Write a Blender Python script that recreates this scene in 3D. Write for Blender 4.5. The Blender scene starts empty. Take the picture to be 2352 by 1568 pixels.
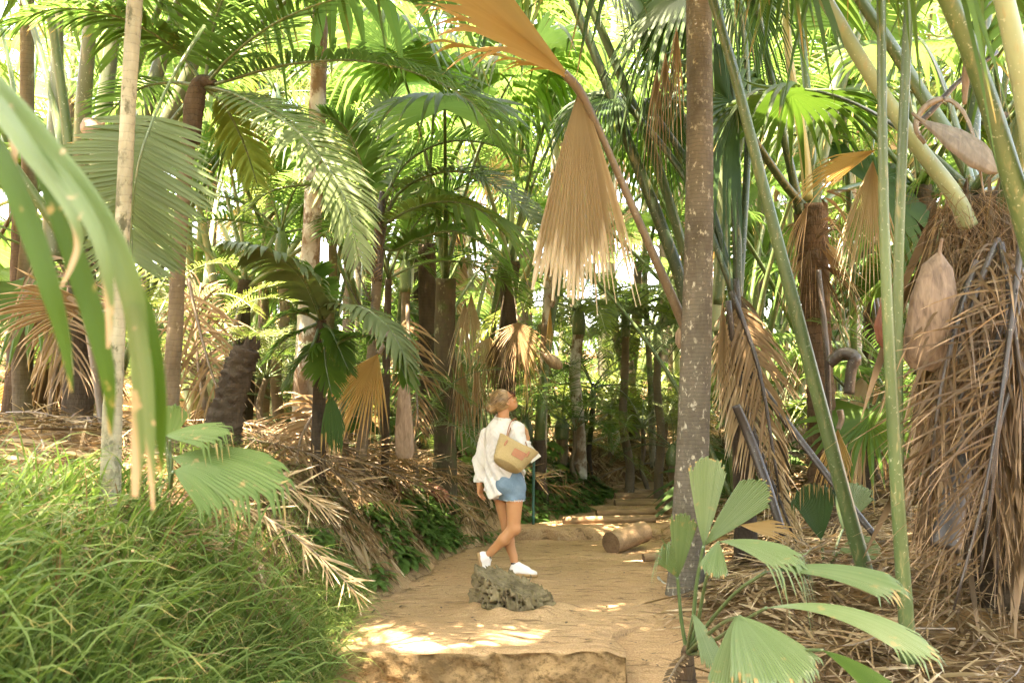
import bpy, math, random
import numpy as np
from mathutils import Vector, Matrix, noise
random.seed(11); rng = np.random.default_rng(11)
sc = bpy.context.scene
COL = sc.collection
rad = math.radians

# ------------------------------------------------------------------ camera geometry
F = 2287.; CX, CY = 1176., 784.
PITCH = math.atan(156. / F)
CAM = np.array([0., 0., 1.5])
FW = np.array([0, math.cos(PITCH), math.sin(PITCH)]); UPV = np.array([0, -math.sin(PITCH), math.cos(PITCH)]); RT = np.array([1., 0, 0])
def P(px, py, d):
    return CAM + d * (FW + RT * (px - CX) / F + UPV * (CY - py) / F)

def ss(a, b, x):
    t = np.clip((np.asarray(x, float) - a) / (b - a), 0, 1)
    return t * t * (3 - 2 * t)

# ------------------------------------------------------------------ terrain
YK = [-60, 6.0, 7.5, 9.0, 10.7, 12.2, 13.0, 14.0, 15.0, 17., 200]
XLK = [-1.25, -1.18, -1.10, -.86, -.50, .10, .85, 1.30, 1.50, 1.8, 1.8]
XRK = [1.15, 1.05, 1.15, 1.45, 1.62, 1.85, 2.05, 2.2, 2.35, 2.4, 2.4]
def xl(y): return np.interp(y, YK, XLK) + .05 * np.sin(y * 2.3) + .03 * np.sin(y * 6.1 + 1)
def xr(y): return np.interp(y, YK, XRK) + .05 * np.sin(y * 2.9 + 2)
ZK = ([-60, 5.9, 7.2, 11.65, 11.75, 12.08, 12.12, 12.68, 12.72, 13.38, 13.42, 13.88, 13.92, 14.33, 14.37, 14.78, 14.82, 15.2, 15.7, 17., 40, 80, 200],
      [-.28, -.27, 0, 0, .08, .08, .12, .11, .155, .145, .215, .20, .265, .25, .30, .29, .34, .40, .76, .95, 2.2, 6., 6.])
def zpath(y): return np.interp(y, *ZK)
def n2(x, y, s, o=0):
    return (np.sin(x * s + 1.3 * np.sin(y * s * .7 + o)) * np.sin(y * s * 1.1 + 1.7 * np.sin(x * s * .6 + 2.1 + o)))
def G(x, y):
    x = np.asarray(x, float); y = np.asarray(y, float)
    z = zpath(y)
    tl = np.maximum(0, xl(y) - x); tr = np.maximum(0, x - xr(y))
    hb = np.interp(y, [-5, 2, 8, 10, 12.5, 14, 16, 20], [1.2, 1.25, 1.2, 1.05, .85, .75, .35, .2])
    zl = hb * (1 - np.exp(-(tl / .66) ** 1.5)) + .11 * np.maximum(0, tl - 1.2)
    zl = np.where(tl > 14, zl + .12 * (tl - 14), zl)
    zr = np.interp(y, [4, 8, 12, 15, 18], [.12, .16, .35, .3, .2]) * (1 - np.exp(-(tr / .7) ** 1.4)) + .05 * np.maximum(0, tr - 1.0)
    off = np.clip(np.maximum(tl, tr) / .5, 0, 1)
    z = z + np.where(tl > 0, zl, 0) + np.where(tr > 0, zr, 0)
    z = z + off * (.035 * n2(x, y, 2.3) + .02 * n2(x, y, 6.1, 1) + .012 * n2(x, y, 13., 2))
    inside = (tl <= 0) & (tr <= 0)
    return np.where(inside & (y < 11.8), z - .03, z)
def g1(x, y): return float(G(x, y))
def on(px, py, dmin=2., dmax=60.):
    """ground point seen at a pixel"""
    prev = None
    for d in np.arange(dmin, dmax, .04):
        q = P(px, py, d)
        if q[2] < g1(q[0], q[1]): return q
    return q
def at_ground(px, d):
    q = P(px, 900, d); q[2] = g1(q[0], q[1]); return q

# ------------------------------------------------------------------ mesh builder
class MB:
    def __init__(s): s.v = []; s.q = []; s.t = []; s.r = []; s.m = []; s.n = 0; s.uv = []
    def add(s, v, q, tip=None, rnd=None, mat=0):
        v = np.asarray(v, float).reshape(-1, 3); q = np.asarray(q, int).reshape(-1, 4)
        n = len(v)
        s.v.append(v); s.q.append(q + s.n); s.n += n
        s.t.append(np.zeros(n) if tip is None else np.broadcast_to(np.asarray(tip, float).ravel(), (n,)) if np.size(tip) in (1, n) else np.zeros(n))
        s.r.append(np.full(n, random.random()) if rnd is None else np.broadcast_to(np.asarray(rnd, float).ravel(), (n,)))
        s.m.append(np.full(len(q), mat, int))
    def arrays(s):
        return np.concatenate(s.v), np.concatenate(s.q), np.concatenate(s.t), np.concatenate(s.r), np.concatenate(s.m)
    def mesh(s, name, mats, org=(0, 0, 0), smooth=True):
        v, q, t, r, m = s.arrays()
        me = bpy.data.meshes.new(name)
        me.vertices.add(len(v)); me.vertices.foreach_set('co', (v - np.asarray(org)).astype(np.float32).ravel())
        me.loops.add(q.size); me.loops.foreach_set('vertex_index', q.astype(np.int32).ravel())
        me.polygons.add(len(q))
        me.polygons.foreach_set('loop_start', np.arange(0, q.size, 4, dtype=np.int32))
        me.polygons.foreach_set('loop_total', np.full(len(q), 4, np.int32))
        if not isinstance(mats, (list, tuple)): mats = [mats]
        for mm in mats: me.materials.append(mm)
        me.polygons.foreach_set('material_index', m.astype(np.int32))
        me.polygons.foreach_set('use_smooth', np.full(len(q), smooth))
        a = me.attributes.new('tip', 'FLOAT', 'POINT'); a.data.foreach_set('value', t.astype(np.float32))
        a = me.attributes.new('rnd', 'FLOAT', 'POINT'); a.data.foreach_set('value', r.astype(np.float32))
        me.update(); me.validate()
        return me
    def build(s, name, mats, parent=None, smooth=True):
        org = ORG.get(parent.name, np.zeros(3)) if parent else np.zeros(3)
        o = bpy.data.objects.new(name, s.mesh(name, mats, org, smooth)); COL.objects.link(o)
        if parent: o.parent = parent
        ORG[o.name] = org
        return o
    def thing(s, name, mats, label, cat, group=None, loc=None, smooth=True):
        loc = np.concatenate(s.v).mean(0) if loc is None else np.asarray(loc, float)
        o = bpy.data.objects.new(name, s.mesh(name, mats, loc, smooth)); COL.objects.link(o)
        o.location = loc; tag(o, label, cat, group); ORG[o.name] = loc
        return o
ORG = {}
def tag(o, label, cat, group=None):
    o['label'] = label; o['category'] = cat
    if group: o['group'] = group
def thing(name, label, cat, loc, group=None):
    o = bpy.data.objects.new(name, None); COL.objects.link(o); o.empty_display_size = .1
    o.location = tuple(float(c) for c in loc); tag(o, label, cat, group); ORG[o.name] = np.asarray(loc, float)
    return o

def unit(v):
    v = np.asarray(v, float); return v / (np.linalg.norm(v, axis=-1, keepdims=True) + 1e-12)
def spline(pts, n):
    pts = np.asarray(pts, float)
    if len(pts) == 2: return pts[0] + (pts[1] - pts[0]) * np.linspace(0, 1, n)[:, None]
    p = np.vstack([2 * pts[0] - pts[1], pts, 2 * pts[-1] - pts[-2]])
    k = np.linspace(0, len(pts) - 1 - 1e-9, n); i = k.astype(int); t = (k - i)[:, None]
    a, b, c, d = p[i], p[i + 1], p[i + 2], p[i + 3]
    return .5 * (2 * b + (c - a) * t + (2 * a - 5 * b + 4 * c - d) * t * t + (3 * b - a - 3 * c + d) * t ** 3)
def frames(c):
    T = np.gradient(c, axis=0); T = unit(T)
    ref = np.array([1., 0, 0]) if abs(T[0][0]) < .8 else np.array([0, 1., 0])
    N = unit(ref - (T @ ref)[:, None] * T); B = np.cross(T, N)
    return T, N, B
def tube(mb, pts, r, n=16, sides=8, tip=None, rnd=None, mat=0, rough=0., flat=1., cap=True, smooth_pts=True, seed=0):
    c = spline(pts, n) if smooth_pts else np.asarray(pts, float); n = len(c)
    r = np.interp(np.linspace(0, 1, n), np.linspace(0, 1, np.size(r)), np.atleast_1d(r)) if np.size(r) != n else np.asarray(r, float)
    T, N, B = frames(c)
    a = np.arange(sides) / sides * 2 * math.pi
    rg = np.random.default_rng(seed)
    rr = r[:, None] * (1 + rough * rg.normal(size=(n, sides)))
    v = c[:, None] + rr[..., None] * (np.cos(a)[None, :, None] * N[:, None] + flat * np.sin(a)[None, :, None] * B[:, None])
    if cap:
        v = np.concatenate([c[0][None, None] + (v[:1] - c[0]) * .02, v, c[-1][None, None] + (v[-1:] - c[-1]) * .02]); n += 2
    i = np.arange(n - 1)[:, None] * sides; j = np.arange(sides)[None]; j2 = (j + 1) % sides
    q = np.stack([i + j, i + j2, i + sides + j2, i + sides + j], -1).reshape(-1, 4)
    tt = None if tip is None else np.repeat(np.interp(np.linspace(0, 1, n), np.linspace(0, 1, np.size(tip)), np.atleast_1d(tip)), sides)
    mb.add(v, q, tt, random.random() if rnd is None else rnd, mat)

def ribbons(mb, base, d, w, L, W, droop=.5, st=5, prof=None, g=(0, 0, -1), tip=(0, 1), rnd=None, mat=0, curl=0., fold=0., twist=0.):
    """N leaf ribbons at once. base,d,w (N,3); L,W,droop (N,)"""
    base = np.asarray(base, float).reshape(-1, 3); N = len(base)
    if N == 0: return
    d = unit(np.broadcast_to(d, (N, 3))); w = np.broadcast_to(w, (N, 3)); w = unit(w - (w * d).sum(-1, keepdims=True) * d)
    L = np.broadcast_to(L, (N,)); W = np.broadcast_to(W, (N,)); droop = np.broadcast_to(droop, (N,))
    s = np.linspace(0, 1, st)
    if prof is None: prof = np.interp(s, [0, .15, .45, .8, 1], [.55, .95, 1, .6, .04])
    else: prof = np.interp(s, np.linspace(0, 1, len(prof)), prof)
    g = np.asarray(g, float)
    # direction turns towards gravity along the blade, length preserved
    dirs = unit(d[:, None] + (droop[:, None] * (s ** 1.3)[None])[..., None] * g)
    seg = dirs * (L / (st - 1))[:, None, None]
    c = base[:, None] + np.concatenate([np.zeros((N, 1, 3)), np.cumsum(seg[:, :-1], 1)], 1)
    ww = w[:, None] - (w[:, None] * dirs).sum(-1, keepdims=True) * dirs; ww = unit(ww)
    nn = np.cross(dirs, ww)
    if np.any(twist):
        tw = np.broadcast_to(twist, (N,))[:, None] * s[None]
        ww = ww * np.cos(tw)[..., None] + nn * np.sin(tw)[..., None]; nn = np.cross(dirs, ww)
    hw = (W[:, None] * prof[None] * .5)[..., None]
    rn = rng.random(N) if rnd is None else np.broadcast_to(rnd, (N,))
    tp = np.broadcast_to(tip[0] + (tip[1] - tip[0]) * s, (N, st))
    if fold:
        cols = [c - ww * hw + nn * hw * fold, c, c + ww * hw + nn * hw * fold]
        k = 3
    else:
        cols = [c - ww * hw, c + ww * hw]; k = 2
    v = np.stack(cols, 2)
    idx = np.arange(N * st * k).reshape(N, st, k)
    q = np.stack([idx[:, :-1, :-1], idx[:, :-1, 1:], idx[:, 1:, 1:], idx[:, 1:, :-1]], -1).reshape(-1, 4)
    mb.add(v, q, np.repeat(tp.ravel(), k), np.repeat(rn, st * k), mat)

# ------------------------------------------------------------------ palm leaves
def feather(mb, pts, ll, n=50, width=.035, droop=.6, lift=.15, ang=(70, 35), st=5, start=.12, rr=(.02, .004), up=(0, 0, 1), fold=0., mat_leaf=0, mat_rachis=1, seed=0, missing=0., jit=.06, g=(0, 0, -1), twist=0., prof=None, rs=6, tipv=(0, 1), sides=(1, -1), bundle=0):
    """pinnate frond along a curve; ll = longest leaflet"""
    rg = np.random.default_rng(seed + 77)
    c = spline(pts, 40)
    if rr: tube(mb, pts, np.linspace(rr[0], rr[1], 12), n=14, sides=rs, mat=mat_rachis, tip=0)
    T = unit(np.gradient(c, axis=0)); up = np.asarray(up, float)
    S = unit(np.cross(T, up)); Nn = np.cross(S, T)
    for sd in sides:
        t = np.clip(start + (1 - start) * (np.arange(n) + .5 + rg.normal(0, .15, n)) / n, 0, 1)
        if missing: t = t[rg.random(n) > missing]
        k = t * 39; i = np.minimum(k.astype(int), 38); f = (k - i)[:, None]
        b = c[i] * (1 - f) + c[i + 1] * f
        Tt, Ss, N_ = T[i], S[i], Nn[i]
        a = np.radians(np.interp(t, [start, 1], ang)) + rg.normal(0, jit, len(t))
        lf = lift + rg.normal(0, jit, len(t))
        d = Ss * sd * np.sin(a)[:, None] + Tt * np.cos(a)[:, None] + N_ * lf[:, None]
        L = ll * np.interp(t, [start, start + .12, .45, .8, 1], [.55, .85, 1, .78, .4]) * (1 + rg.normal(0, .05, len(t)))
        dr = droop * (1 + rg.normal(0, .15, len(t)))
        tw = twist * rg.normal(0, 1, len(t)) if twist else 0.
        ribbons(mb, b, d, Tt * sd, L, width * np.interp(t, [0, .4, 1], [.9, 1, .6]), dr, st=st, fold=fold, mat=mat_leaf, rnd=rg.random(len(t)), g=g, twist=tw, prof=prof, tip=tipv)

def fan_local(R=1., n=40, half=2.3, m=7, split=.6, costa=.25, pleat=.35, cup=.1, seed=0, ragged=.06, side_len=.75, tatter=0., spread_fold=0., lobe=0., bulge=0., blunt=.03):
    """pleated fan blade: hub at 0, costa along +Y, normal +Z. returns v (n,m,4,3), s, u"""
    rg = np.random.default_rng(seed + 5)
    a = np.linspace(-1, 1, n + 1); b_ang = a * half
    O = np.stack([0 * a, costa * R * (1 - np.abs(a) ** 1.2), 0 * a], -1)
    U = np.stack([np.sin(b_ang), np.cos(b_ang), 0 * a], -1)
    am = (a[1:] + a[:-1]) / 2
    L = R * (1 - (1 - side_len) * np.abs(am) ** 1.5) * (1 + rg.normal(0, ragged, n)) - costa * R * (1 - np.abs(am)) * .6
    if lobe: L = L * (1 - lobe * np.exp(-(am / .12) ** 2))
    sp = np.clip(split + rg.normal(0, min(.05, .35 * (1 - split)), n) - tatter * rg.random(n), .15, .985)
    s = np.linspace(0, 1, m) ** .9
    if split > .9: s = np.append(np.linspace(0, split - .02, m - 3), [split + (1 - split) * .25, split + (1 - split) * .65, 1.])
    C0 = (O[:-1] + O[1:]) / 2; CU = unit(U[:-1] + U[1:])
    ctr = C0[:, None] + CU[:, None] * (L[:, None] * s[None])[..., None]
    hwv = ((O[1:] - O[:-1]) / 2)[:, None] + ((U[1:] - U[:-1]) / 2)[:, None] * (L[:, None] * s[None])[..., None]
    hsp = ((O[1:] - O[:-1]) / 2) + ((U[1:] - U[:-1]) / 2) * (L * sp)[:, None]
    x = np.clip((s[None] - sp[:, None]) / (1 - sp[:, None]), 0, 1)
    tap = np.where(s[None] > sp[:, None], 1, 0)[..., None]
    hw = hwv * (1 - tap) + hsp[:, None] * np.maximum(blunt, (1 - x ** 1.6))[..., None] * tap
    wl = np.linalg.norm(hw, axis=-1)
    z = np.array([0, 0, 1.])
    lo = ctr - hw - z * (pleat * wl)[..., None]; hi = ctr + z * (pleat * wl)[..., None]; ro = ctr + hw - z * (pleat * wl)[..., None]
    v = np.stack([lo, hi, hi, ro], 2)
    if bulge: v[..., 0] *= (1 + bulge * (1 - s) ** 1.5)[None, :, None]
    v[..., 2] += cup * (v[..., 0] ** 2) / R
    return v, np.broadcast_to(s, (n, m)), x, rg.random(n)
def fan_add(mb, base, direc, normal, R=1., droop=.3, finger=.35, g=(0, 0, -1), mat=0, curlback=0., seed=0, tipv=1., **kw):
    v, s, x, rn = fan_local(R=R, seed=seed, **kw)
    n, m = s.shape
    y = unit(direc); zn = np.asarray(normal, float); zn = unit(zn - zn.dot(y) * y); xx = np.cross(y, zn)
    w = v[..., 0:1] * xx + v[..., 1:2] * y + v[..., 2:3] * zn
    rg = np.random.default_rng(seed + 9)
    dist = np.linalg.norm(w, axis=-1, keepdims=True) / R
    gg = np.asarray(g, float)
    w = w + gg * R * droop * dist ** 2
    fx = (x * (s - .5).clip(0))[..., None, None] * (1 + .5 * rg.normal(size=(n, 1, 1, 1)))
    w = w + gg * R * finger * fx + curlback * zn * R * x[..., None, None] ** 2 * rg.normal(size=(n, 1, 1, 1))
    w = w + np.asarray(base, float)
    idx = np.arange(n * m * 4).reshape(n, m, 4)
    qs = []
    for k in (0, 2):
        qs.append(np.stack([idx[:, :-1, k], idx[:, :-1, k + 1], idx[:, 1:, k + 1], idx[:, 1:, k]], -1).reshape(-1, 4))
    mb.add(w, np.concatenate(qs), np.repeat((s * tipv).ravel(), 4), np.repeat(rn, m * 4), mat)

# ------------------------------------------------------------------ materials
def new_mat(name):
    m = bpy.data.materials.new(name); m.use_nodes = True
    nt = m.node_tree
    for n in list(nt.nodes): nt.nodes.remove(n)
    return m, nt, nt.nodes, nt.links
def N(nt, typ, **kw):
    n = nt.nodes.new(typ)
    for k, v in kw.items():
        if k in n.inputs: n.inputs[k].default_value = v
        else: setattr(n, k, v)
    return n
def rgb(c): return (c[0], c[1], c[2], 1)
def mixc(nt, fac, a, b, blend='MIX'):
    n = nt.nodes.new('ShaderNodeMix'); n.data_type = 'RGBA'; n.blend_type = blend
    for i, v in ((0, fac), (6, a), (7, b)):
        if hasattr(v, 'is_linked') or isinstance(v, bpy.types.NodeSocket): nt.links.new(v, n.inputs[i])
        else: n.inputs[i].default_value = v if i == 0 else rgb(v)
    return n.outputs[2]
def ramp(nt, fac, stops):
    r = nt.nodes.new('ShaderNodeValToRGB'); nt.links.new(fac, r.inputs[0])
    e = r.color_ramp.elements
    while len(e) < len(stops): e.new(.5)
    for el, (p, c) in zip(e, stops):
        el.position = p; el.color = rgb(c) if np.size(c) > 1 else (c, c, c, 1)
    return r.outputs[0]
def math_(nt, op, a, b=None):
    n = nt.nodes.new('ShaderNodeMath'); n.operation = op
    for i, v in enumerate((a, b)):
        if v is None: continue
        if isinstance(v, bpy.types.NodeSocket): nt.links.new(v, n.inputs[i])
        else: n.inputs[i].default_value = v
    return n.outputs[0]
def noise_(nt, scale, detail=4, rough=.55, vec=None, dist=0):
    n = nt.nodes.new('ShaderNodeTexNoise'); n.inputs['Scale'].default_value = scale; n.inputs['Detail'].default_value = detail
    n.inputs['Roughness'].default_value = rough; n.inputs['Distortion'].default_value = dist
    if vec is not None: nt.links.new(vec, n.inputs['Vector'])
    return n.outputs['Fac']
def coords(nt, scale=(1, 1, 1), kind='Object'):
    t = nt.nodes.new('ShaderNodeTexCoord'); mp = nt.nodes.new('ShaderNodeMapping'); mp.inputs['Scale'].default_value = scale
    nt.links.new(t.outputs[kind], mp.inputs[0]); return mp.outputs[0]
def bump(nt, h, strength=.5, dist=.02):
    b = nt.nodes.new('ShaderNodeBump'); b.inputs['Strength'].default_value = strength; b.inputs['Distance'].default_value = dist
    nt.links.new(h, b.inputs['Height']); return b.outputs[0]
def attr(nt, name):
    a = nt.nodes.new('ShaderNodeAttribute'); a.attribute_name = name; return a.outputs['Fac']
def out(nt, sh):
    o = nt.nodes.new('ShaderNodeOutputMaterial'); nt.links.new(sh, o.inputs['Surface'])
def princ(nt, col, rough=.6, spec=.3, nrm=None, **kw):
    p = nt.nodes.new('ShaderNodeBsdfPrincipled')
    if isinstance(col, bpy.types.NodeSocket): nt.links.new(col, p.inputs['Base Color'])
    else: p.inputs['Base Color'].default_value = rgb(col)
    if isinstance(rough, bpy.types.NodeSocket): nt.links.new(rough, p.inputs['Roughness'])
    else: p.inputs['Roughness'].default_value = rough
    p.inputs['Specular IOR Level'].default_value = spec
    if nrm is not None: nt.links.new(nrm, p.inputs['Normal'])
    for k, v in kw.items(): p.inputs[k].default_value = v
    return p.outputs[0]

def leaf_mat(name, a, b, tr, tipc=(.30, .20, .07), tip0=.86, rough=.48, spec=.2, tmix=.42, spots=0., objvar=.35, streak=0., huevar=1.):
    m, nt, nd, lk = new_mat(name)
    r = attr(nt, 'rnd'); t = attr(nt, 'tip')
    oi = nt.nodes.new('ShaderNodeObjectInfo')
    nz = noise_(nt, 3.5, 3, vec=coords(nt))
    f = math_(nt, 'ADD', math_(nt, 'MULTIPLY', r, .5), math_(nt, 'MULTIPLY', nz, .5))
    col = mixc(nt, f, a, b)
    hs = nt.nodes.new('ShaderNodeHueSaturation'); lk.new(col, hs.inputs['Color'])
    lk.new(math_(nt, 'ADD', 1 - objvar / 2, math_(nt, 'MULTIPLY', oi.outputs['Random'], objvar)), hs.inputs['Value'])
    lk.new(math_(nt, 'ADD', .5 + .01 * objvar * huevar, math_(nt, 'MULTIPLY', oi.outputs['Random'], -.07 * objvar * huevar)), hs.inputs['Hue'])
    col = hs.outputs[0]
    tf = math_(nt, 'ADD', t, math_(nt, 'MULTIPLY', math_(nt, 'SUBTRACT', r, .6), .16))
    tipf = ramp(nt, tf, [(tip0, 0), (min(1, tip0 + .08), 1)])
    col = mixc(nt, tipf, col, tipc)
    tcol = mixc(nt, tipf, tr, tuple(min(1, c * 1.6) for c in tipc))
    if spots:
        sp = ramp(nt, noise_(nt, 14, 4, .6, vec=coords(nt)), [(.62, 0), (.68, 1)])
        spf = math_(nt, 'MULTIPLY', sp, spots)
        col = mixc(nt, spf, col, tipc); tcol = mixc(nt, spf, tcol, tipc)
    if streak:
        w_ = math_(nt, 'SINE', math_(nt, 'MULTIPLY', r, 95.)); nb = noise_(nt, 22, 3, .6, vec=coords(nt))
        col = mixc(nt, math_(nt, 'MULTIPLY', ramp(nt, w_, [(0, 0), (1, 1)]), streak), col, tuple(c * .55 for c in a))
        brown = ramp(nt, nb, [(.64, 0), (.70, .8)]); col = mixc(nt, brown, col, tipc)
    rg_ = math_(nt, 'ADD', rough - .08, math_(nt, 'MULTIPLY', nz, .2))
    p = princ(nt, col, rg_, spec)
    tl = nt.nodes.new('ShaderNodeBsdfTranslucent'); lk.new(tcol, tl.inputs[0])
    mx = nt.nodes.new('ShaderNodeMixShader'); mx.inputs[0].default_value = tmix
    lk.new(p, mx.inputs[1]); lk.new(tl.outputs[0], mx.inputs[2]); out(nt, mx.outputs[0])
    return m

def bark_mat(name, a, b, ring=0., ringscale=14, blotch=None, blotch_amt=.5, bscale=9, bumpd=.01, moss=None, rough=.85):
    m, nt, nd, lk = new_mat(name)
    v = coords(nt)
    n1 = noise_(nt, 6, 5, .65, vec=coords(nt, (1, 1, .35)))
    n3 = noise_(nt, 40, 4, .6, vec=coords(nt, (1, 1, .25)))
    col = mixc(nt, ramp(nt, n1, [(.3, 0), (.7, 1)]), a, b)
    h = n3
    if ring:
        w = nt.nodes.new('ShaderNodeTexWave'); w.bands_direction = 'Z'; w.wave_type = 'BANDS'; w.wave_profile = 'SAW'
        w.inputs['Scale'].default_value = ringscale / 6.28; w.inputs['Distortion'].default_value = 2.4; w.inputs['Detail'].default_value = 3; w.inputs['Detail Scale'].default_value = 2.2
        lk.new(v, w.inputs['Vector'])
        rr = ramp(nt, w.outputs['Fac'], [(0, .25), (.12, .9), (1, 1)])
        col = mixc(nt, ring, col, rr, 'MULTIPLY')
        h = math_(nt, 'ADD', n3, math_(nt, 'MULTIPLY', w.outputs['Fac'], 1.2))
    if blotch:
        bl = ramp(nt, noise_(nt, bscale, 6, .7, vec=coords(nt, (1, 1, .6))), [(1 - blotch_amt - .04, 0), (1 - blotch_amt + .04, 1)])
        bl = math_(nt, 'MULTIPLY', bl, ramp(nt, noise_(nt, 2.6, 4, .6, vec=coords(nt, (1, 1, .8))), [(.36, .1), (.56, 1)]))
        col = mixc(nt, ramp(nt, noise_(nt, 1.7, 5, .7, vec=coords(nt, (1, 1, .5))), [(.5, 0), (.68, .65)]), col, tuple(c * .45 for c in a))
        col = mixc(nt, bl, col, blotch)
    if moss:
        ml = ramp(nt, noise_(nt, 5, 4, .6, vec=v), [(.5, 0), (.7, 1)])
        col = mixc(nt, ml, col, moss)
    out(nt, princ(nt, col, rough, .2, bump(nt, h, .9, bumpd)))
    return m

def stalk_mat(name, a, b, streak=(.25, .22, .1)):
    m, nt, nd, lk = new_mat(name)
    n1 = noise_(nt, 3, 4, .6, vec=coords(nt, (1, 1, .3)))
    sp = ramp(nt, noise_(nt, 30, 3, .6, vec=coords(nt, (1, 1, .2))), [(.56, 0), (.7, 1)])
    col = mixc(nt, ramp(nt, n1, [(.3, 0), (.7, 1)]), a, b)
    col = mixc(nt, math_(nt, 'MULTIPLY', sp, .7), col, streak)
    col = mixc(nt, ramp(nt, noise_(nt, 1.3, 4, .6, vec=coords(nt, (1, 1, .5))), [(.42, 0), (.7, .55)]), col, tuple(c * .45 for c in a))
    col = mixc(nt, ramp(nt, noise_(nt, 60, 2, .5, vec=coords(nt)), [(.66, 0), (.7, .35)]), col, (.55, .56, .42))
    out(nt, princ(nt, col, math_(nt, 'ADD', .26, math_(nt, 'MULTIPLY', n1, .25)), .5, bump(nt, math_(nt, 'ADD', n1, math_(nt, 'MULTIPLY', sp, .3)), .3, .008)))
    return m

M = {}
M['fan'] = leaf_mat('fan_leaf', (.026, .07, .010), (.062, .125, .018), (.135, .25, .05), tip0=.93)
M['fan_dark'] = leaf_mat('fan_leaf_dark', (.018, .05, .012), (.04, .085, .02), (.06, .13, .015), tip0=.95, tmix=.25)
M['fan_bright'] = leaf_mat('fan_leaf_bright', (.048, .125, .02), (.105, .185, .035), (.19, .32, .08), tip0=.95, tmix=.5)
M['fan_pale'] = leaf_mat('fan_leaf_pale', (.075, .125, .04), (.145, .195, .085), (.12, .21, .03), tip0=.985, tmix=.22, spots=0.5, objvar=.2, rough=.36, spec=.4)
M['feather'] = leaf_mat('feather_leaf', (.024, .074, .010), (.058, .13, .018), (.13, .25, .05), tip0=.93)
M['feather_yellow'] = leaf_mat('feather_leaf_yellow', (.085, .15, .018), (.165, .21, .03), (.23, .31, .075), tip0=.9)
M['feather_grey'] = leaf_mat('feather_leaf_grey', (.085, .13, .05), (.14, .185, .085), (.12, .20, .035), tip0=.95, tmix=.25)
M['dead'] = leaf_mat('dead_leaf', (.12, .074, .032), (.31, .205, .10), (.27, .165, .055), tipc=(.44, .33, .20), tip0=.8, rough=.6, spec=.25, tmix=.2, objvar=.5, huevar=0)
M['dead_tan'] = leaf_mat('dead_leaf_tan', (.26, .185, .098), (.43, .325, .19), (.42, .295, .13), tipc=(.54, .44, .30), tip0=.75, rough=.55, spec=.3, tmix=.3, objvar=.3, huevar=0)
M['dead_gold'] = leaf_mat('dead_leaf_gold', (.34, .22, .085), (.48, .33, .14), (.60, .39, .12), tipc=(.44, .29, .13), tip0=.8, rough=.5, spec=.3, tmix=.4, objvar=.3, huevar=0)
M['dead_dark'] = leaf_mat('dead_leaf_dark', (.05, .032, .016), (.16, .10, .046), (.11, .062, .02), tipc=(.28, .19, .11), tip0=.7, rough=.6, spec=.3, tmix=.15, objvar=.5, huevar=0)
M['grass'] = leaf_mat('grass_blade', (.048, .115, .022), (.19, .25, .08), (.15, .28, .045), tipc=(.36, .28, .11), tip0=.9, tmix=.35, rough=.45)
M['fern'] = leaf_mat('fern_leaf', (.04, .10, .02), (.09, .18, .04), (.12, .24, .03), tip0=1.3, tmix=.3)
M['strap'] = leaf_mat('strap_leaf', (.03, .09, .03), (.06, .13, .05), (.10, .2, .04), tip0=.97, tmix=.25, spec=.6)
M['bank_leaf'] = leaf_mat('bank_leaf', (.06, .115, .03), (.12, .18, .06), (.13, .24, .03), tip0=.985, tmix=.3, spots=.8, objvar=.2, tipc=(.30, .22, .09))
M['front'] = leaf_mat('front_leaf', (.07, .125, .045), (.14, .195, .095), (.11, .21, .03), tipc=(.42, .30, .19), tip0=.76, tmix=.25, rough=.38, objvar=.1, streak=.5)
M['front_green'] = leaf_mat('front_leaf_green', (.03, .075, .01), (.05, .11, .014), (.07, .15, .012), tipc=(.45, .30, .12), tip0=.97, tmix=.35, objvar=.1, streak=.6)
M['stalk'] = stalk_mat('green_stalk', (.045, .08, .025), (.10, .15, .055))
M['stalk_pale'] = stalk_mat('pale_stalk', (.16, .21, .10), (.30, .34, .19), (.30, .25, .12))
M['stalk_dark'] = stalk_mat('dark_stalk', (.018, .038, .014), (.045, .075, .025))
M['stalk_olive'] = stalk_mat('olive_stalk', (.05, .065, .028), (.11, .125, .06), (.15, .11, .06))
M['stalk_dead'] = stalk_mat('dead_stalk', (.11, .078, .048), (.25, .185, .12), (.07, .05, .03))
M['stalk_black'] = stalk_mat('blackened_stalk', (.025, .02, .016), (.06, .045, .035), (.12, .09, .06))
M['stalk_orange'] = stalk_mat('orange_stalk', (.22, .24, .08), (.42, .28, .12))
M['bark'] = bark_mat('ringed_bark', (.118, .104, .08), (.205, .185, .145), ring=.75, ringscale=62, blotch=(.58, .56, .44), blotch_amt=.40, bscale=22, bumpd=.012)
M['bark_pale'] = bark_mat('pale_bark', (.21, .195, .13), (.40, .38, .28), ring=.35, ringscale=40, blotch=(.07, .075, .045), blotch_amt=.46, bscale=11)
M['bark_white'] = bark_mat('white_blotched_bark', (.15, .10, .06), (.24, .17, .11), ring=.3, ringscale=30, blotch=(.55, .53, .46), blotch_amt=.52, bscale=6)
M['bark_dark'] = bark_mat('dark_bark', (.045, .036, .027), (.11, .085, .06), ring=.6, ringscale=50, bumpd=.02)
M['bark_lichen'] = bark_mat('lichen_bark', (.05, .04, .025), (.10, .08, .045), ring=.2, ringscale=30, blotch=(.24, .26, .16), blotch_amt=.38, bscale=12, moss=(.05, .07, .02))
M['bark_fibre'] = bark_mat('fibrous_bark', (.06, .04, .025), (.17, .115, .07), ring=.9, ringscale=24, bumpd=.03)
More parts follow.
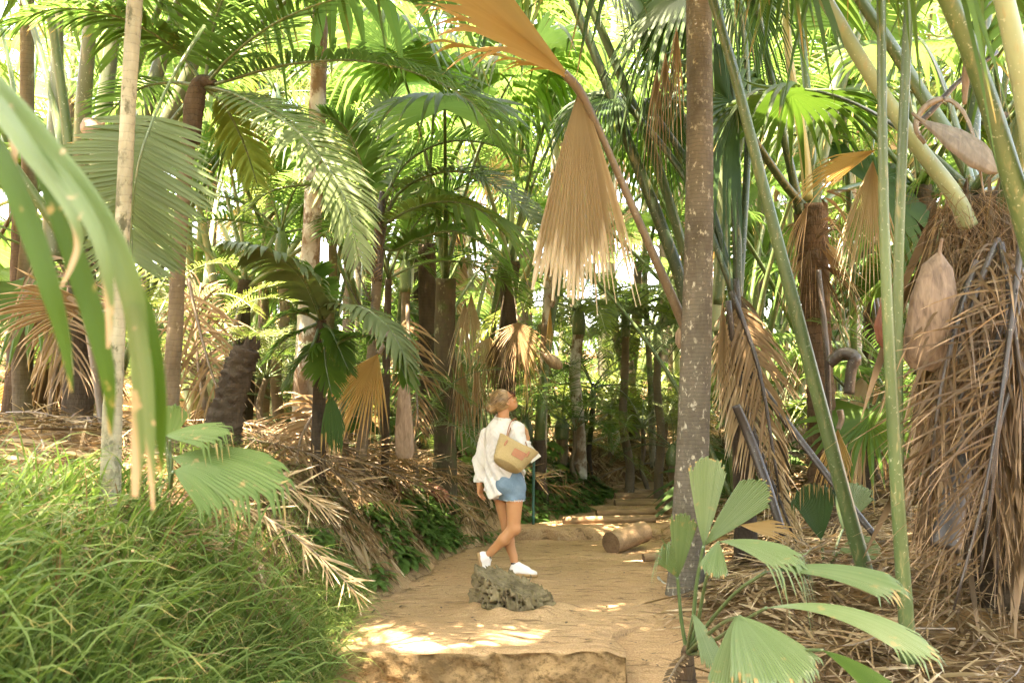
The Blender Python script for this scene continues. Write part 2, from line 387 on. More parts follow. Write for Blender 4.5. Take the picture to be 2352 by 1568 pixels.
M['bark_brown'] = bark_mat('brown_bark', (.11, .085, .055), (.20, .16, .105), ring=.5, ringscale=45, blotch=(.36, .33, .25), blotch_amt=.36, bscale=9)
NCAN = 98
EXPOSURE, WB_T, WB_TINT = 4.5, 8100, 18
# ------------------------------------------------------------------ ground, path, steps
def sand_mat(name):
    m, nt, nd, lk = new_mat(name)
    v = coords(nt, kind='Object')
    big = noise_(nt, 1.1, 4, .6, vec=v); med = noise_(nt, 7, 6, .7, vec=v); fine = noise_(nt, 90, 4, .7, vec=v)
    ledge = noise_(nt, 9, 5, .65, vec=coords(nt, (.45, 1.6, 1)), dist=.6)
    col = mixc(nt, ramp(nt, big, [(.3, 0), (.72, 1)]), (.38, .24, .125), (.53, .355, .195))
    col = mixc(nt, ramp(nt, fine, [(.35, .75), (.62, 0)]), col, (.20, .125, .06))
    col = mixc(nt, ramp(nt, med, [(.62, 0), (.8, .6)]), col, (.58, .43, .26))
    col = mixc(nt, ramp(nt, ledge, [(.35, .85), (.43, 0)]), col, (.15, .095, .05))
    e = attr(nt, 'tip')   # bare brown earth away from the trodden part
    ec = mixc(nt, med, (.085, .05, .024), (.25, .15, .07))
    ec = mixc(nt, ramp(nt, big, [(.5, 0), (.62, .7)]), ec, (.36, .21, .085))
    mo = attr(nt, 'rnd')
    ec = mixc(nt, math_(nt, 'MULTIPLY', mo, ramp(nt, med, [(.42, 0), (.55, 1)])), ec, (.05, .085, .02))
    ef = ramp(nt, math_(nt, 'ADD', e, math_(nt, 'MULTIPLY', math_(nt, 'SUBTRACT', med, .5), .9)), [(.35, 0), (.65, 1)])
    col = mixc(nt, ef, col, ec)
    h = math_(nt, 'ADD', math_(nt, 'MULTIPLY', ledge, 1.6), math_(nt, 'ADD', math_(nt, 'MULTIPLY', med, .9), math_(nt, 'MULTIPLY', fine, .35)))
    out(nt, princ(nt, col, .92, .12, bump(nt, h, .95, .03)))
    return m
M['sand'] = sand_mat('sandy_earth')

m, nt, nd, lk = new_mat('crumbly_step_face'); v_ = coords(nt, (1, 1, 1.3))
n1 = noise_(nt, 4, 6, .7, vec=v_); n2_ = noise_(nt, 22, 6, .75, vec=v_); n3 = noise_(nt, 3, 3, .5, vec=coords(nt, (1, 1, .4)))
col = mixc(nt, ramp(nt, n1, [(.3, 0), (.7, 1)]), (.17, .105, .05), (.42, .28, .14)); col = mixc(nt, ramp(nt, n2_, [(.38, .8), (.52, 0)]), col, (.10, .065, .03)); col = mixc(nt, ramp(nt, n3, [(.54, 0), (.66, .7)]), col, (.13, .085, .04))
out(nt, princ(nt, col, .95, .1, bump(nt, math_(nt, 'ADD', n1, n2_), 1., .03))); M['step_face'] = m
def axis(lo, hi, c, fine, grow):
    a = [c]; s = fine
    while a[-1] < hi: a.append(a[-1] + s); s *= grow
    b = [c]; s = fine
    while b[-1] > lo: b.append(b[-1] - s); s *= grow
    return np.array(b[::-1][:-1] + a)
gx = np.concatenate([axis(-140, -3.2, -3.2, .09, 1.07)[:-1], np.arange(-3.2, 3.2, .055), axis(3.2, 140, 3.2, .09, 1.07)])
gy = np.concatenate([axis(-60, 3, 3, .07, 1.09)[:-1], np.arange(3, 11.5, .07), np.arange(11.5, 15.4, .03), np.arange(15.4, 17, .065), axis(17, 170, 17, .08, 1.07)])
def grid_mesh(X, Y, Z, tip, rnd):
    mb = MB(); ny, nx = X.shape
    idx = np.arange(nx * ny).reshape(ny, nx)
    q = np.stack([idx[:-1, :-1], idx[:-1, 1:], idx[1:, 1:], idx[1:, :-1]], -1).reshape(-1, 4)
    mb.add(np.stack([X, Y, Z], -1), q, tip, rnd); return mb
X, Y = np.meshgrid(gx, gy); Z = G(X, Y)
tl = np.maximum(0, xl(Y) - X); tr = np.maximum(0, X - xr(Y))
earth = np.clip(np.maximum(tl / .5, tr / .5), 0, 1); earth = np.where(Y > 15.2, 1, earth)
moss = np.exp(-((tl - .5) / .45) ** 2) * (tl > 0.02) * np.clip((Y - 5) / 3, 0, 1) * np.clip((17 - Y) / 3, 0, 1)
go = grid_mesh(X, Y, Z, earth, moss).build('ground', M['sand']); go['kind'] = 'structure'

# raised landing of the path with its broken front edge
def slab_xr(y): return np.where(y < 6.95, .70 + .02 * np.sin(y * 9), np.minimum(.70 + (y - 6.95) * .95, xr(y) + .1))
ys = np.concatenate([np.concatenate([6.33 + np.array([0, .004, .012, .022, .035, .05]), np.linspace(6.40, 7.2, 54)]), np.linspace(7.215, 11.72, 210)])
us = np.linspace(0, 1, 150)
YY = np.repeat(ys[:, None], 150, 1); XL = xl(YY) - .12; XX = XL + (slab_xr(YY) - XL) * us[None]
fr = np.random.default_rng(3)
def wob(x, o=0): return .02 * np.sin(x * 5 + o) + .013 * np.sin(x * 13 + 2 * o) + .008 * np.sin(x * 31 + o)
ZZ = .008 * n2(XX, YY, 3) + .005 * n2(XX, YY, 9, 1) + .004 * n2(XX, YY, 23, 2)
ZZ += .016 * ss(10.18, 10.2, YY + .02 * np.sin(XX * 9)) * ss(.05, .12, XX) * (1 - ss(1.0, 1.3, XX)) * (1 - ss(10.2, 11.2, YY))
ZZ -= .03 * ss(.93, 1, us[None]) + .03 * (1 - ss(0, .05, us[None]))
ZZ += .05 * np.exp(-((np.sqrt(((XX - .013) / 1.25) ** 2 + (YY - 7.62) ** 2) - .26) / .10) ** 2) * (.7 + .5 * np.sin(XX * 19) * np.sin(YY * 15))
YY = YY + (wob(XX) * .7) * (1 - ss(6.33, 6.8, YY))
YY -= .05 * np.exp(-((XX + .12) / .035) ** 2) * -1 * (1 - ss(6.33, 6.5, YY))
ZZ -= .03 * np.clip((6.38 - YY) / .05, 0, 1) ** 2 if False else 0
ZZ -= .012 * (1 - ss(6.32, 6.40, YY)) 
ZZ -= .012 * (1 - ss(6.33, 6.42, YY + 0 * XX)) * (.5 + .5 * np.sin(XX * 17 + 3 * np.sin(XX * 5)))
tip = .0 * XX
# front face rows
nf = 26
f_ = np.linspace(1, 0, nf, endpoint=False)[:, None]   # 1 = bottom
Xf = np.repeat(XX[:1], nf, 0); Yf = YY[0][None] + .003 - .045 * f_ ** 2 + .022 * n2(Xf, f_ * .5, 7) + .016 * n2(Xf, f_ * .35, 17, 1) + .012 * n2(Xf, f_ * .31, 31, 3)
Zf = ZZ[0][None] * (1 - f_) - .31 * f_
XX = np.vstack([Xf, XX]); YY = np.vstack([Yf, YY]); ZZ = np.vstack([Zf, ZZ])
tip = np.vstack([.38 + .22 * np.sin(Xf * 4) * f_ ** .3, tip])
Zl = np.minimum(ZZ, 9) - .34
XX, YY, tip = [np.hstack([A_[:, :1], A_, A_[:, -1:]]) for A_ in (XX, YY, tip)]; XX[:, -1] += .012 + .01 * np.sin(YY[:, -1] * 30)
ZZ = np.hstack([Zl[:, :1], ZZ, Zl[:, -1:]])
pm = grid_mesh(XX, YY, ZZ, tip, 0 * XX); ncol = XX.shape[1] - 1; pm.m[0] = (np.arange(len(pm.q[0])) // ncol < nf).astype(int)
po = pm.build('path', [M['sand'], M['step_face']]); po['kind'] = 'structure'

# low earth riser behind the landing
def riser(x0, x1, y0, z0, z1, name, label):
    mb = MB(); xs = np.linspace(x0, x1, 70); rows = []
    prof = [(0, z0 - .08), (-.01, z0 + .3 * (z1 - z0)), (0, z0 + .75 * (z1 - z0)), (.02, z1 - .01), (.06, z1 + .006), (.16, z1 + .008), (.32, z1), (.42, z1 - .05)]
    XX = np.repeat(xs[None], len(prof), 0); YY = np.stack([y0 + a + wob(xs, 2) + .02 * np.sin(xs * 17 + i) for i, (a, b) in enumerate(prof)]); ZZ = np.stack([b + .008 * np.sin(xs * 11 + i * 2) for i, (a, b) in enumerate(prof)])
    o = grid_mesh(XX, YY, ZZ, .15 + 0 * XX, 0 * XX).thing(name, M['sand'], label, 'step'); return o
riser(.0, 1.72, 11.62, 0, .135, 'earth_step', 'long low earth step across the back of the sandy landing')

# log treads
def wood_mat(name, a, b, bd=.01, sc_=(1, 1, 1)):
    m, nt, nd, lk = new_mat(name)
    n1 = noise_(nt, 5, 5, .65, vec=coords(nt, (.3, 3, 3))); n3 = noise_(nt, 26, 4, .7, vec=coords(nt, (.2, 2, 2)))
    col = mixc(nt, ramp(nt, n1, [(.3, 0), (.7, 1)]), a, b); col = mixc(nt, ramp(nt, n3, [(.3, .5), (.5, 0)]), col, tuple(c * .35 for c in a))
    out(nt, princ(nt, col, .85, .2, bump(nt, n3, .6, bd))); return m
M['log'] = wood_mat('weathered_log', (.20, .125, .065), (.34, .23, .125))
M['log_end'] = wood_mat('cut_log_end', (.13, .08, .045), (.22, .14, .08))
def log(pts, r, label, name='log_step', cat='log step', group='log steps of the path', ends=True, mat='log', sides=14):
    pts = np.asarray(pts, float); mid = pts.mean(0)
    t = thing(name, label, cat, (mid[0], mid[1], mid[2]), group)
    mb = MB(); tube(mb, pts, [r * 1.02, r, r * .97], n=14, sides=sides, rough=.025, cap=False, seed=int(abs(pts[0][0] * 100))); mb.build('log_body', M[mat], t)
    if ends:
        c = spline(pts, 14)
        for e, s_ in ((0, -1), (-1, 1)):
            d = unit(c[e] - c[e + (1 if e == 0 else -1)]); u = unit(np.cross(d, (0, 0, 1))); w = np.cross(d, u)
            a = np.arange(sides) / sides * 6.2832
            ring = c[e] + r * 1.0 * (np.cos(a)[:, None] * u + np.sin(a)[:, None] * w)
            mb = MB(); vv = np.concatenate([ring, c[e] + (ring - c[e]) * .55 + d * .002, c[e] + (ring - c[e]) * .02 + d * .004])
            i = np.arange(sides); j = (i + 1) % sides
            mb.add(vv, np.concatenate([np.stack([i, j, sides + j, sides + i], -1), np.stack([sides + i, sides + j, 2 * sides + j, 2 * sides + i], -1)]))
            mb.build('cut_end', M['log_end'], t)
    return t
def logpx(a, b, d, *k, dd=0, **kw):
    p, q = P(a[0], a[1], d), P(b[0], b[1], d + dd)
    return log([p, (p + q) / 2 + np.array([0, 0, .004]), q], *k, **kw)
logpx((1292, 1195), (1505, 1192), 12.1, .046, 'longest log step, first above the low earth step', dd=.15)
logpx((1370, 1180), (1532, 1173), 12.7, .05, 'log step second from the bottom with a dry leaf on its left end', dd=.2)
logpx((1412, 1158), (1536, 1155), 13.4, .064, 'thick log step in the middle of the flight', dd=.1)
logpx((1412, 1140), (1536, 1139), 13.9, .054, 'pale log step just above the thickest one', dd=.1)
logpx((1410, 1131), (1500, 1129), 14.35, .04, 'short log step second from the top', dd=.1)
logpx((1406, 1119), (1452, 1118), 14.8, .038, 'shortest log step at the top of the flight under the orange earth', dd=.1)
# big cut log lying at the right of the path
a_, b_ = P(1403, 1257, 10.4), P(1478, 1234, 10.8)
a_[2] = .105; b_[2] = .18
log([a_, (a_ + b_) / 2, b_], .118, 'thick fallen log with a dark sawn end lying at the right edge of the landing', 'fallen_log', 'log', None, sides=20)
c_ = P(1478, 1281, 9.6); log([c_, c_ + np.array([.2, .05, .02]), c_ + np.array([.42, .15, .04])], .04, 'small broken piece of brown branch beside the thick fallen log', 'branch_piece', 'branch', None)
M['pole'] = wood_mat('pale_pole_wood', (.38, .34, .28), (.55, .5, .43))
# pale poles lying between the far trunks
for px0, px1, w_, lab in (((1405, 1042), (1442, 960), 4.5, 'pale grey pole leaning left of the forked dark trunk'), ((1330, 1005), (1402, 945), 3.5, 'thin pale pole leaning between young feathery palms'), ((1318, 1030), (1420, 990), 3, 'thin pale fallen stick crossing behind the young feathery palms')):
    p0, p1 = P(*px0, 15.5), P(*px1, 15.8); mb = MB(); tube(mb, [p0, (p0 + p1) / 2, p1], w_ * 15.5 / F, n=8, sides=8); mb.thing('fallen_pole', M['pole'], lab, 'pole', 'pale poles among the far trunks')
# hose
mb = MB(); hp = [on(1508, 1327), on(1520, 1343), on(1541, 1354), on(1562, 1356)]
tube(mb, [p + np.array([0, 0, .02]) for p in hp], .018, n=20, sides=8)
m_, nt_, _, _ = new_mat('grey_hose'); out(nt_, princ(nt_, (.30, .31, .29), .5, .4)); M['hose'] = m_
mb.thing('hose', M['hose'], 'grey hose end curling out beside the foot of the ringed trunk', 'hose')

# ------------------------------------------------------------------ signed distance modelling
class Field:
    def __init__(s, lo, hi, h):
        s.lo = np.asarray(lo, float); s.h = h; s.n = np.ceil((np.asarray(hi) - s.lo) / h).astype(int) + 1
        s.f = np.full(s.n, .5, np.float32)
    def block(s, lo, hi):
        i0 = np.clip(np.floor((np.asarray(lo) - s.lo) / s.h).astype(int), 0, s.n - 1); i1 = np.clip(np.ceil((np.asarray(hi) - s.lo) / s.h).astype(int) + 1, 0, s.n)
        sl = tuple(slice(a, b) for a, b in zip(i0, i1))
        ax = [s.lo[k] + s.h * np.arange(i0[k], i1[k]) for k in range(3)]
        return sl, np.stack(np.meshgrid(*ax, indexing='ij'), -1)
    def smin(s, sl, d, k):
        f = s.f[sl]
        if k <= 0: s.f[sl] = np.minimum(f, d); return
        h = np.clip(.5 + .5 * (f - d) / k, 0, 1); s.f[sl] = f * (1 - h) + d * h - k * h * (1 - h)
    def smax(s, sl, d, k=0):
        f = s.f[sl]
        if k <= 0: s.f[sl] = np.maximum(f, d); return
        h = np.clip(.5 - .5 * (f - d) / k, 0, 1); s.f[sl] = f * (1 - h) + d * h + k * h * (1 - h)
    def cone(s, a, b, ra, rb, k=.02, sq=1., ax=None, cut=False):
        a = np.asarray(a, float); b = np.asarray(b, float); m = max(ra, rb) + 2 * k + 3 * s.h
        sl, p = s.block(np.minimum(a, b) - m, np.maximum(a, b) + m)
        if p.size == 0: return
        if sq != 1.:
            ax = np.asarray(ax, float)
            st = lambda q: q + (1 / sq - 1) * (q @ ax)[..., None] * ax
            o = a; p2 = st(p - o); b2 = st(b - o)
        else: p2 = p - a; b2 = b - a
        t = np.clip((p2 @ b2) / (b2 @ b2 + 1e-12), 0, 1)
        d = np.linalg.norm(p2 - t[..., None] * b2, axis=-1) - (ra + (rb - ra) * t)
        if sq != 1.: d = d * (.5 + .5 * sq)
        if cut: s.smax(sl, -d, k)
        else: s.smin(sl, d, k)
    def ell(s, c, r, R=None, k=.02, cut=False):
        c = np.asarray(c, float); r = np.asarray(r, float); m = r.max() + 2 * k + 3 * s.h
        sl, p = s.block(c - m, c + m)
        if p.size == 0: return
        q = (p - c) @ (np.asarray(R).T if R is not None else np.eye(3))
        k0 = np.linalg.norm(q / r, axis=-1); k1 = np.linalg.norm(q / (r * r), axis=-1) + 1e-9
        d = k0 * (k0 - 1) / k1
        if cut: s.smax(sl, -d, k)
        else: s.smin(sl, d, k)
    def all(s): return s.block(s.lo, s.lo + s.h * (s.n - 1))
    def mesh(s, mb=None, tip=0., mat=0):
        f = s.f; inside = f < 0
        nx, ny, nz = f.shape
        cell = np.zeros((nx - 1, ny - 1, nz - 1), np.int8)
        for dx in (0, 1):
            for dy in (0, 1):
                for dz in (0, 1): cell += inside[dx:nx - 1 + dx, dy:ny - 1 + dy, dz:nz - 1 + dz]
        act = (cell > 0) & (cell < 8)
        ii = np.argwhere(act); num = np.full(cell.shape, -1, np.int64); num[act] = np.arange(len(ii))
        acc = np.zeros((len(ii), 3)); cnt = np.zeros(len(ii))
        corners = [(a, b, c) for a in (0, 1) for b in (0, 1) for c in (0, 1)]
        for c0 in corners:
            for k in range(3):
                if c0[k]: continue
                c1 = list(c0); c1[k] = 1
                a = f[ii[:, 0] + c0[0], ii[:, 1] + c0[1], ii[:, 2] + c0[2]]; b = f[ii[:, 0] + c1[0], ii[:, 1] + c1[1], ii[:, 2] + c1[2]]
                x = (a < 0) != (b < 0); t = np.where(x, a / np.where(x, a - b, 1), 0)
                p = np.repeat(np.array(c0, float)[None], len(ii), 0); p[:, k] = t
                acc += np.where(x[:, None], p, 0); cnt += x
        v = s.lo + s.h * (ii + acc / cnt[:, None])
        quads = []
        for k in range(3):
            u, w = (k + 1) % 3, (k + 2) % 3
            sh = [slice(None)] * 3; sh[k] = slice(0, -1); a = inside[tuple(sh)]; sh[k] = slice(1, None); b = inside[tuple(sh)]
            e = np.argwhere(a != b); e = e[(e[:, u] > 0) & (e[:, w] > 0) & (e[:, u] < f.shape[u] - 1) & (e[:, w] < f.shape[w] - 1)]
            flip = inside[e[:, 0], e[:, 1], e[:, 2]]
            def at(du, dw):
                x = e.copy(); x[:, u] -= du; x[:, w] -= dw; return num[x[:, 0], x[:, 1], x[:, 2]]
            q = np.stack([at(1, 1), at(0, 1), at(0, 0), at(1, 0)], -1)
            q = np.where(flip[:, None], q, q[:, ::-1]); quads.append(q)
        q = np.concatenate(quads); q = q[(q >= 0).all(1)]
        mb = mb or MB(); mb.add(v, q, tip, .5, mat); return mb

# ------------------------------------------------------------------ pitted husk stump in the middle of the landing
rc = P(1180, 1388, 7.62); rc[2] = 0
f = Field(rc + [-.40, -.33, -.03], rc + [.42, .33, .42], .0045)
sl, p = f.all(); q = p - rc
ang = np.arctan2(q[..., 1], q[..., 0])
ridge = .014 * np.sin(ang * 9 + q[..., 2] * 9) + .012 * np.sin(ang * 17 + 1.7 + 4 * np.sin(q[..., 2] * 14)) + .008 * np.sin(ang * 41 + q[..., 2] * 30) + .007 * np.sin(q[..., 2] * 60 + 3 * np.sin(ang * 7))
taper = 1.02 - .28 * np.clip(q[..., 2] / .3, 0, 1)
xo = q[..., 0] + .05 * np.clip(q[..., 2] / .3, 0, 1)
rr_ = np.sqrt((xo / .315) ** 2 + (q[..., 1] / .23) ** 2)
d = (rr_ - taper) * .24 + ridge * (.5 + .5 * (q[..., 2] > .02))
f.f[sl] = d
zt = .205 - .40 * (q[..., 0] + .02) + .24 * q[..., 1]
zt = zt + .022 * np.sin(q[..., 0] * 33 + q[..., 1] * 21) * 1 + .014 * np.sin(q[..., 0] * 80 + 2) * np.sin(q[..., 1] * 70) + .010 * np.sin(ang * 29)
f.smax(sl, (q[..., 2] - np.minimum(zt, .315)) * .85, .006)
# shallow dish in the sloping top
rim = np.clip(1 - rr_ / .88, 0, 1)
f.smax(sl, np.where(rr_ < .88, q[..., 2] - (.205 - .40 * (q[..., 0] + .02) + .24 * q[..., 1] - .055 * np.sqrt(rim)), -1) * .85, .004)
hr = np.random.default_rng(5); pts = []
while len(pts) < 240:
    a, b = hr.uniform(-.3, .3), hr.uniform(-.22, .22)
    if (a / .28) ** 2 + (b / .2) ** 2 > 1: continue
    if all((a - c) ** 2 + (b - e) ** 2 > .021 ** 2 for c, e in pts): pts.append((a, b))
    elif hr.random() < .004: break
for a, b in pts:
    z = .205 - .40 * (a + .02) + .24 * b - .03
    c = rc + [a, b, z]; r = hr.uniform(.0055, .0095)
    f.cone(c + [-.015, .0, .07], c + [.01, 0, -.055], r, r * .9, .002, cut=True)
for k in range(150):
    a = hr.uniform(-math.pi, 0.3); z = hr.uniform(.02, .26)
    c = rc + [.30 * math.cos(a) - .04 * z / .3, .22 * math.sin(a), z]
    r = hr.uniform(.007, .015); dirn = np.array([math.cos(a), math.sin(a), .2])
    f.cone(c + dirn * .05, c - dirn * .05, r, r * .8, .003, cut=True)
m, nt, nd, lk = new_mat('pitted_husk')
v_ = coords(nt); n1 = noise_(nt, 9, 6, .7, vec=v_); n3 = noise_(nt, 34, 4, .7, vec=coords(nt, (1, 1, .4)))
col = mixc(nt, ramp(nt, n1, [(.35, 0), (.65, 1)]), (.06, .045, .024), (.20, .16, .09)); col = mixc(nt, ramp(nt, n3, [(.5, 0), (.7, .6)]), col, (.12, .10, .03))
out(nt, princ(nt, col, .9, .2, bump(nt, n3, .8, .012))); M['husk'] = m
f.mesh().thing('husk_stump', M['husk'], 'jagged grey brown stump pitted with round holes, standing in the sand behind the front step', 'stump', loc=rc)

# ------------------------------------------------------------------ sign behind the person
t = thing('sign_post', 'dark green metal post with a small tilted white sign behind the person', 'sign', at_ground(1225, 11.3))
mb = MB(); p0 = P(1225, 1142, 11.3); p1 = P(1227, 1032, 11.3)
tube(mb, [p0 - [0, 0, .3], p0, p1], .016, n=8, sides=10); m_, nt_, _, _ = new_mat('green_painted_metal'); out(nt_, princ(nt_, (.02, .085, .06), .45, .5)); mb.build('post', m_, t)
mb = MB(); a_, b_, c_ = P(1216, 1018, 11.25), P(1243, 1047, 11.2), P(1226, 1050, 11.15)
u_ = unit(b_ - a_); w_ = unit(np.array([-.55, -.45, -.35])); nn_ = unit(np.cross(u_, w_)); L_ = np.linalg.norm(b_ - a_)
vv = []
for dz in (0, .012):
    for (i_, j_) in ((0, 0), (1, 0), (1, 1), (0, 1)): vv.append(a_ + u_ * L_ * i_ + w_ * .16 * j_ + nn_ * dz)
mb.add(vv, [(0, 1, 2, 3), (7, 6, 5, 4), (0, 4, 5, 1), (1, 5, 6, 2), (2, 6, 7, 3), (3, 7, 4, 0)])
m_, nt_, _, _ = new_mat('white_panel'); out(nt_, princ(nt_, (.62, .58, .5), .5, .4)); mb.build('sign_panel', m_, t, smooth=False)
# ------------------------------------------------------------------ the walking person
D0 = 9.0
def J(px, py, dd=0.): return P(px, py, D0 + dd)
ya = rad(32)
RV = np.array([math.cos(ya), -math.sin(ya), 0]); FV = np.array([math.sin(ya), math.cos(ya), 0]); ZV = np.array([0, 0, 1.])
hipR, hipL = J(1182, 1122, -.07), J(1150, 1124, .07)
kneeR, ankR = J(1180, 1213, -.10), J(1117, 1278, -.05)
kneeL, ankL = J(1166, 1214, .09), J(1184, 1300, .02)
pelvis = J(1166, 1108); waist = J(1163, 1070); chest = J(1154, 1008); neck0 = J(1153, 966); neck1 = J(1157, 940)
shR, shL = J(1187, 986, -.10), J(1119, 1000, .11)
elR, wrR = J(1198, 1047, -.16), J(1211, 1006, .05)
elL, wrL = J(1103, 1058, .10), J(1101, 1110, .04)
headc = J(1159, 921)
hy = rad(68); ht = rad(31)
HF = np.array([math.sin(hy) * math.cos(ht), math.cos(hy) * math.cos(ht), math.sin(ht)])
HR = unit(np.cross(HF, ZV)); HU = np.cross(HR, HF)
HM = np.stack([HR, HF, HU])
def H(r, f_, u): return headc + HR * r + HF * f_ + HU * u
rootloc = np.array([pelvis[0], pelvis[1], 0.])
person = thing('person', 'woman in a loose white shirt and denim shorts walking across the landing, looking up', 'person', rootloc)

f = Field(np.array([-.42, 8.55, -.02]), np.array([.36, 9.42, 1.74]), .005)
# legs
f.cone(hipR, kneeR, .087, .055, .02); f.cone(hipL, kneeL, .085, .053, .02)
def calf(kn, an, back):
    mid = kn + (an - kn) * .32 + back * .018
    f.cone(kn, mid, .052, .054, .02); f.cone(mid, kn + (an - kn) * .75, .052, .036, .02); f.cone(kn + (an - kn) * .75, an, .036, .034, .015)
calf(kneeR, ankR, unit(np.array([-.3, -.2, -.5]))); calf(kneeL, ankL, unit(np.array([-.8, -.3, 0])))
f.ell(kneeR + np.array([.018, 0, .0]), (.05, .05, .055), k=.02); f.ell(kneeL + np.array([.015, .01, 0]), (.05, .05, .055), k=.02)
for an, to in ((ankR, J(1110, 1312, -.03)), (ankL, J(1210, 1318, -.06))): f.cone(an, an + (to - an) * .25, .033, .026, .012)
# torso, neck
f.cone(pelvis, waist, .15, .12, .03, .72, FV); f.cone(waist, chest, .12, .145, .03, .68, FV); f.cone(chest, J(1153, 985), .14, .12, .03, .62, FV)
f.cone(shR, shL, .055, .055, .03)
f.cone(neck0 - ZV * .05, neck1, .058, .05, .02)
# head
f.ell(H(0, -.012, .02), (.073, .092, .090), HM, .01)
f.ell(H(0, .030, -.035), (.058, .066, .078), HM, .02)
f.ell(H(0, .062, -.088), (.030, .026, .022), HM, .02)     # chin
f.cone(H(0, .082, .012), H(0, .108, -.030), .009, .012, .008)  # nose
for s_ in (-1, 1):
    f.ell(H(s_ * .009, .100, -.034), (.008, .010, .007), HM, .004)
    f.ell(H(s_ * .040, .070, -.030), (.022, .020, .020), HM, .015)
    f.ell(H(s_ * .030, .085, .012), (.013, .010, .009), HM, .004)   # eyes
    f.ell(H(s_ * .075, -.008, -.012), (.008, .019, .030), HM, .004)  # ear
    f.ell(H(s_ * .080, -.004, -.010), (.005, .010, .018), HM, .002, cut=True)
f.cone(H(-.018, .092, -.062), H(.018, .092, -.062), .007, .007, .004)
f.cone(H(-.014, .089, -.072), H(.014, .089, -.072), .008, .008, .004)
# arms
f.cone(shR, elR, .045, .038, .02); f.cone(elR, wrR, .038, .026, .02)
f.cone(shL, elL, .045, .037, .02); f.cone(elL, wrL, .037, .026, .02)
def hand(w, d, palm_n, curl, sidev, thumb_d, L=.17):
    d = unit(d); palm_n = unit(palm_n); sidev = unit(sidev)
    kn = w + d * .085
    for i, (o, l) in enumerate(((-.030, .070), (-.010, .078), (.010, .073), (.029, .056))):
        b = kn + sidev * o - d * abs(o) * .25
        f.cone(w + sidev * o * .55 + d * .015, b, .016, .012, .012)
        p, dd_ = b, d
        for k, fr_ in enumerate((.45, .32, .23)):
            dd_ = unit(dd_ + palm_n * curl[k]); e = p + dd_ * l * fr_
            f.cone(p, e, .0095 - .001 * k, .0085 - .001 * k, .003); p = e
    tb = w + d * .03 - sidev * .026
    t1 = tb + unit(thumb_d) * .036; t2 = t1 + unit(unit(thumb_d) + d * .5 + palm_n * .3) * .028
    f.cone(tb, t1, .013, .0105, .008); f.cone(t1, t2, .0105, .0085, .003)
hand(wrL, np.array([.08, .05, -1]), RV, (.25, .45, .5), FV * -1., unit(np.array([0, 0, -.6]) + FV * .8))
hand(wrR, unit(np.array([-.12, .25, .85])), unit(np.array([-.7, -.1, .1])), (.7, 1.0, .9), unit(np.array([.3, .85, -.2])), unit(np.array([-.5, -.4, .6])))
m, nt, nd, lk = new_mat('skin')
n1 = noise_(nt, 8, 4, .6, vec=coords(nt)); n3 = noise_(nt, 60, 3, .6, vec=coords(nt))
out(nt, princ(nt, mixc(nt, n1, (.40, .18, .075), (.50, .245, .115)), .5, .35, bump(nt, n3, .12, .003), **{'Subsurface Weight': .12, 'Subsurface Radius': (.02, .008, .004)}))
M['skin'] = m
f.mesh().build('body', M['skin'], person)

# shorts
def cloth_mat(name, a, b, weave=220, bd=.002, rough=.85, tr=0., trc=(.8, .78, .72)):
    m, nt, nd, lk = new_mat(name)
    n1 = noise_(nt, 7, 4, .6, vec=coords(nt)); w1 = noise_(nt, weave, 2, .6, vec=coords(nt, (1, 1, .25)))
    n2_ = noise_(nt, 16, 4, .6, vec=coords(nt, (1, 1, .35)), dist=1.2)
    col = mixc(nt, ramp(nt, n1, [(.3, 0), (.7, 1)]), a, b); col = mixc(nt, math_(nt, 'MULTIPLY', w1, .35), col, tuple(c * .75 for c in a))
    p = princ(nt, col, rough, .15, bump(nt, math_(nt, 'ADD', math_(nt, 'MULTIPLY', n2_, 5.), w1), .8, bd))
    if tr:
        t_ = nt.nodes.new('ShaderNodeBsdfTranslucent'); t_.inputs[0].default_value = rgb(trc); mx = nt.nodes.new('ShaderNodeMixShader'); mx.inputs[0].default_value = tr
        lk.new(p, mx.inputs[1]); lk.new(t_.outputs[0], mx.inputs[2]); p = mx.outputs[0]
    out(nt, p); return m
M['denim'] = cloth_mat('washed_denim', (.11, .18, .24), (.21, .30, .37))
M['linen'] = cloth_mat('white_linen', (.72, .68, .62), (.80, .76, .70), bd=.0035, tr=.15)
f = Field(np.array([-.24, 8.66, .62]), np.array([.22, 9.34, 1.08]), .006)
f.cone(pelvis - ZV * .02, waist, .172, .14, .03, .74, FV)
kR = hipR + (kneeR - hipR) * .33; kL = hipL + (kneeL - hipL) * .30
f.cone(hipR, kR, .098, .097, .03); f.cone(hipL, kL, .096, .094, .03)
f.ell(J(1168, 1112, -.10), (.12, .09, .10), k=.03)
sl, p = f.all()
f.f[sl] += .003 * np.sin(p[..., 2] * 70 + p[..., 0] * 40) * ss(.85, .7, p[..., 2])
hem = .692 + .006 * np.sin(p[..., 0] * 25) + .004 * np.sin(p[..., 0] * 160 + p[..., 1] * 90)
f.smax(sl, hem - p[..., 2], .004)
for a_, b_, r_ in ((hipR, kneeR, .086), (hipL, kneeL, .083)):
    f.cone(a_ + (b_ - a_) * .14, a_ + (b_ - a_) * .6, r_, r_ * .93, .004, cut=True)
so = f.mesh().build('denim_shorts', M['denim'], person)
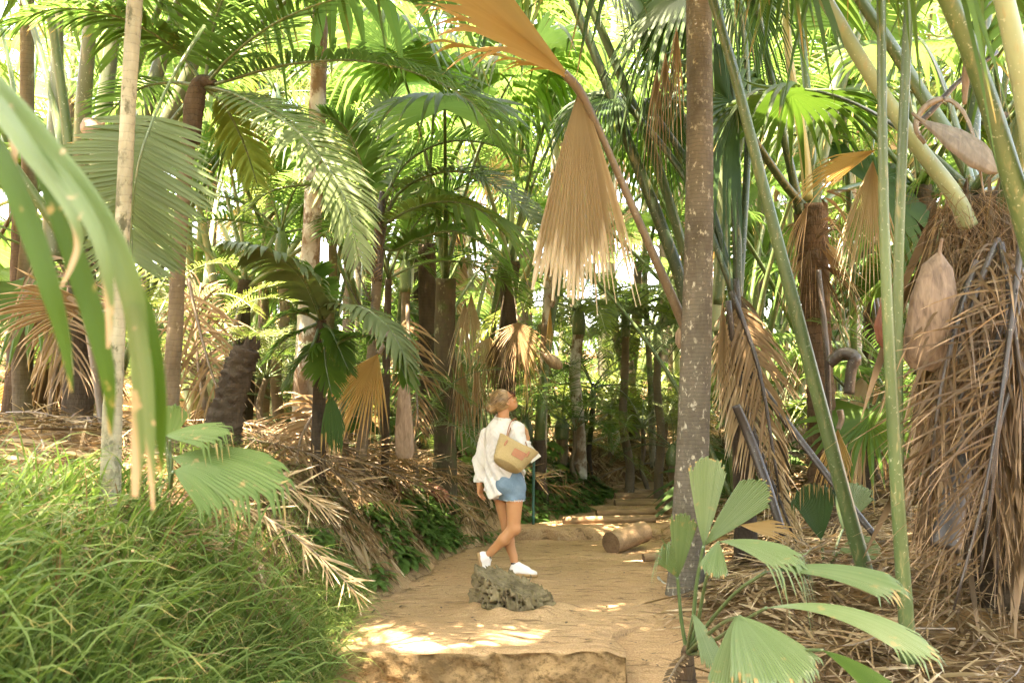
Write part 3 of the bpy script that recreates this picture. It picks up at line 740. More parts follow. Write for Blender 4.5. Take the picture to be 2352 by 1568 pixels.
# frayed hem threads, back pocket, stitched seams
mb = MB()
for a_, b_, r_, fr_ in ((hipR, kneeR, .097, .30), (hipL, kneeL, .094, .28)):
    ax = unit(b_ - a_); u = unit(np.cross(ax, (0, 1, 0))); w = np.cross(ax, u); n_ = 110
    an = np.linspace(0, 6.283, n_); c = a_ + (b_ - a_) * fr_
    rd = np.cos(an)[:, None] * u + np.sin(an)[:, None] * w
    base = c + rd * r_; base[:, 2] = .698
    ribbons(mb, base, unit(ax + rd * .1 + rng.normal(0, .25, (n_, 3))), np.cross(rd, ax), rng.uniform(.010, .022, n_), .004, .3, st=3)
m_, nt_, _, _ = new_mat('frayed_threads'); out(nt_, princ(nt_, (.6, .64, .66), .9, .1)); mb.build('frayed_hem', m_, so)

# shirt
f = Field(np.array([-.42, 8.58, .60]), np.array([.30, 9.46, 1.50]), .006)
f.cone(J(1160, 1100), J(1156, 1045), .178, .168, .03, .80, FV)
f.cone(J(1150, 1150), J(1160, 1095), .195, .182, .04, .74, FV)
f.cone(J(1156, 1045), J(1153, 1000), .168, .168, .03, .72, FV)
f.cone(shR + [-.02, .02, .0], shL + [.02, -.01, 0], .068, .066, .04)
f.cone(J(1153, 985, -.02), J(1153, 962), .12, .072, .03, .7, FV)
f.cone(shR, elR, .070, .070, .03); f.cone(elR, wrR + (elR - wrR) * .30, .072, .060, .03); f.ell(elR + [0, 0, -.01], (.075, .075, .06), k=.03)
f.cone(shL, elL, .067, .062, .03); f.cone(elL, wrL + (elL - wrL) * .12, .062, .048, .03)
sl, p = f.all()
dn = p @ np.array([.5, .2, 1.]); ac = p @ RV
fold = .007 * np.sin(ac * 60 + 5 * np.sin(p[..., 2] * 7) + p[..., 2] * 14) * (.4 + .6 * ss(1.25, .95, p[..., 2]))
fold += .004 * np.sin(p[..., 2] * 55 + 3 * np.sin(ac * 30) + ac * 35) * (.3 + .7 * (p[..., 0] > .02)) + .0012 * np.sin(p[..., 2] * 120 + 8 * np.sin(ac * 25 + 1)) + .001 * np.sin(dn * 150 + 3 * np.sin(ac * 70))
f.f[sl] += fold.astype(np.float32)
rel = p - J(1160, 1090)
an = np.arctan2(rel @ FV, rel @ RV)
hemz = .705 + .27 * np.exp(-((an + .25) / .75) ** 2) + .10 * np.exp(-((np.abs(an) - math.pi) / .7) ** 2) + .012 * np.sin(an * 7)
body = np.linalg.norm(rel[..., :2], axis=-1) < .30
arml = np.minimum(np.linalg.norm(p - elL, axis=-1), np.linalg.norm(p - (elL + wrL) / 2, axis=-1)) < .10
d_ax = (p - J(1103, 1080, .08)) @ unit(RV)   # keep the hem cut away from the hanging sleeve
cutd = np.where((d_ax < .055) & (p[..., 0] < -.23), -1, hemz - p[..., 2])
f.smax(sl, cutd, .004)
f.smax(sl, -((wrL[2] + .012) - p[..., 2]) * -1 * np.where((p[..., 0] < -.20), 1, 0) + np.where(p[..., 0] < -.20, 0, -1) if False else np.where((p[..., 0] < -.23) & (d_ax < .055), (wrL[2] + .012) - p[..., 2], -1), .003)
inner = f.f.copy()
f.smax(sl, -(inner + .0115), .002)                         # hollow cloth
f.cone(neck0 - ZV * .03, neck1 + (neck1 - neck0), .062, .070, .004, cut=True)
f.cone(wrR + (elR - wrR) * .26, wrR + (wrR - elR) * .4, .062, .085, .004, cut=True)
sh = f.mesh().build('white_shirt', M['linen'], person)
# collar, yoke seam, cuffs
def ring(mb, c, ax, r, hgt, th=.004, n=40, tilt=0, sq=1., ax2=None, wav=.0, flare=0.):
    ax = unit(ax); u = unit(np.cross(ax, (.3, .9, .1))); w = np.cross(ax, u); a = np.linspace(0, 6.2832, n, endpoint=False)
    rows = []
    for (rr_, zz) in ((r, 0), (r + th + flare * .5, hgt * .5), (r + th + flare, hgt), (r + flare, hgt), (r - th * .5 + flare * .5, hgt * .5), (r - th, 0)):
        rows.append(c + ax * zz + (rr_ + wav * np.sin(a * 5))[:, None] * (np.cos(a)[:, None] * u + np.sin(a)[:, None] * w))
    v = np.stack(rows); k = len(rows); i = np.arange(n); j = (i + 1) % n; q = []
    for z in range(k): z2 = (z + 1) % k; q.append(np.stack([z * n + i, z * n + j, z2 * n + j, z2 * n + i], -1))
    mb.add(v, np.concatenate(q))
mb = MB(); ring(mb, neck0 + [0, .0, -.004], neck1 - neck0, .066, .034, .006, wav=.002); mb.build('collar', M['linen'], sh)
mb = MB(); ring(mb, wrL + (elL - wrL) * .08, elL - wrL, .046, .045, .004, wav=.002); mb.build('cuff', M['linen'], sh)

# hair: cap, bun, strands
def hair_mat():
    m, nt, nd, lk = new_mat('blonde_hair')
    n1 = noise_(nt, 22, 4, .6, vec=coords(nt, (1, 1, 1)), dist=.5); r = attr(nt, 'rnd')
    col = mixc(nt, ramp(nt, math_(nt, 'ADD', math_(nt, 'MULTIPLY', n1, .6), math_(nt, 'MULTIPLY', r, .4)), [(.3, 0), (.7, 1)]), (.085, .046, .018), (.40, .245, .10))
    out(nt, princ(nt, col, .38, .5, bump(nt, noise_(nt, 60, 3, .6, vec=coords(nt)), .4, .003))); return m
M['hair'] = hair_mat()
f = Field(headc - .22, headc + .22, .005)
f.ell(H(0, -.020, .026), (.083, .098, .098), HM, .01); f.ell(H(0, -.06, -.035), (.062, .05, .06), HM, .03)
sl, p = f.all(); q = (p - headc) @ HM.T
f.smax(sl, q[..., 1] - (.045 + .5 * (q[..., 2] - .06)) , .01)
f.smax(sl, -(q[..., 2] + .052 + .6 * np.maximum(0, q[..., 1] + .03)), .01)
f.f[sl] += .0022 * np.sin(q[..., 0] * 150 + q[..., 2] * 60 + 20 * q[..., 1])
bun = J(1128, 937, -.05)
f.ell(bun, (.041, .041, .038), k=.008)
for k in range(7):
    a = k * .9; c = bun + np.array([math.cos(a) * .024, -.012 + .02 * math.sin(a * 2.3), math.sin(a) * .024]); f.ell(c, (.02, .018, .016), k=.008)
f.cone(bun, H(0, -.10, .0), .026, .034, .015)
hb = f.mesh().build('hair', M['hair'], person)
mb = MB()
n_ = 420
th = rng.uniform(-1.5, 1.5, n_); ph = rng.uniform(-.2, 1.25, n_)
u3 = np.stack([np.sin(th) * np.cos(ph) * .9, -.1 + .75 * np.cos(th) * .0 + rng.uniform(-.75, .35, n_), np.sin(ph)], -1); u3 = unit(u3)
base = headc + (u3 * np.array([.083, .098, .098]) + [0, -.02, .026]) @ HM
nrm_ = unit(u3 @ HM); tgt = bun - base; d_ = unit(tgt - (tgt * nrm_).sum(-1, keepdims=True) * nrm_)
ribbons(mb, base + nrm_ * .001, d_, np.cross(nrm_, d_), rng.uniform(.05, .10, n_), .0035, 0., st=5, g=(0, 0, -1))
bn = 160; ub = unit(rng.normal(size=(bn, 3))); db = unit(np.cross(ub, unit(rng.normal(size=(bn, 3)))))
ribbons(mb, bun + ub * .042, db, np.cross(ub, db), rng.uniform(.03, .06, bn), .003, .25, st=5)
fn = 46; uf = unit(np.stack([rng.normal(0, .8, fn), rng.uniform(-1, .3, fn), rng.uniform(-.2, 1, fn)], -1)); bf = headc + (uf * np.array([.084, .099, .099]) + [0, -.02, .026]) @ HM; ribbons(mb, bf, unit(uf @ HM * .5 + rng.normal(0, .6, (fn, 3)) - RT * .5), rng.normal(0, 1, (fn, 3)), rng.uniform(.02, .06, fn), .0022, .4, st=5)
mb.build('hair_strands', M['hair'], hb)
# sunglasses
m_, nt_, _, _ = new_mat('tortoise_frame'); out(nt_, princ(nt_, (.10, .018, .010), .2, .6)); M['specs'] = m_
m_, nt_, _, _ = new_mat('dark_lens'); out(nt_, princ(nt_, (.02, .010, .008), .05, .8)); M['lens'] = m_
mb = MB()
for s_ in (-1, 1):
    c = H(s_ * .033, .100, .012); a = np.linspace(0, 6.2832, 22)
    tube(mb, [c + HR * .029 * math.cos(t) + HU * .024 * math.sin(t) - HF * .012 * abs(math.cos(t)) * (s_ * math.cos(t) > 0) for t in a], .0035, n=44, sides=6)
    tube(mb, [H(s_ * .064, .088, .020), H(s_ * .074, .04, .014), H(s_ * .079, -.01, .010)], .0035, n=10, sides=6)
tube(mb, [H(-.008, .103, .016), H(0, .106, .020), H(.008, .103, .016)], .0035, n=6, sides=6)
gl = mb.build('sunglasses', M['specs'], person)
for s_ in (-1, 1):
    mb = MB(); c = H(s_ * .033, .098, .012); a = np.arange(20) / 20 * 6.2832
    r0 = np.stack([c + HR * .028 * math.cos(t) + HU * .023 * math.sin(t) for t in a]); r1 = c + (r0 - c) * .02 + HF * .004
    i = np.arange(20); j = (i + 1) % 20; mb.add(np.vstack([r0, r1]), np.stack([i, j, 20 + j, 20 + i], -1)); mb.build('lens', M['lens'], gl)
# shoes
m_, nt_, _, _ = new_mat('white_canvas'); out(nt_, princ(nt_, (.74, .69, .65), .7, .2, bump(nt_, noise_(nt_, 120, 3, vec=coords(nt_)), .3, .002))); M['canvas'] = m_
m_, nt_, _, _ = new_mat('shoe_rubber'); out(nt_, princ(nt_, (.36, .23, .11), .8, .2)); M['rubber'] = m_
m_, nt_, _, _ = new_mat('black_sock'); out(nt_, princ(nt_, (.015, .015, .016), .9, .1)); M['sock'] = m_
def shoe(an, fwd, upv):
    fwd = unit(fwd); upv = unit(np.asarray(upv, float) - fwd * (np.asarray(upv, float) @ fwd)); sd = np.cross(fwd, upv)
    O = an - upv * .075 - fwd * .045   # heel bottom
    L3 = lambda a, b, c: O + fwd * a + sd * b + upv * c
    Rm = np.stack([fwd, sd, upv])
    f = Field(O - .33, O + .33, .005)
    f.ell(L3(.045, 0, .045), (.055, .036, .045), Rm, .02); f.ell(L3(.135, 0, .035), (.085, .040, .036), Rm, .03); f.ell(L3(.215, 0, .028), (.040, .036, .026), Rm, .02)
    f.cone(L3(.045, 0, .04), L3(.045, 0, .10), .042, .040, .02); f.cone(L3(.07, 0, .085), L3(.16, 0, .055), .032, .028, .015)
    f.cone(L3(.043, 0, .085), L3(.043, 0, .14), .034, .036, .004, cut=True)
    sl, p = f.all(); f.smax(sl, -((p - O) @ upv - .010), .002)
    so = f.mesh().build('shoe', M['canvas'], person)
    mb = MB(); xs = np.linspace(-.012, .262, 26); w_ = np.interp(xs, [-.012, 0, .04, .12, .18, .23, .262], [.012, .028, .036, .034, .042, .036, .010])
    rows = []
    for zz, k in ((.022, 1.06), (.008, 1.12), (-.004, 1.06), (-.006, .5), (-.006, -.5), (-.004, -1.06), (.008, -1.12), (.022, -1.06)):
        rows.append(np.stack([L3(x, w * k, zz + .004 * (i % 2) * (zz < 0)) for i, (x, w) in enumerate(zip(xs, w_))]))
    v = np.stack(rows); nn = len(xs); i = np.arange(nn - 1); q = np.concatenate([np.stack([z * nn + i, z * nn + i + 1, ((z + 1) % 8) * nn + i + 1, ((z + 1) % 8) * nn + i], -1) for z in range(8)])
    mb.add(v, q); mb.build('sole', M['rubber'], so)
    mb = MB()
    for k in range(4): tube(mb, [L3(.085 + .022 * k, -.022, .086 - .012 * k), L3(.09 + .022 * k, 0, .098 - .013 * k), L3(.085 + .022 * k, .022, .086 - .012 * k)], .004, n=8, sides=6)
    mb.build('laces', M['canvas'], so)
    mb = MB(); ring(mb, L3(.043, 0, .088), upv, .037, .022, .003); mb.build('sock', M['sock'], so)
fwdw = unit(np.array([.86, .15, 0]))
shoe(ankL, np.array([.92, -.38, -.02]), (0, 0, 1))
shoe(ankR, np.array([.18, .14, -1.0]), np.array([.85, .1, .25]))

# ------------------------------------------------------------------ straw bag under her arm
m, nt, nd, lk = new_mat('woven_straw')
w = nt.nodes.new('ShaderNodeTexWave'); w.bands_direction = 'Z'; w.inputs['Scale'].default_value = 16; w.inputs['Distortion'].default_value = 1.2; w.inputs['Detail'].default_value = 2
lk.new(attr(nt, 'tip'), w.inputs['Vector'])
cb = nt.nodes.new('ShaderNodeCombineXYZ'); lk.new(attr(nt, 'tip'), cb.inputs[2]); lk.new(cb.outputs[0], w.inputs['Vector'])
n1 = noise_(nt, 30, 4, .6, vec=coords(nt)); n3 = noise_(nt, 170, 3, .6, vec=coords(nt))
col = mixc(nt, n1, (.56, .40, .17), (.74, .58, .30)); col = mixc(nt, ramp(nt, w.outputs['Fac'], [(0, .6), (.25, 0)]), col, (.36, .22, .08)); col = mixc(nt, ramp(nt, n3, [(.35, .5), (.55, 0)]), col, (.42, .28, .11))
out(nt, princ(nt, col, .75, .25, bump(nt, math_(nt, 'ADD', math_(nt, 'MULTIPLY', w.outputs['Fac'], 2.), n3), .9, .004))); M['straw'] = m
m_, nt_, _, _ = new_mat('tan_leather'); out(nt_, princ(nt_, mixc(nt_, noise_(nt_, 30, 4, vec=coords(nt_)), (.25, .095, .04), (.36, .15, .07)), .5, .4)); M['leather'] = m_
BA = unit(np.array([.86, -.12, -.42])); BU0 = np.array([.30, .50, .80]); BU = unit(BU0 - BA * (BA @ BU0)); BB = np.cross(BU, BA)
bc = P(1163, 1070, 8.60)
bag = thing('straw_bag', 'round bottomed straw bag with brown leather handles hanging from the woman\'s right shoulder', 'bag', bc)
Hh = .235; nu = 72; mb = MB(); rows = []; tp = []
def bag_pt(a, zf, inset=0.):
    ra = np.interp(zf, [0, .12, .5, 1], [.12, .138, .162, .19]) - inset; rb = np.interp(zf, [0, .12, .5, 1], [.078, .092, .09, .07]) - inset
    sag = -.012 * (np.abs(np.cos(a)) < 2) * (1 - np.abs(np.cos(a))) * zf ** 2
    return bc + BA * (ra * np.cos(a))[:, None] + BB * (rb * np.sin(a))[:, None] + BU * (zf * Hh + sag + .02 * np.cos(a) ** 2 * zf)[:, None]
a = np.arange(nu) / nu * 6.2832
for k in range(9): e = .02 + .98 * k / 8; c0 = bag_pt(a, 0.); rows.append(bc + (c0 - bc) * e - BU * .012 * (1 - e ** 2)); tp.append(np.full(nu, .35 * e))
for k in range(1, 26): rows.append(bag_pt(a, k / 25.) + (rng.normal(0, .0012, (nu, 3)))); tp.append(np.full(nu, .35 + .65 * k / 25))
for k in range(25, 2, -4): rows.append(bag_pt(a, k / 25., .008)); tp.append(np.full(nu, .35 + .65 * k / 25))
v = np.stack(rows); K = len(rows); i = np.arange(nu); j = (i + 1) % nu
q = np.concatenate([np.stack([z * nu + i, z * nu + j, (z + 1) * nu + j, (z + 1) * nu + i], -1) for z in range(K - 1)])
mb.add(v, q, np.concatenate(tp)); mb.build('basket', M['straw'], bag)
sgn = -1 if (BB @ (CAM - bc)) < 0 else 1
for s_, off in ((1, 0), (-1, 1)):
    b0 = bag_pt(np.array([math.pi / 2 * sgn * s_ + .55 * -1 * sgn * s_ * -1]), .80)[0] + BB * sgn * s_ * .006
    b1 = bag_pt(np.array([math.pi / 2 * sgn * s_ - .75 * sgn * s_]), .78)[0] + BB * sgn * s_ * .006
    top = J(1172 + 6 * off, 972 - off * 2, -.16 + .05 * off); top2 = J(1188, 966, .02 + .04 * off)
    mid0 = J(1164 + 3 * off, 1000, -.215 + .03 * off)
    mb = MB(); tube(mb, [b0, mid0, top, J(1183, 961, -.08 + .03 * off), top2, J(1196, 985, .10), b1], .0052, n=48, sides=8); mb.build('handle', M['leather'], bag)
    for bb in (b0, b1):
        mb = MB(); f_ = bb - BU * .03; u = BA; nn_ = BB * sgn * s_
        aa = np.arange(16) / 16 * 6.2832; r0 = f_ + np.cos(aa)[:, None] * u * .011 + np.sin(aa)[:, None] * BU * .034 + nn_ * .006
        mb.add(np.vstack([r0, f_ + (r0 - f_) * .05 + nn_ * .003]), np.stack([np.arange(16), (np.arange(16) + 1) % 16, 16 + (np.arange(16) + 1) % 16, 16 + np.arange(16)], -1))
        mb.build('handle_tab', M['leather'], bag)
# leather patch curved on the basket side
mb = MB(); aa = np.linspace(-.02, .75, 10); zz = np.linspace(.30, .66, 6)
rws = np.stack([bag_pt(math.pi / 2 * sgn - aa * sgn, z) + BB * sgn * .005 for z in zz]); idx = np.arange(60).reshape(6, 10)
mb.add(rws, np.stack([idx[:-1, :-1], idx[:-1, 1:], idx[1:, 1:], idx[1:, :-1]], -1).reshape(-1, 4)); mb.build('leather_patch', M['leather'], bag)
# ------------------------------------------------------------------ palms: shared frond meshes
def PX(lst): return np.array([P(*q) for q in lst])
HEROES = []   # names never removed by the sun-gap check
def fan_variant(theta0, seed, leaf, stalk, Lp=2.2, R=1.15, dead=False):
    rg = np.random.default_rng(seed)
    n = 14; th = np.radians(theta0 + np.linspace(0, 1, n) ** 1.5 * (22 if not dead else 10)); s = Lp / (n - 1)
    pts = np.concatenate([[[0, 0, 0]], np.cumsum(np.stack([0 * th, np.sin(th) * s, np.cos(th) * s], -1), 0)])
    mb = MB(); tube(mb, pts, [.036, .026, .019, .015], n=16, sides=7, flat=.8); pet = mb.mesh('fan_petiole', M[stalk])
    t1 = th[-1] + np.radians(18 if not dead else 8)
    mb = MB()
    fan_add(mb, pts[-1], (0, math.sin(t1), math.cos(t1)), (0, -math.cos(t1), math.sin(t1)), R=R, n=34, m=7, half=rg.uniform(1.9, 2.4) if not dead else rg.uniform(.8, 1.3),
            droop=rg.uniform(.12, .35), finger=rg.uniform(.3, .9), split=rg.uniform(.5, .68), cup=rg.uniform(-.05, .25) if not dead else .5, seed=seed, pleat=.4, tatter=.1 if not dead else .35, curlback=.06 if not dead else .15)
    bl = mb.mesh('fan_blade', M[leaf], pts[-1])
    return theta0, pet, bl, pts[-1]
FANV = {}
for leaf, stalk in (('fan', 'stalk'), ('fan_bright', 'stalk_pale'), ('fan_dark', 'stalk_dark'), ('fan_pale', 'stalk_pale')):
    FANV[leaf] = [fan_variant(t, 100 + i, leaf, stalk) for i, t in enumerate((6, 14, 24, 34, 46, 60, 78, 95))]
FANV['dead'] = [fan_variant(t, 200 + i, l, 'stalk_dead', 1.6, 1.1, True) for i, (t, l) in enumerate(((150, 'dead'), (158, 'dead_tan'), (165, 'dead_dark'), (140, 'dead'), (162, 'dead_gold')))]
def feather_variant(theta0, bend, seed, leaf, stalk, L=2.6, ll=.62, n=46, droop=.5, lift=.2, width=.036, dead=False):
    k = 16; th = np.radians(theta0 + np.linspace(0, 1, k) ** 1.2 * bend); s = L / k
    pts = np.concatenate([[[0, 0, 0]], np.cumsum(np.stack([0 * th, np.sin(th) * s, np.cos(th) * s], -1), 0)])
    up = (0, -math.cos(th[k // 2]), math.sin(th[k // 2]))
    mb = MB(); feather(mb, pts, ll, n=n, width=width, droop=droop, lift=lift, up=up, seed=seed, st=5, start=.2, rr=(.022, .004), jit=.06 if not dead else .2, missing=0 if not dead else .2)
    return theta0, mb.mesh('feather_frond', [M[leaf], M[stalk]])
FEAV = {}
for leaf, stalk in (('feather', 'stalk'), ('feather_yellow', 'stalk_pale'), ('feather_grey', 'stalk')):
    FEAV[leaf] = [feather_variant(t, b, 300 + i, leaf, stalk, droop=d) for i, (t, b, d) in enumerate(((8, 60, .4), (20, 75, .6), (32, 80, .45), (45, 85, .8), (60, 75, .5), (75, 65, .9)))]
for leaf, stalk, src in (('fine', 'stalk', 'feather'), ('fine_grey', 'stalk', 'feather_grey'), ('fine_yellow', 'stalk_pale', 'feather_yellow')):
    FEAV[leaf] = [feather_variant(t, b, 320 + i, src, stalk, droop=d, n=36, width=.024, lift=.25) for i, (t, b, d) in enumerate(((8, 60, .5), (20, 75, .6), (32, 80, .5), (45, 85, .9), (60, 75, .6), (75, 65, .9)))]
FEAV['dead'] = [feather_variant(t, b, 340 + i, l, 'stalk_dead', droop=.5, lift=-.1, dead=True, width=.026) for i, (t, b, l) in enumerate(((120, 45, 'dead'), (140, 30, 'dead_dark'), (160, 15, 'dead'), (105, 60, 'dead_tan')))]

def place(me, name, parent, loc, rz, s, rx=0., ry=0.):
    o = bpy.data.objects.new(name, me); COL.objects.link(o); o.parent = parent
    o.location = tuple(float(c) for c in loc); o.rotation_euler = (rx, ry, rz); o.scale = (s, s, s); return o
def trunk_mesh(h, r, lean, mat, seed, dz=.3):
    rg = np.random.default_rng(seed); k = 5
    pts = [np.array([lean[0] * t ** 1.3 + rg.normal(0, .03) * (0 < t < 1), lean[1] * t ** 1.3 + rg.normal(0, .03) * (0 < t < 1), -dz + (h + dz) * t]) for t in np.linspace(0, 1, k)]
    mb = MB(); tube(mb, pts, [r * 1.35, r * 1.05, r, r * .95, r * .9], n=40, sides=12, rough=.02, seed=seed); return mb.mesh('trunk', M[mat])
def fan_palm(loc, h, r, label, group=None, nf=10, s=1., leaf='fan', bark='bark_dark', seed=0, lean=(0, 0), ndead=2, tmin=4, tmax=88, az0=None, cat='palm tree', name='fan_palm', fibre=True, bs=1.):
    rg = np.random.default_rng(seed + 1000); loc = np.asarray(loc, float)
    t = thing(name, label, cat, loc, group)
    if h > .25: place(trunk_mesh(h, r, lean, bark, seed), 'trunk', t, (0, 0, 0), 0, 1)
    top = np.array([lean[0], lean[1], h])
    for k in range(nf):
        th = tmin + (tmax - tmin) * ((k + .5) / nf) ** 1.1
        var = min(FANV[leaf], key=lambda v: abs(v[0] - th) + rg.random() * 6)
        az = (k * 2.39996 + (az0 if az0 is not None else seed)) + rg.normal(0, .15)
        f_ = place(var[1], 'frond', t, top + [0, 0, -.02 * k], az, s * rg.uniform(.85, 1.12), rx=-math.radians(th - var[0]) * .0, ry=rg.normal(0, .06))
        place(var[2], 'leaf_blade', f_, var[3], 0, bs)
    for k in range(ndead):
        var = FANV['dead'][rg.integers(5)]
        f_ = place(var[1], 'dead_frond', t, top + [0, 0, -.1], rg.uniform(0, 6.28), s * rg.uniform(.7, 1.))
        place(var[2], 'leaf_blade', f_, var[3], 0, 1)
    return t
def feather_palm(loc, h, r, label, group=None, nf=9, s=1., leaf='feather', bark='bark_brown', seed=0, lean=(0, 0), ndead=0, cat='palm tree', name='feather_palm', tmin=5, tmax=80, shaft=True):
    rg = np.random.default_rng(seed + 2000); loc = np.asarray(loc, float)
    t = thing(name, label, cat, loc, group)
    top = np.array([lean[0], lean[1], h])
    if h > .25:
        place(trunk_mesh(h, r, lean, bark, seed), 'trunk', t, (0, 0, 0), 0, 1)
        if shaft:
            mb = MB(); tube(mb, [top - [0, 0, .05], top + [0, 0, .25 * s], top + [0, 0, .55 * s]], [r * 1.1, r * 1.15, r * .5], n=10, sides=10); place(mb.mesh('crownshaft', M['stalk']), 'crownshaft', t, (0, 0, 0), 0, 1)
            top = top + [0, 0, .4 * s]
    for k in range(nf):
        th = tmin + (tmax - tmin) * ((k + .5) / nf)
        var = min(FEAV[leaf], key=lambda v: abs(v[0] - th) + rg.random() * 8)
        place(var[1], 'frond', t, top, k * 2.39996 + seed + rg.normal(0, .2), s * rg.uniform(.85, 1.12), ry=rg.normal(0, .08))
    for k in range(ndead):
        place(FEAV['dead'][rg.integers(4)][1], 'dead_frond', t, top, rg.uniform(0, 6.28), s * rg.uniform(.8, 1))
    return t

# hero helpers (world space, real depths)
def hero_stem(parent, name, pts, rpx, mat, sides=12, n=40, flat=1., rough=0.):
    pts = np.array(pts, float); c = PX(pts)
    if name == 'trunk' and c[0][2] > g1(c[0][0], c[0][1]) - .1:
        c = np.vstack([[c[0][0], c[0][1], g1(c[0][0], c[0][1]) - .25], c]); pts = np.vstack([pts[0], pts]); rpx = [rpx[0] * 1.12] + list(rpx)
    r = np.interp(np.linspace(0, 1, n), np.linspace(0, 1, len(rpx)), rpx) * np.interp(np.linspace(0, 1, n), np.linspace(0, 1, len(pts)), pts[:, 2]) / F
    mb = MB(); tube(mb, c, r, n=n, sides=sides, flat=flat, rough=rough, seed=int(pts[0][0])); return mb.build(name, M[mat], parent)
def hero_feather(parent, pts, ll_px, leaf='feather', stalk='stalk', name='frond', **kw):
    d = np.mean([q[2] for q in pts]); mb = MB()
    rr = kw.pop('rr_px', (5, 1.2)); wd = kw.pop('w_px', 9)
    feather(mb, PX(pts), ll_px * d / F, width=wd * d / F, rr=(rr[0] * d / F, rr[1] * d / F), **kw)
    return mb.build(name, [M[leaf], M[stalk]], parent)
def hero_fan(parent, hub, tipp, R_px, leaf, normal=(0, -1, .2), name='leaf_blade', smooth=True, **kw):
    """fan blade: hub and tip given as (px,py,d); real size from depth"""
    b, e = P(*hub), P(*tipp); R = R_px * hub[2] / F
    mb = MB(); fan_add(mb, b, e - b, normal, R=R, **kw); return mb.build(name, M[leaf], parent, smooth)

# ---- tall ringed trunk right of the path
t = thing('palm_tree', 'tall straight palm trunk, brown and ringed with pale lichen flecks, standing right of the path', 'palm tree', at_ground(1574, 8.1))
hero_stem(t, 'trunk', [(1570, 1400, 8.1), (1577, 1300, 8.1), (1592, 1000, 8.1), (1604, 600, 8.1), (1607, 250, 8.1), (1604, -60, 8.1), (1600, -560, 8.1)], [48, 41, 37, 33, 30, 28.5, 28], 'bark', sides=28, n=120, rough=.006)
crown0 = P(1600, -560, 8.1) - ORG[t.name]
for k in range(5):
    v_ = FANV['fan'][(k * 3) % 8]; f_ = place(v_[1], 'frond', t, crown0, k * 2.4, .95); place(v_[2], 'leaf_blade', f_, v_[3], 0, 1)

# ---- slim pale trunk on the left with the big face-on feather frond
t = thing('palm_tree', 'slim pale lichened palm trunk on the left bank, broad feather frond hanging beside it', 'palm tree', at_ground(262, 5.6))
hero_stem(t, 'trunk', [(258, 960, 5.6), (262, 880, 5.6), (272, 700, 5.6), (285, 450, 5.6), (297, 200, 5.6), (312, -40, 5.6), (330, -420, 5.6)], [22, 20, 18, 17, 17, 18, 16], 'bark_pale', sides=20, n=90, rough=.012)
hero_feather(t, [(470, 60, 6.2), (400, 170, 6.0), (352, 275, 5.8), (322, 360, 5.75), (308, 440, 5.75), (302, 530, 5.8), (306, 600, 5.8)], 215, 'feather_grey', 'stalk', n=60, w_px=12, droop=.12, lift=.0, up=(0, -1, .05), ang=(84, 52), start=.32, st=6, fold=.25, jit=.03)
for k in range(9): place(FEAV['feather'][k % 6][1], 'frond', t, P(330, -420, 5.6) - ORG[t.name], k * 2.4 + 1, 1.0)

# ---- large feather palm in the upper left
t = thing('feather_palm', 'large feather palm with dark crown and long fronds arching to the centre', 'palm tree', at_ground(405, 7.4))
hero_stem(t, 'trunk', [(392, 900, 7.4), (402, 760, 7.4), (412, 560, 7.4), (428, 380, 7.4), (446, 215, 7.4)], [20, 18, 16, 15, 17], 'bark_brown', sides=18, n=70, rough=.02)
hero_stem(t, 'crownshaft', [(440, 330, 7.4), (446, 240, 7.4), (462, 190, 7.35), (495, 190, 7.3)], [19, 24, 18, 8], 'bark_dark', sides=14)
cr = (470, 200, 7.35)
hero_feather(t, [cr, (540, 180, 7.2), (640, 152, 7.0), (760, 138, 6.85), (880, 146, 6.75), (1000, 185, 6.65), (1090, 240, 6.6), (1135, 310, 6.6)], 195, n=84, w_px=10, droop=1.0, lift=.30, start=.1, st=6, up=(0, -.25, 1), ang=(62, 38))
hero_feather(t, [cr, (530, 130, 7.1), (620, 60, 6.8), (730, 10, 6.6), (850, -15, 6.5), (960, 10, 6.4)], 170, n=66, w_px=10, droop=.6, lift=.35, start=.1, st=6, up=(0, -.2, 1))
hero_feather(t, [cr, (520, 208, 7.1), (600, 245, 6.8), (670, 290, 6.5), (725, 345, 6.3), (775, 420, 6.15), (805, 500, 6.1), (825, 600, 6.1)], 130, 'feather_grey', n=72, w_px=9, droop=.7, lift=.1, start=.14, st=6, ang=(62, 38), up=(.2, -.6, .8))
hero_feather(t, [cr, (480, 120, 7.3), (500, 30, 7.1), (540, -60, 6.9), (600, -130, 6.6)], 150, n=46, droop=.5, lift=.3, st=5)
hero_feather(t, [cr, (420, 130, 7.4), (340, 70, 7.2), (240, 30, 7.0), (120, 20, 6.8), (20, 60, 6.7)], 150, n=66, w_px=12, droop=1.1, lift=.1, start=.15, st=6)
hero_feather(t, [cr, (400, 190, 7.7), (330, 200, 7.9), (260, 250, 8.0), (220, 330, 8.0)], 120, 'feather', n=46, droop=.8, lift=.1, start=.15)
hero_feather(t, [cr, (560, 230, 7.6), (640, 260, 8.0), (720, 330, 8.3), (780, 420, 8.5)], 120, n=56, droop=.8, lift=.15, start=.15)
hero_feather(t, [cr, (520, 250, 7.5), (560, 330, 7.7), (590, 420, 7.9)], 110, 'feather_yellow', n=44, droop=.6, lift=.1, start=.2)

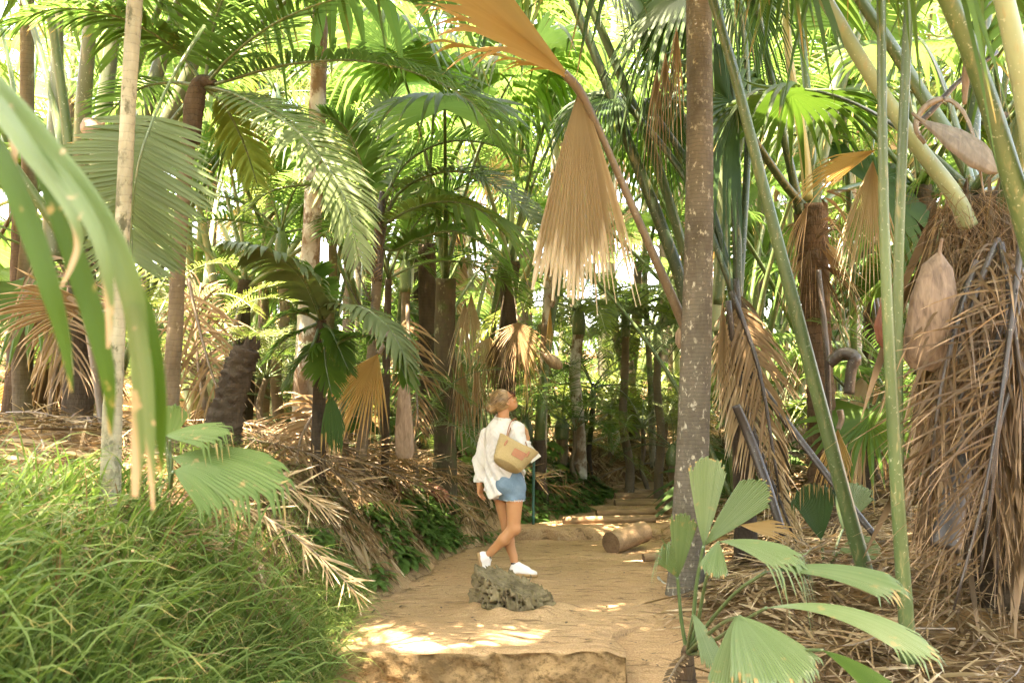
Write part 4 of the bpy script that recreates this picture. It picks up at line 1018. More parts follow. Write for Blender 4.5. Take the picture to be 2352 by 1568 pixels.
# ---- white blotched trunk
t = thing('palm_tree', 'straight palm trunk with white blotches rising behind the small feather palm left of centre', 'palm tree', at_ground(698, 9.4))
hero_stem(t, 'trunk', [(694, 980, 9.4), (700, 830, 9.4), (712, 620, 9.4), (722, 420, 9.4), (731, 200, 9.4), (738, -40, 9.4), (742, -300, 9.4)], [25, 23, 22, 21, 19, 18, 17], 'bark_white', sides=20, n=90, rough=.012)
for k in range(8): place(FEAV['feather'][k % 6][1], 'frond', t, P(742, -300, 9.4) - ORG[t.name], k * 2.4 + .4, 1.0)

# ---- small feather palm with slim trunk
t = thing('feather_palm', 'small feather palm with slim ringed trunk and dark crownshaft, fronds arching over the woman', 'palm tree', at_ground(824, 9.6))
hero_stem(t, 'trunk', [(818, 1130, 9.6), (828, 1060, 9.6), (845, 900, 9.6), (858, 760, 9.6), (866, 640, 9.6)], [15, 13, 11.5, 11, 11.5], 'bark_brown', sides=16, n=70, rough=.02)
hero_stem(t, 'crownshaft', [(866, 645, 9.6), (870, 560, 9.6), (874, 500, 9.6), (878, 440, 9.6)], [12.5, 14, 12, 6], 'stalk_black', sides=14)
c9 = (876, 520, 9.6)
hero_feather(t, [c9, (910, 450, 9.5), (965, 410, 9.3), (1040, 392, 9.1), (1110, 410, 9.0), (1180, 460, 8.9), (1230, 515, 8.85), (1265, 580, 8.85)], 105, 'feather_grey', n=70, w_px=7.5, droop=.85, lift=.25, start=.18, st=6, up=(0, -.3, 1), ang=(62, 36))
hero_feather(t, [(874, 500, 9.6), (900, 420, 9.7), (950, 360, 9.8), (1030, 325, 9.9), (1120, 330, 10.0), (1195, 360, 10.0)], 80, n=60, w_px=7, droop=.6, lift=.4, start=.18)
hero_feather(t, [c9, (900, 505, 9.4), (950, 478, 9.2), (1020, 462, 9.1), (1100, 480, 9.0), (1160, 540, 9.0)], 85, 'feather_yellow', n=60, w_px=7, droop=.8, lift=.2, start=.18)
hero_feather(t, [(872, 560, 9.6), (905, 575, 9.5), (960, 548, 9.4), (1040, 530, 9.3), (1110, 560, 9.2), (1165, 620, 9.2)], 90, n=56, w_px=8, droop=.8, lift=.25, start=.2)
hero_feather(t, [c9, (850, 440, 9.5), (820, 350, 9.4), (790, 290, 9.3), (740, 260, 9.2)], 85, n=48, droop=.5, lift=.25, start=.25)
hero_feather(t, [c9, (860, 430, 9.8), (866, 330, 10.0), (890, 240, 10.2), (930, 180, 10.3)], 85, n=48, droop=.5, lift=.3, start=.25)
hero_feather(t, [c9, (840, 470, 9.4), (780, 430, 9.2), (700, 425, 9.0), (620, 440, 8.9), (560, 490, 8.8)], 85, 'feather_grey', n=56, w_px=8, droop=.9, lift=.2, start=.2)
for k, (x1, y1, x2, y2) in enumerate(((850, 600, 820, 480), (852, 590, 805, 430), (858, 640, 838, 560), (880, 560, 905, 430), (850, 690, 800, 560), (846, 720, 790, 640))):
    hero_feather(t, [(866, 690 - k * 10, 9.6), (x1, y1, 9.55), (x2, y2, 9.5)], 40, 'dead_dark', 'stalk_black', name='dead_frond', n=12, w_px=3, droop=.4, start=.4, rr_px=(3.5, 1))

# ---- grey drooping fronds of the low palm below the white trunk
t = thing('feather_palm', 'low feather palm with grey green drooping fronds in front of the white blotched trunk', 'palm tree', at_ground(735, 8.6))
hero_stem(t, 'trunk', [(732, 990, 8.6), (734, 850, 8.6), (738, 735, 8.6)], [17, 13, 12], 'bark_dark')
c8 = (738, 740, 8.6)
hero_feather(t, [c8, (722, 690, 8.4), (690, 632, 8.2), (640, 590, 8.0), (580, 565, 7.9), (520, 556, 7.8)], 120, 'feather_grey', n=40, w_px=17, droop=1.5, lift=.0, start=.06, st=7, ang=(50, 60), rr_px=(6, 2))
hero_feather(t, [c8, (770, 705, 8.5), (830, 706, 8.3), (885, 745, 8.1), (925, 810, 8.0), (945, 880, 8.0)], 105, 'feather_grey', n=40, w_px=13, droop=1.2, lift=.1, start=.12, st=7, ang=(60, 45))
hero_feather(t, [(760, 800, 8.5), (800, 775, 8.4), (860, 775, 8.2), (910, 815, 8.1), (935, 880, 8.0)], 85, n=44, w_px=9, droop=.9, lift=.2, start=.15)
for k, (a, b, c, d) in enumerate(((700, 720, 620, 745), (690, 760, 610, 830), (735, 690, 720, 620), (760, 760, 800, 850), (715, 800, 660, 890), (745, 800, 760, 900))):
    hero_feather(t, [c8, (a, b, 8.5), ((a + c) / 2 - 4, (b + d) / 2 - 10, 8.45), (c, d, 8.4)], 80, 'feather', n=34, w_px=9, droop=.7, lift=.15, start=.25)
hero_fan(t, (758, 905, 8.4), (770, 1010, 8.4), 110, 'fan_dark', n=14, half=.35, costa=.03, bulge=.8, split=.95, droop=.1, name='young_blade')

# ---- hero dead fan hanging in the centre
t = thing('dead_fan_leaf', 'huge dead tan fan leaf folded over and hanging in pleats in the centre', 'dead palm leaf', P(1580, 770, 8.2))
hero_stem(t, 'petiole', [(1590, 790, 8.3), (1560, 720, 8.25), (1490, 560, 8.1), (1420, 400, 8.0), (1365, 275, 7.9), (1328, 205, 7.85), (1295, 168, 7.8)], [13, 12, 9.5, 8.5, 8, 11, 10], 'stalk_dead', sides=14, n=60)
hero_fan(t, (1330, 205, 7.86), (1318, 640, 7.7), 455, 'dead_tan', normal=(.25, -1, .1), n=19, m=18, half=.235, split=.935, costa=.02, pleat=.62, cup=-.8, droop=.02, finger=.0, side_len=.95, ragged=.05, tatter=.07, blunt=.55, bulge=.25, seed=3, name='hanging_blade')
hero_fan(t, (1337, 208, 7.9), (1405, 600, 8.0), 455, 'dead_tan', normal=(-.75, -.8, .1), n=12, m=18, half=.17, split=.74, costa=.02, pleat=.7, cup=.3, droop=.02, finger=.0, side_len=.95, ragged=.1, tatter=.25, blunt=.3, bulge=.2, seed=6, name='hanging_blade')
hero_fan(t, (1312, 182, 7.82), (1120, 10, 7.5), 400, 'dead_gold', normal=(-.3, -.75, .75), n=28, m=14, half=.52, split=.72, costa=.35, pleat=.45, cup=.25, droop=.10, finger=.35, side_len=.9, ragged=.06, tatter=.25, seed=8, name='arching_blade')
for k in range(9):   # loose curled strips along the lower edge
    pass
mb = MB(); hb_ = PX([(1290 - 30 * k, 165 - 8 * k, 7.78) for k in range(9)])
ribbons(mb, hb_, unit(np.array([-.85, -.1, .25]))[None] + 0 * hb_, np.array([.2, -.8, .5])[None] + 0 * hb_, rng.uniform(.25, .5, 9), .03, 1.3, st=9)
mb.build('torn_strips', M['dead_gold'], t)

# ---- long green stalks
def stalk_leaf(label, pts, rpx, mat, over=None, group=None, leaf='fan', blade_seed=1, s=1.):
    base = P(*pts[0]); t = thing('leaf_stalk', label, 'palm leaf', base, group)
    f_ = hero_stem(t, 'petiole', pts, rpx, mat, sides=14, n=50, flat=.85)
    e = P(*pts[-1]); dr = unit(e - P(*pts[-2]))
    mb = MB(); fan_add(mb, e, dr + np.array([0, 0, .0]), np.cross(dr, np.cross((0, -1, .3), dr)) if over is None else over, R=1.3 * s, n=36, m=8, half=2.1, split=.6, droop=.3, finger=.7, seed=blade_seed)
    mb.build('leaf_blade', M[leaf], t); return t
stalk_leaf('long green leaf stalk leaning left, rising from the litter right of the ringed trunk', [(2008, 1385, 7.6), (1950, 1180, 7.6), (1900, 990, 7.6), (1828, 715, 7.6), (1752, 425, 7.6), (1690, 180, 7.6), (1640, 10, 7.6), (1560, -260, 7.6)], [20, 18, 17, 15.5, 13.5, 12, 11, 9], 'stalk', leaf='fan_dark', blade_seed=2)
stalk_leaf('thick upright green leaf stalk on the right, rooted lowest in the dry straw', [(2088, 1520, 5.7), (2080, 1400, 5.7), (2062, 1150, 5.7), (2045, 850, 5.7), (2032, 550, 5.7), (2026, 250, 5.7), (2024, 0, 5.7), (2022, -260, 5.7)], [19, 18, 16, 13.5, 12, 11, 10.5, 9], 'stalk', blade_seed=3)
stalk_leaf('yellowish upright green leaf stalk standing close behind the thicker one', [(2078, 1430, 6.0), (2068, 1200, 6.0), (2062, 900, 6.0), (2064, 600, 6.0), (2074, 300, 6.0), (2088, 0, 6.0), (2100, -220, 6.0)], [11, 11, 12, 12, 11.5, 11, 9], 'stalk', blade_seed=4)
# two parallel dark stalks above the woman's right
stalk_leaf('dark green leaf stalk, left of the parallel pair above the path', [(1585, 760, 9.3), (1562, 640, 9.3), (1500, 470, 9.3), (1440, 320, 9.3), (1380, 160, 9.3), (1318, 10, 9.3), (1240, -170, 9.3)], [16, 15, 14, 12.5, 11, 10, 9], 'stalk_dark', leaf='fan_dark', blade_seed=5)
stalk_leaf('lighter green leaf stalk, right of the parallel pair above the path', [(1600, 700, 9.6), (1575, 590, 9.6), (1500, 350, 9.6), (1440, 210, 9.6), (1390, 90, 9.6), (1345, -10, 9.6), (1290, -140, 9.6)], [13, 12, 11, 10.5, 10, 9, 8], 'stalk', leaf='fan', blade_seed=6)

# ---- shaggy palm on the far right: hidden trunk, skirt of dead fronds, green stalks above
t = thing('shaggy_palm', 'shaggy palm on the far right, trunk hidden under a skirt of dead brown fronds', 'palm tree', at_ground(2270, 6.9))
hero_stem(t, 'trunk', [(2310, 1420, 6.9), (2310, 1200, 6.9), (2305, 900, 6.9), (2280, 640, 6.9), (2240, 450, 6.9)], [80, 74, 70, 66, 52], 'bark_dark', sides=20, n=60, rough=.06)
for pts, rp, mt in (([(2225, 520, 6.6), (2190, 445, 6.55), (2100, 325, 6.5), (1985, 150, 6.4), (1890, -10, 6.3), (1800, -160, 6.2)], [22, 20, 18, 17, 16, 12], 'stalk_pale'),
                    ([(2260, 470, 7.2), (2200, 345, 7.3), (2120, 220, 7.4), (2050, 110, 7.5), (1970, -10, 7.6), (1880, -150, 7.7)], [18, 17, 16, 15, 14, 11], 'stalk'),
                    ([(2290, 560, 6.9), (2330, 380, 6.6), (2370, 200, 6.4), (2420, 0, 6.2)], [24, 22, 20, 18], 'stalk'),
                    ([(2240, 480, 7.3), (2235, 300, 7.5), (2250, 120, 7.6), (2290, -80, 7.7)], [18, 16, 14, 12], 'stalk_dark')):
    f_ = hero_stem(t, 'frond', pts, rp, mt, sides=14, n=44, flat=.85)
    e = P(*pts[-1]); dr = unit(e - P(*pts[-2])); mb = MB(); fan_add(mb, e, dr, (0, -.5, 1), R=1.3, n=36, m=8, half=2.1, droop=.3, finger=.7, seed=len(pts)); o_ = mb.build('leaf_blade', M['fan'], t); o_.parent = f_
rg = np.random.default_rng(21)
# hanging skirt of shredded leaves
mb = MB(); ns = 480; th_ = rg.uniform(0, 6.283, ns); hh = rg.uniform(0, 1, ns); rr0 = rg.uniform(.2, .42, ns)
tc = np.array([P(2310, 900, 6.9)[0], P(2310, 900, 6.9)[1]]); zt_ = 1.0 + 2.1 * hh
bs_ = np.stack([tc[0] + rr0 * np.cos(th_) * 1.15, tc[1] + rr0 * np.sin(th_), zt_], -1)
dv_ = np.stack([np.cos(th_) * .16 + rg.normal(-.08, .2, ns), np.sin(th_) * .2 + rg.normal(0, .2, ns), -1 + rg.normal(0, .2, ns)], -1)
ribbons(mb, bs_, dv_, rg.normal(0, 1, (ns, 3)), rg.uniform(.5, 1.5, ns), rg.uniform(.015, .085, ns), rg.uniform(.0, 1.2, ns), st=8, twist=rg.normal(0, 1.2, ns), fold=.2)
o_ = mb.build('dead_skirt', M['dead_dark'], t); o_['kind'] = 'stuff'
mb = MB(); ns = 160; th_ = rg.uniform(3.0, 5.6, ns); bs_ = np.stack([tc[0] + .46 * np.cos(th_), tc[1] + .46 * np.sin(th_), rg.uniform(1.0, 3.0, ns)], -1)
ribbons(mb, bs_, np.stack([rg.normal(-.3, .3, ns), rg.normal(-.1, .2, ns), -1 + rg.normal(0, .35, ns)], -1), rg.normal(0, 1, (ns, 3)), rg.uniform(.4, 1.4, ns), rg.uniform(.005, .018, ns), rg.uniform(.0, 1., ns), st=8, twist=rg.normal(0, 1.2, ns))
o_ = mb.build('dead_skirt', M['dead'], t); o_['kind'] = 'stuff'
for k in range(9):
    x0, y0 = rg.uniform(2230, 2360), rg.uniform(460, 700); d0 = rg.uniform(6.1, 6.5); sx = rg.normal(-30, 60); ln = rg.uniform(420, 700)
    hero_feather(t, [(x0, y0, d0), (x0 + sx * .4, y0 + ln * .18, d0 - .22), (x0 + sx, y0 + ln * .55, d0 - .30), (x0 + sx * 1.3, y0 + ln, d0 - .28)], rg.uniform(180, 320), ['dead_dark', 'dead_dark', 'dead_dark'][k % 3], 'stalk_black', name='dead_frond', n=int(rg.integers(22, 36)), w_px=rg.uniform(4, 8), droop=rg.uniform(1.4, 3.0), lift=.1, start=.04, st=7, ang=(34, 10), jit=.3, missing=.25, rr_px=(9, 3), up=(rg.normal(0, .8), -1, .2), twist=1.2, seed=k)
for k in range(4):
    x0, y0 = 2352 - k * 10, 600 + k * 95
    hero_feather(t, [(x0, y0, 6.05), (x0 - 30, y0 + 110, 5.95), (x0 - 45, y0 + 260, 5.9), (x0 - 70, y0 + 430, 5.85)], rg.uniform(300, 420), ['dead', 'dead_dark'][k % 2], 'stalk_black', name='dead_frond', n=15, w_px=5, droop=rg.uniform(.2, .8), lift=.12, start=.05, st=8, ang=(60, 30), jit=.25, missing=.15, rr_px=(7, 3), up=(rg.normal(0, .4), -1, .1), twist=.9, seed=k + 50, sides=(1,))
for k in range(26):
    a_ = rg.uniform(2.6, 6.2); z_ = 1.2 + 2.0 * k / 26 + rg.normal(0, .1); rr_k = rg.uniform(.22, .42)
    b_ = np.array([tc[0] + rr_k * math.cos(a_), tc[1] + rr_k * math.sin(a_), z_]); dd_ = np.array([math.cos(a_) * .25 + rg.normal(-.06, .12), math.sin(a_) * .25, -1.])
    mb = MB(); fan_add(mb, b_, dd_, (math.cos(a_) + rg.normal(0, .4), math.sin(a_) - .2, .1), R=rg.uniform(.6, 1.25), n=int(rg.integers(6, 15)), m=10, half=rg.uniform(.12, .32), split=rg.uniform(.35, .7), costa=.04, pleat=.7, cup=rg.uniform(-.6, .8), droop=.02, finger=.15, seed=300 + k, tatter=.45, ragged=.16, blunt=.15, curlback=.25)
    mb.build('dead_blade', M[rg.choice(['dead_dark', 'dead_dark', 'dead', 'dead_dark'])], t)
ctop = P(2235, 440, 6.9) - ORG[t.name]
for k in range(6):
    v_ = FANV[('fan', 'fan_dark')[k % 2]][3 + k % 4]; f_ = place(v_[1], 'frond', t, ctop, -2.4 + k * .55, .95); place(v_[2], 'leaf_blade', f_, v_[3], 0, 1)
# long bare-ribbed frond whose straw leaflets cross in front, lower left to upper right
hero_feather(t, [(2345, 560, 6.0), (2320, 760, 5.9), (2290, 980, 5.8), (2250, 1180, 5.75), (2190, 1400, 5.7)], 330, 'dead_dark', 'stalk_black', name='dead_frond', n=26, w_px=5, droop=.35, lift=.1, ang=(66, 40), st=7, up=(0, -1, .1), jit=.16, sides=(1,), twist=.6, rr_px=(8, 3))
hero_stem(t, 'dead_stalk', [(2170, 1260, 6.0), (2200, 1120, 6.1), (2260, 920, 6.3), (2300, 760, 6.5)], [38, 30, 22, 16], 'stalk_black', flat=.4)
mb = MB(); nb = 700; bx = np.stack([P(rg.uniform(2150, 2340), rg.uniform(430, 620), rg.uniform(6.3, 6.8)) for _ in range(nb)])
ribbons(mb, bx, rg.normal(0, .7, (nb, 3)) + [0, -.2, -.8], rg.normal(0, 1, (nb, 3)), rg.uniform(.12, .45, nb), .004, rg.uniform(0, 1.2, nb), st=6); mb.build('fibre', M['dead_dark'], t)
# wide stalks of the palm beyond the right edge
t = thing('fan_palm', 'fan palm with two very thick green stalks in the top right corner', 'palm tree', at_ground(2430, 5.2))
for pts, rp, mt in (([(2450, 900, 5.2), (2390, 640, 5.0), (2322, 400, 4.9), (2245, 160, 4.8), (2165, -30, 4.7), (2080, -210, 4.6)], [32, 29, 25, 23, 22, 16], 'stalk'), ([(2450, 800, 5.0), (2400, 500, 4.9), (2350, 200, 4.7), (2302, -20, 4.6), (2260, -200, 4.5)], [28, 27, 25, 23, 18], 'stalk_pale')):
    f_ = hero_stem(t, 'frond', pts, rp, mt, sides=16, n=44, flat=.8)
    e = P(*pts[-1]); dr = unit(e - P(*pts[-2])); mb = MB(); fan_add(mb, e, dr, (0, -.5, 1), R=1.2, n=36, m=8, half=2.1, droop=.3, finger=.7, seed=31 + len(pts)); o_ = mb.build('leaf_blade', M['fan'], t); o_.parent = f_
hero_stem(t, 'trunk', [(2450, 1420, 5.2), (2450, 850, 5.2)], [70, 60], 'bark_fibre', sides=18, rough=.05)

# ---- coco palm right of the ringed trunk
t = thing('fan_palm', 'fan palm with scaly brown trunk and torn dead leaf bases between the long green stalks', 'palm tree', at_ground(1885, 10.))
hero_stem(t, 'trunk', [(1892, 1120, 10), (1888, 980, 10), (1880, 800, 10), (1870, 640, 10), (1862, 470, 10)], [36, 32, 30, 34, 38], 'bark_fibre', sides=20, n=80, rough=.05)
for i, (pts, rp, mt, lf) in enumerate((
        ([(1838, 490, 9.9), (1815, 380, 9.8), (1775, 200, 9.7), (1740, 20, 9.6), (1715, -120, 9.5)], [12, 10, 9, 8, 7], 'stalk_dark', 'fan_dark'),
        ([(1858, 460, 10), (1845, 330, 10), (1815, 150, 10), (1800, -30, 10), (1790, -160, 10)], [14, 12, 10, 10, 8], 'stalk_orange', 'fan'),
        ([(1866, 470, 10.1), (1862, 300, 10.2), (1845, 120, 10.3), (1832, -40, 10.4), (1820, -180, 10.5)], [12, 10, 9, 9, 7], 'stalk', 'fan_bright'),
        ([(1868, 480, 10), (1885, 380, 10), (1920, 240, 10), (1965, 90, 10), (2010, -60, 10), (2040, -170, 10)], [15, 13, 12, 10, 10, 8], 'stalk', 'fan'),
        ([(1872, 470, 10.2), (1892, 300, 10.4), (1925, 150, 10.5), (1935, 60, 10.6)], [10, 9, 8, 7], 'stalk_pale', 'fan_bright'),
        ([(1850, 480, 10), (1800, 420, 9.6), (1745, 340, 9.3), (1700, 270, 9.1)], [11, 10, 9, 8], 'stalk_dark', 'fan_dark'),
        ([(1870, 480, 10.2), (1925, 440, 10.5), (1990, 420, 10.8)], [9, 8, 7], 'stalk', 'fan_dark'))):
    f_ = hero_stem(t, 'frond', pts, rp, mt, sides=12, n=40, flat=.85)
    e = P(*pts[-1]); dr = unit(e - P(*pts[-2])); mb = MB(); fan_add(mb, e, dr, (.2, -.9, .5), R=1.25, n=36, m=8, half=1.9, split=.62, droop=.25, finger=.6, seed=40 + i); o_ = mb.build('leaf_blade', M[lf], t); o_.parent = f_
hero_fan(t, (2012, 344, 8.6), (1850, 410, 8.9), 185, 'dead_gold', normal=(.2, -1, .3), n=16, m=10, half=.33, split=.7, costa=.1, pleat=.6, cup=.6, droop=.05, finger=.2, tatter=.3, seed=51, name='dead_blade')
hero_fan(t, (2005, 368, 8.8), (1985, 620, 8.9), 290, 'dead_tan', normal=(.2, -1, .1), n=20, m=12, half=.42, split=.6, costa=.1, pleat=.6, cup=.5, droop=.02, finger=.1, tatter=.4, seed=52, name='dead_blade')
for k in range(22):
    a_ = rg.uniform(0, 6.28); x0 = 1866 + 30 * math.cos(a_); y0 = rg.uniform(430, 620); e_ = P(x0 + 70 * math.cos(a_), y0 + rg.uniform(-30, 90), 10 + .3 * math.sin(a_))
    b_ = P(x0, y0, 9.85 + .15 * math.sin(a_)); mb = MB()
    fan_add(mb, b_, e_ - b_, (math.cos(a_) * .3, -.8, .4), R=rg.uniform(.25, .6), n=7, m=8, half=.3, split=.5, costa=.05, pleat=.6, cup=.4, droop=.5, finger=.9, seed=k, tatter=.5, curlback=.4)
    mb.build('dead_leaf_base', M[rg.choice(['dead', 'dead_tan', 'dead_dark'])], t)
for pts, rp in (([(1950, 905, 9.4), (1955, 850, 9.4), (1962, 822, 9.4), (1935, 812, 9.45), (1905, 835, 9.5)], [12, 13, 16, 15, 13]), ([(1905, 970, 9.6), (1898, 800, 9.6), (1880, 620, 9.7)], [7, 7, 6])):
    hero_stem(t, 'old_stalk', pts, rp, 'stalk_black', rough=.04)

# ---- dark fans overhead near the ringed trunk
t = thing('fan_palm', 'dark fan leaves hanging from above against the light, left of the ringed trunk', 'palm tree', at_ground(1690, 7.0))
hero_stem(t, 'trunk', [(1712, 1200, 8.9), (1702, 900, 8.9), (1694, 700, 8.9)], [26, 24, 22], 'bark_dark', sides=16, rough=.04)
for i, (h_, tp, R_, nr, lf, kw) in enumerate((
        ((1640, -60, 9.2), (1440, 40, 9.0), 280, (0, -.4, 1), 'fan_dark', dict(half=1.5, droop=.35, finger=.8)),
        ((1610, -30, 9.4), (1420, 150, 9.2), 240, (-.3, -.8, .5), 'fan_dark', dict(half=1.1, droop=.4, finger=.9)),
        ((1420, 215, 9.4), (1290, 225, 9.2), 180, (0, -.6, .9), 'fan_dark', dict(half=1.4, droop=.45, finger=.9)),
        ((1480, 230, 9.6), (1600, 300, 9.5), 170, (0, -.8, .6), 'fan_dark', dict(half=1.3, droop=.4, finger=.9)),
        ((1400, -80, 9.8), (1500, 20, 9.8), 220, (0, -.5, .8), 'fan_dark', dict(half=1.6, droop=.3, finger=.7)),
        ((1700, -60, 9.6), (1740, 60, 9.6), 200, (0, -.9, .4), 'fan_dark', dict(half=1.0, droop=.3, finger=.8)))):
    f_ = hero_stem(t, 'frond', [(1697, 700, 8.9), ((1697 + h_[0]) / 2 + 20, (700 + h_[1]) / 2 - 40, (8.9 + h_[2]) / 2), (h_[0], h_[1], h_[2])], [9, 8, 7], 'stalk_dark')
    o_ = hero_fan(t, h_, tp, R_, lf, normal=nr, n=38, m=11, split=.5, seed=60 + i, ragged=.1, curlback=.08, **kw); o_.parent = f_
for i, (x, y) in enumerate(((1520, 120), (1545, 60), (1500, 160))):
    hero_fan(t, (x + 10, y, 7.4), (x, y + 200, 7.4), 190, 'dead', normal=(.2, -1, 0), n=7, m=8, half=.22, split=.3, finger=.3, tatter=.3, seed=70 + i, name='dead_blade')
# dead feather fronds hanging behind the ringed trunk
for i, pts in enumerate(([(1680, 670, 8.7), (1715, 760, 8.6), (1750, 880, 8.5), (1790, 1130, 8.4)], [(1690, 640, 8.8), (1700, 740, 8.75), (1712, 900, 8.7), (1725, 1080, 8.7)], [(1672, 690, 8.6), (1690, 820, 8.6), (1735, 1000, 8.5), (1830, 1250, 8.3)])):
    hero_feather(t, pts, 150, ['dead', 'dead_dark', 'dead_tan'][i], 'stalk_black', name='dead_frond', n=52, w_px=5.5, droop=1.2, lift=.05, ang=(45, 18), st=6, jit=.12, rr_px=(8, 3), up=(0, -1, .2), twist=.5)
hero_fan(t, (1660, 690, 8.5), (1665, 880, 8.5), 190, 'dead_tan', normal=(.3, -1, 0), n=8, m=9, half=.16, split=.5, tatter=.4, seed=75, name='dead_blade')
hero_stem(t, 'old_stalk', [(1690, 930, 8.4), (1720, 1000, 8.4), (1760, 1110, 8.3), (1800, 1230, 8.2)], [10, 12, 12, 9], 'stalk_black', flat=.6)
hero_stem(t, 'old_stalk', [(1690, 835, 8.6), (1705, 832, 8.6), (1800, 960, 8.5), (1930, 1130, 8.2), (2010, 1230, 8.0)], [7, 9, 9, 9, 8], 'stalk_black', flat=.7)

# pale stalks between
for i, (lab, pts, rp, mt) in enumerate((
        ('bright pale leaf stalk just right of the ringed trunk', [(1648, 760, 10.2), (1650, 640, 10.2), (1662, 400, 10.2), (1672, 160, 10.2), (1678, -60, 10.2)], [13, 12, 11, 10, 9], 'stalk_pale'),
        ('slender green leaf stalk crossing behind the bright pale one', [(1650, 700, 9.8), (1672, 480, 9.8), (1720, 230, 9.8), (1765, 60, 9.8), (1800, -80, 9.8)], [12, 11, 9, 8, 7], 'stalk'))):
    stalk_leaf(lab, pts, rp, mt, leaf='fan', blade_seed=80 + i)

# ---- lichen trunk behind the woman, and its dead leaves
t = thing('fan_palm', 'stout dark lichen patched trunk with a skirt of dead leaves, left of the woman', 'palm tree', at_ground(1022, 11.2))
hero_stem(t, 'trunk', [(1022, 1060, 11.2), (1022, 1000, 11.2), (1020, 850, 11.2), (1024, 640, 11.2)], [27, 25, 24, 23], 'bark_lichen', sides=20, n=60, rough=.02)
top = P(1024, 640, 11.2) - ORG[t.name]
for k in range(7):
    v_ = FANV['fan'][(k * 3 + 1) % 6]; f_ = place(v_[1], 'frond', t, top, k * 2.4 + .8, 1.); place(v_[2], 'leaf_blade', f_, v_[3], 0, 1)
for i, (h_, tp, R_, lf, nf_) in enumerate((((1082, 672, 10.8), (1088, 860, 10.7), 195, 'dead_tan', 15), ((1070, 690, 10.9), (1050, 860, 10.9), 180, 'dead_tan', 10), ((1060, 830, 10.9), (1062, 1010, 10.8), 185, 'dead', 9), ((1092, 840, 10.8), (1110, 980, 10.7), 150, 'dead', 7), ((1045, 820, 11.), (1055, 1010, 10.9), 200, 'dead_dark', 8))):
    hero_fan(t, h_, tp, R_, lf, normal=(.2, -1, .1), n=nf_, m=12, half=.26, split=.55, costa=.03, pleat=.7, cup=.4, droop=.02, finger=.1, tatter=.4, seed=90 + i, name='dead_blade', ragged=.12)
t = thing('palm_tree', 'short dark ringed trunk standing left of the lichen covered one', 'palm tree', at_ground(985, 12.2))
hero_stem(t, 'trunk', [(985, 1040, 12.2), (985, 900, 12.2), (984, 780, 12.2), (980, 560, 12.2)], [23, 22, 22, 20], 'bark_dark', sides=18, rough=.02)
for k in range(6):
    v_ = FANV['fan'][(k * 3 + 2) % 6]; f_ = place(v_[1], 'frond', t, P(980, 560, 12.2) - ORG[t.name], k * 2.4, .9); place(v_[2], 'leaf_blade', f_, v_[3], 0, 1)
t = thing('palm_tree', 'thin dark trunk between the golden dead fan and the hanging pale sheath', 'palm tree', at_ground(886, 10.3))
hero_stem(t, 'trunk', [(884, 1100, 10.3), (886, 960, 10.3), (888, 820, 10.3), (892, 640, 10.3)], [10, 9, 9, 8], 'bark_dark')
for k in range(5): place(FEAV['feather'][k][1], 'frond', t, P(892, 640, 10.3) - ORG[t.name], k * 2.4 + 2, .7)
t = thing('fan_palm', 'dark ringed trunk with ragged sheaths and green stalks above, behind the woman', 'palm tree', at_ground(1165, 12.6))
hero_stem(t, 'trunk', [(1165, 1060, 12.6), (1166, 860, 12.6), (1168, 700, 12.6), (1172, 600, 12.6)], [21, 19, 19, 23], 'bark_dark', sides=18, rough=.05)
top = P(1172, 610, 12.6) - ORG[t.name]
for k in range(6):
    v_ = FANV[('fan', 'fan_bright')[k % 2]][(k * 3) % 5]; f_ = place(v_[1], 'frond', t, top, k * 2.4 + .3, 1.05); place(v_[2], 'leaf_blade', f_, v_[3], 0, 1)
for k in range(6):
    v_ = FANV['dead'][k % 5]; f_ = place(v_[1], 'dead_frond', t, top, k * 1.1, .55); place(v_[2], 'leaf_blade', f_, v_[3], 0, 1)

# ---- golden dead fans on the left bank
for i, (lab, h_, tp, R_, lf, nf_, hf, nr) in enumerate((
        ('big golden dead fan leaf leaning on the left bank, spread down and left', (868, 812, 9.3), (795, 960, 9.1), 205, 'dead_gold', 22, .62, (.2, -1, .3)),
        ('golden dead fan leaf standing in the bright gap at the foot of the scaly trunk', (1925, 985, 9.2), (1915, 1110, 9.2), 150, 'dead_gold', 16, .5, (0, -1, .1)),
        ('crumpled orange dead fan leaf lying behind the young pale fan plant', (1700, 1205, 7.9), (1790, 1215, 7.8), 130, 'dead_gold', 14, .5, (.1, -.5, .8)),
        ('striped dead fan leaf lying sideways in the dark at the far left', (215, 700, 7.6), (60, 700, 7.3), 220, 'dead', 18, .55, (0, -1, .2)),
        ('pale dead fan leaf standing behind the young feathery palms', (1245, 800, 13.6), (1255, 960, 13.6), 130, 'dead_tan', 10, .35, (0, -1, .1)),
        ('orange dead leaf hanging beside the pale green stalks behind the woman', (1264, 705, 12.2), (1262, 790, 12.2), 90, 'dead_gold', 5, .14, (.3, -1, 0)))):
    t = thing('dead_fan_leaf', lab, 'dead palm leaf', P(*h_))
    hero_fan(t, h_, tp, R_, lf, normal=nr, n=nf_, m=12, half=hf, split=.7, costa=.1, pleat=.6, cup=.4, droop=.06, finger=.2, tatter=.35, seed=110 + i)
    b_ = np.array(h_, float); e_ = b_ + (b_ - np.array(tp)) * .35; hero_stem(t, 'petiole', [tuple(b_), tuple((b_ + e_) / 2 + [6, 0, 0]), tuple(e_)], [6, 7, 8], 'stalk_dead')

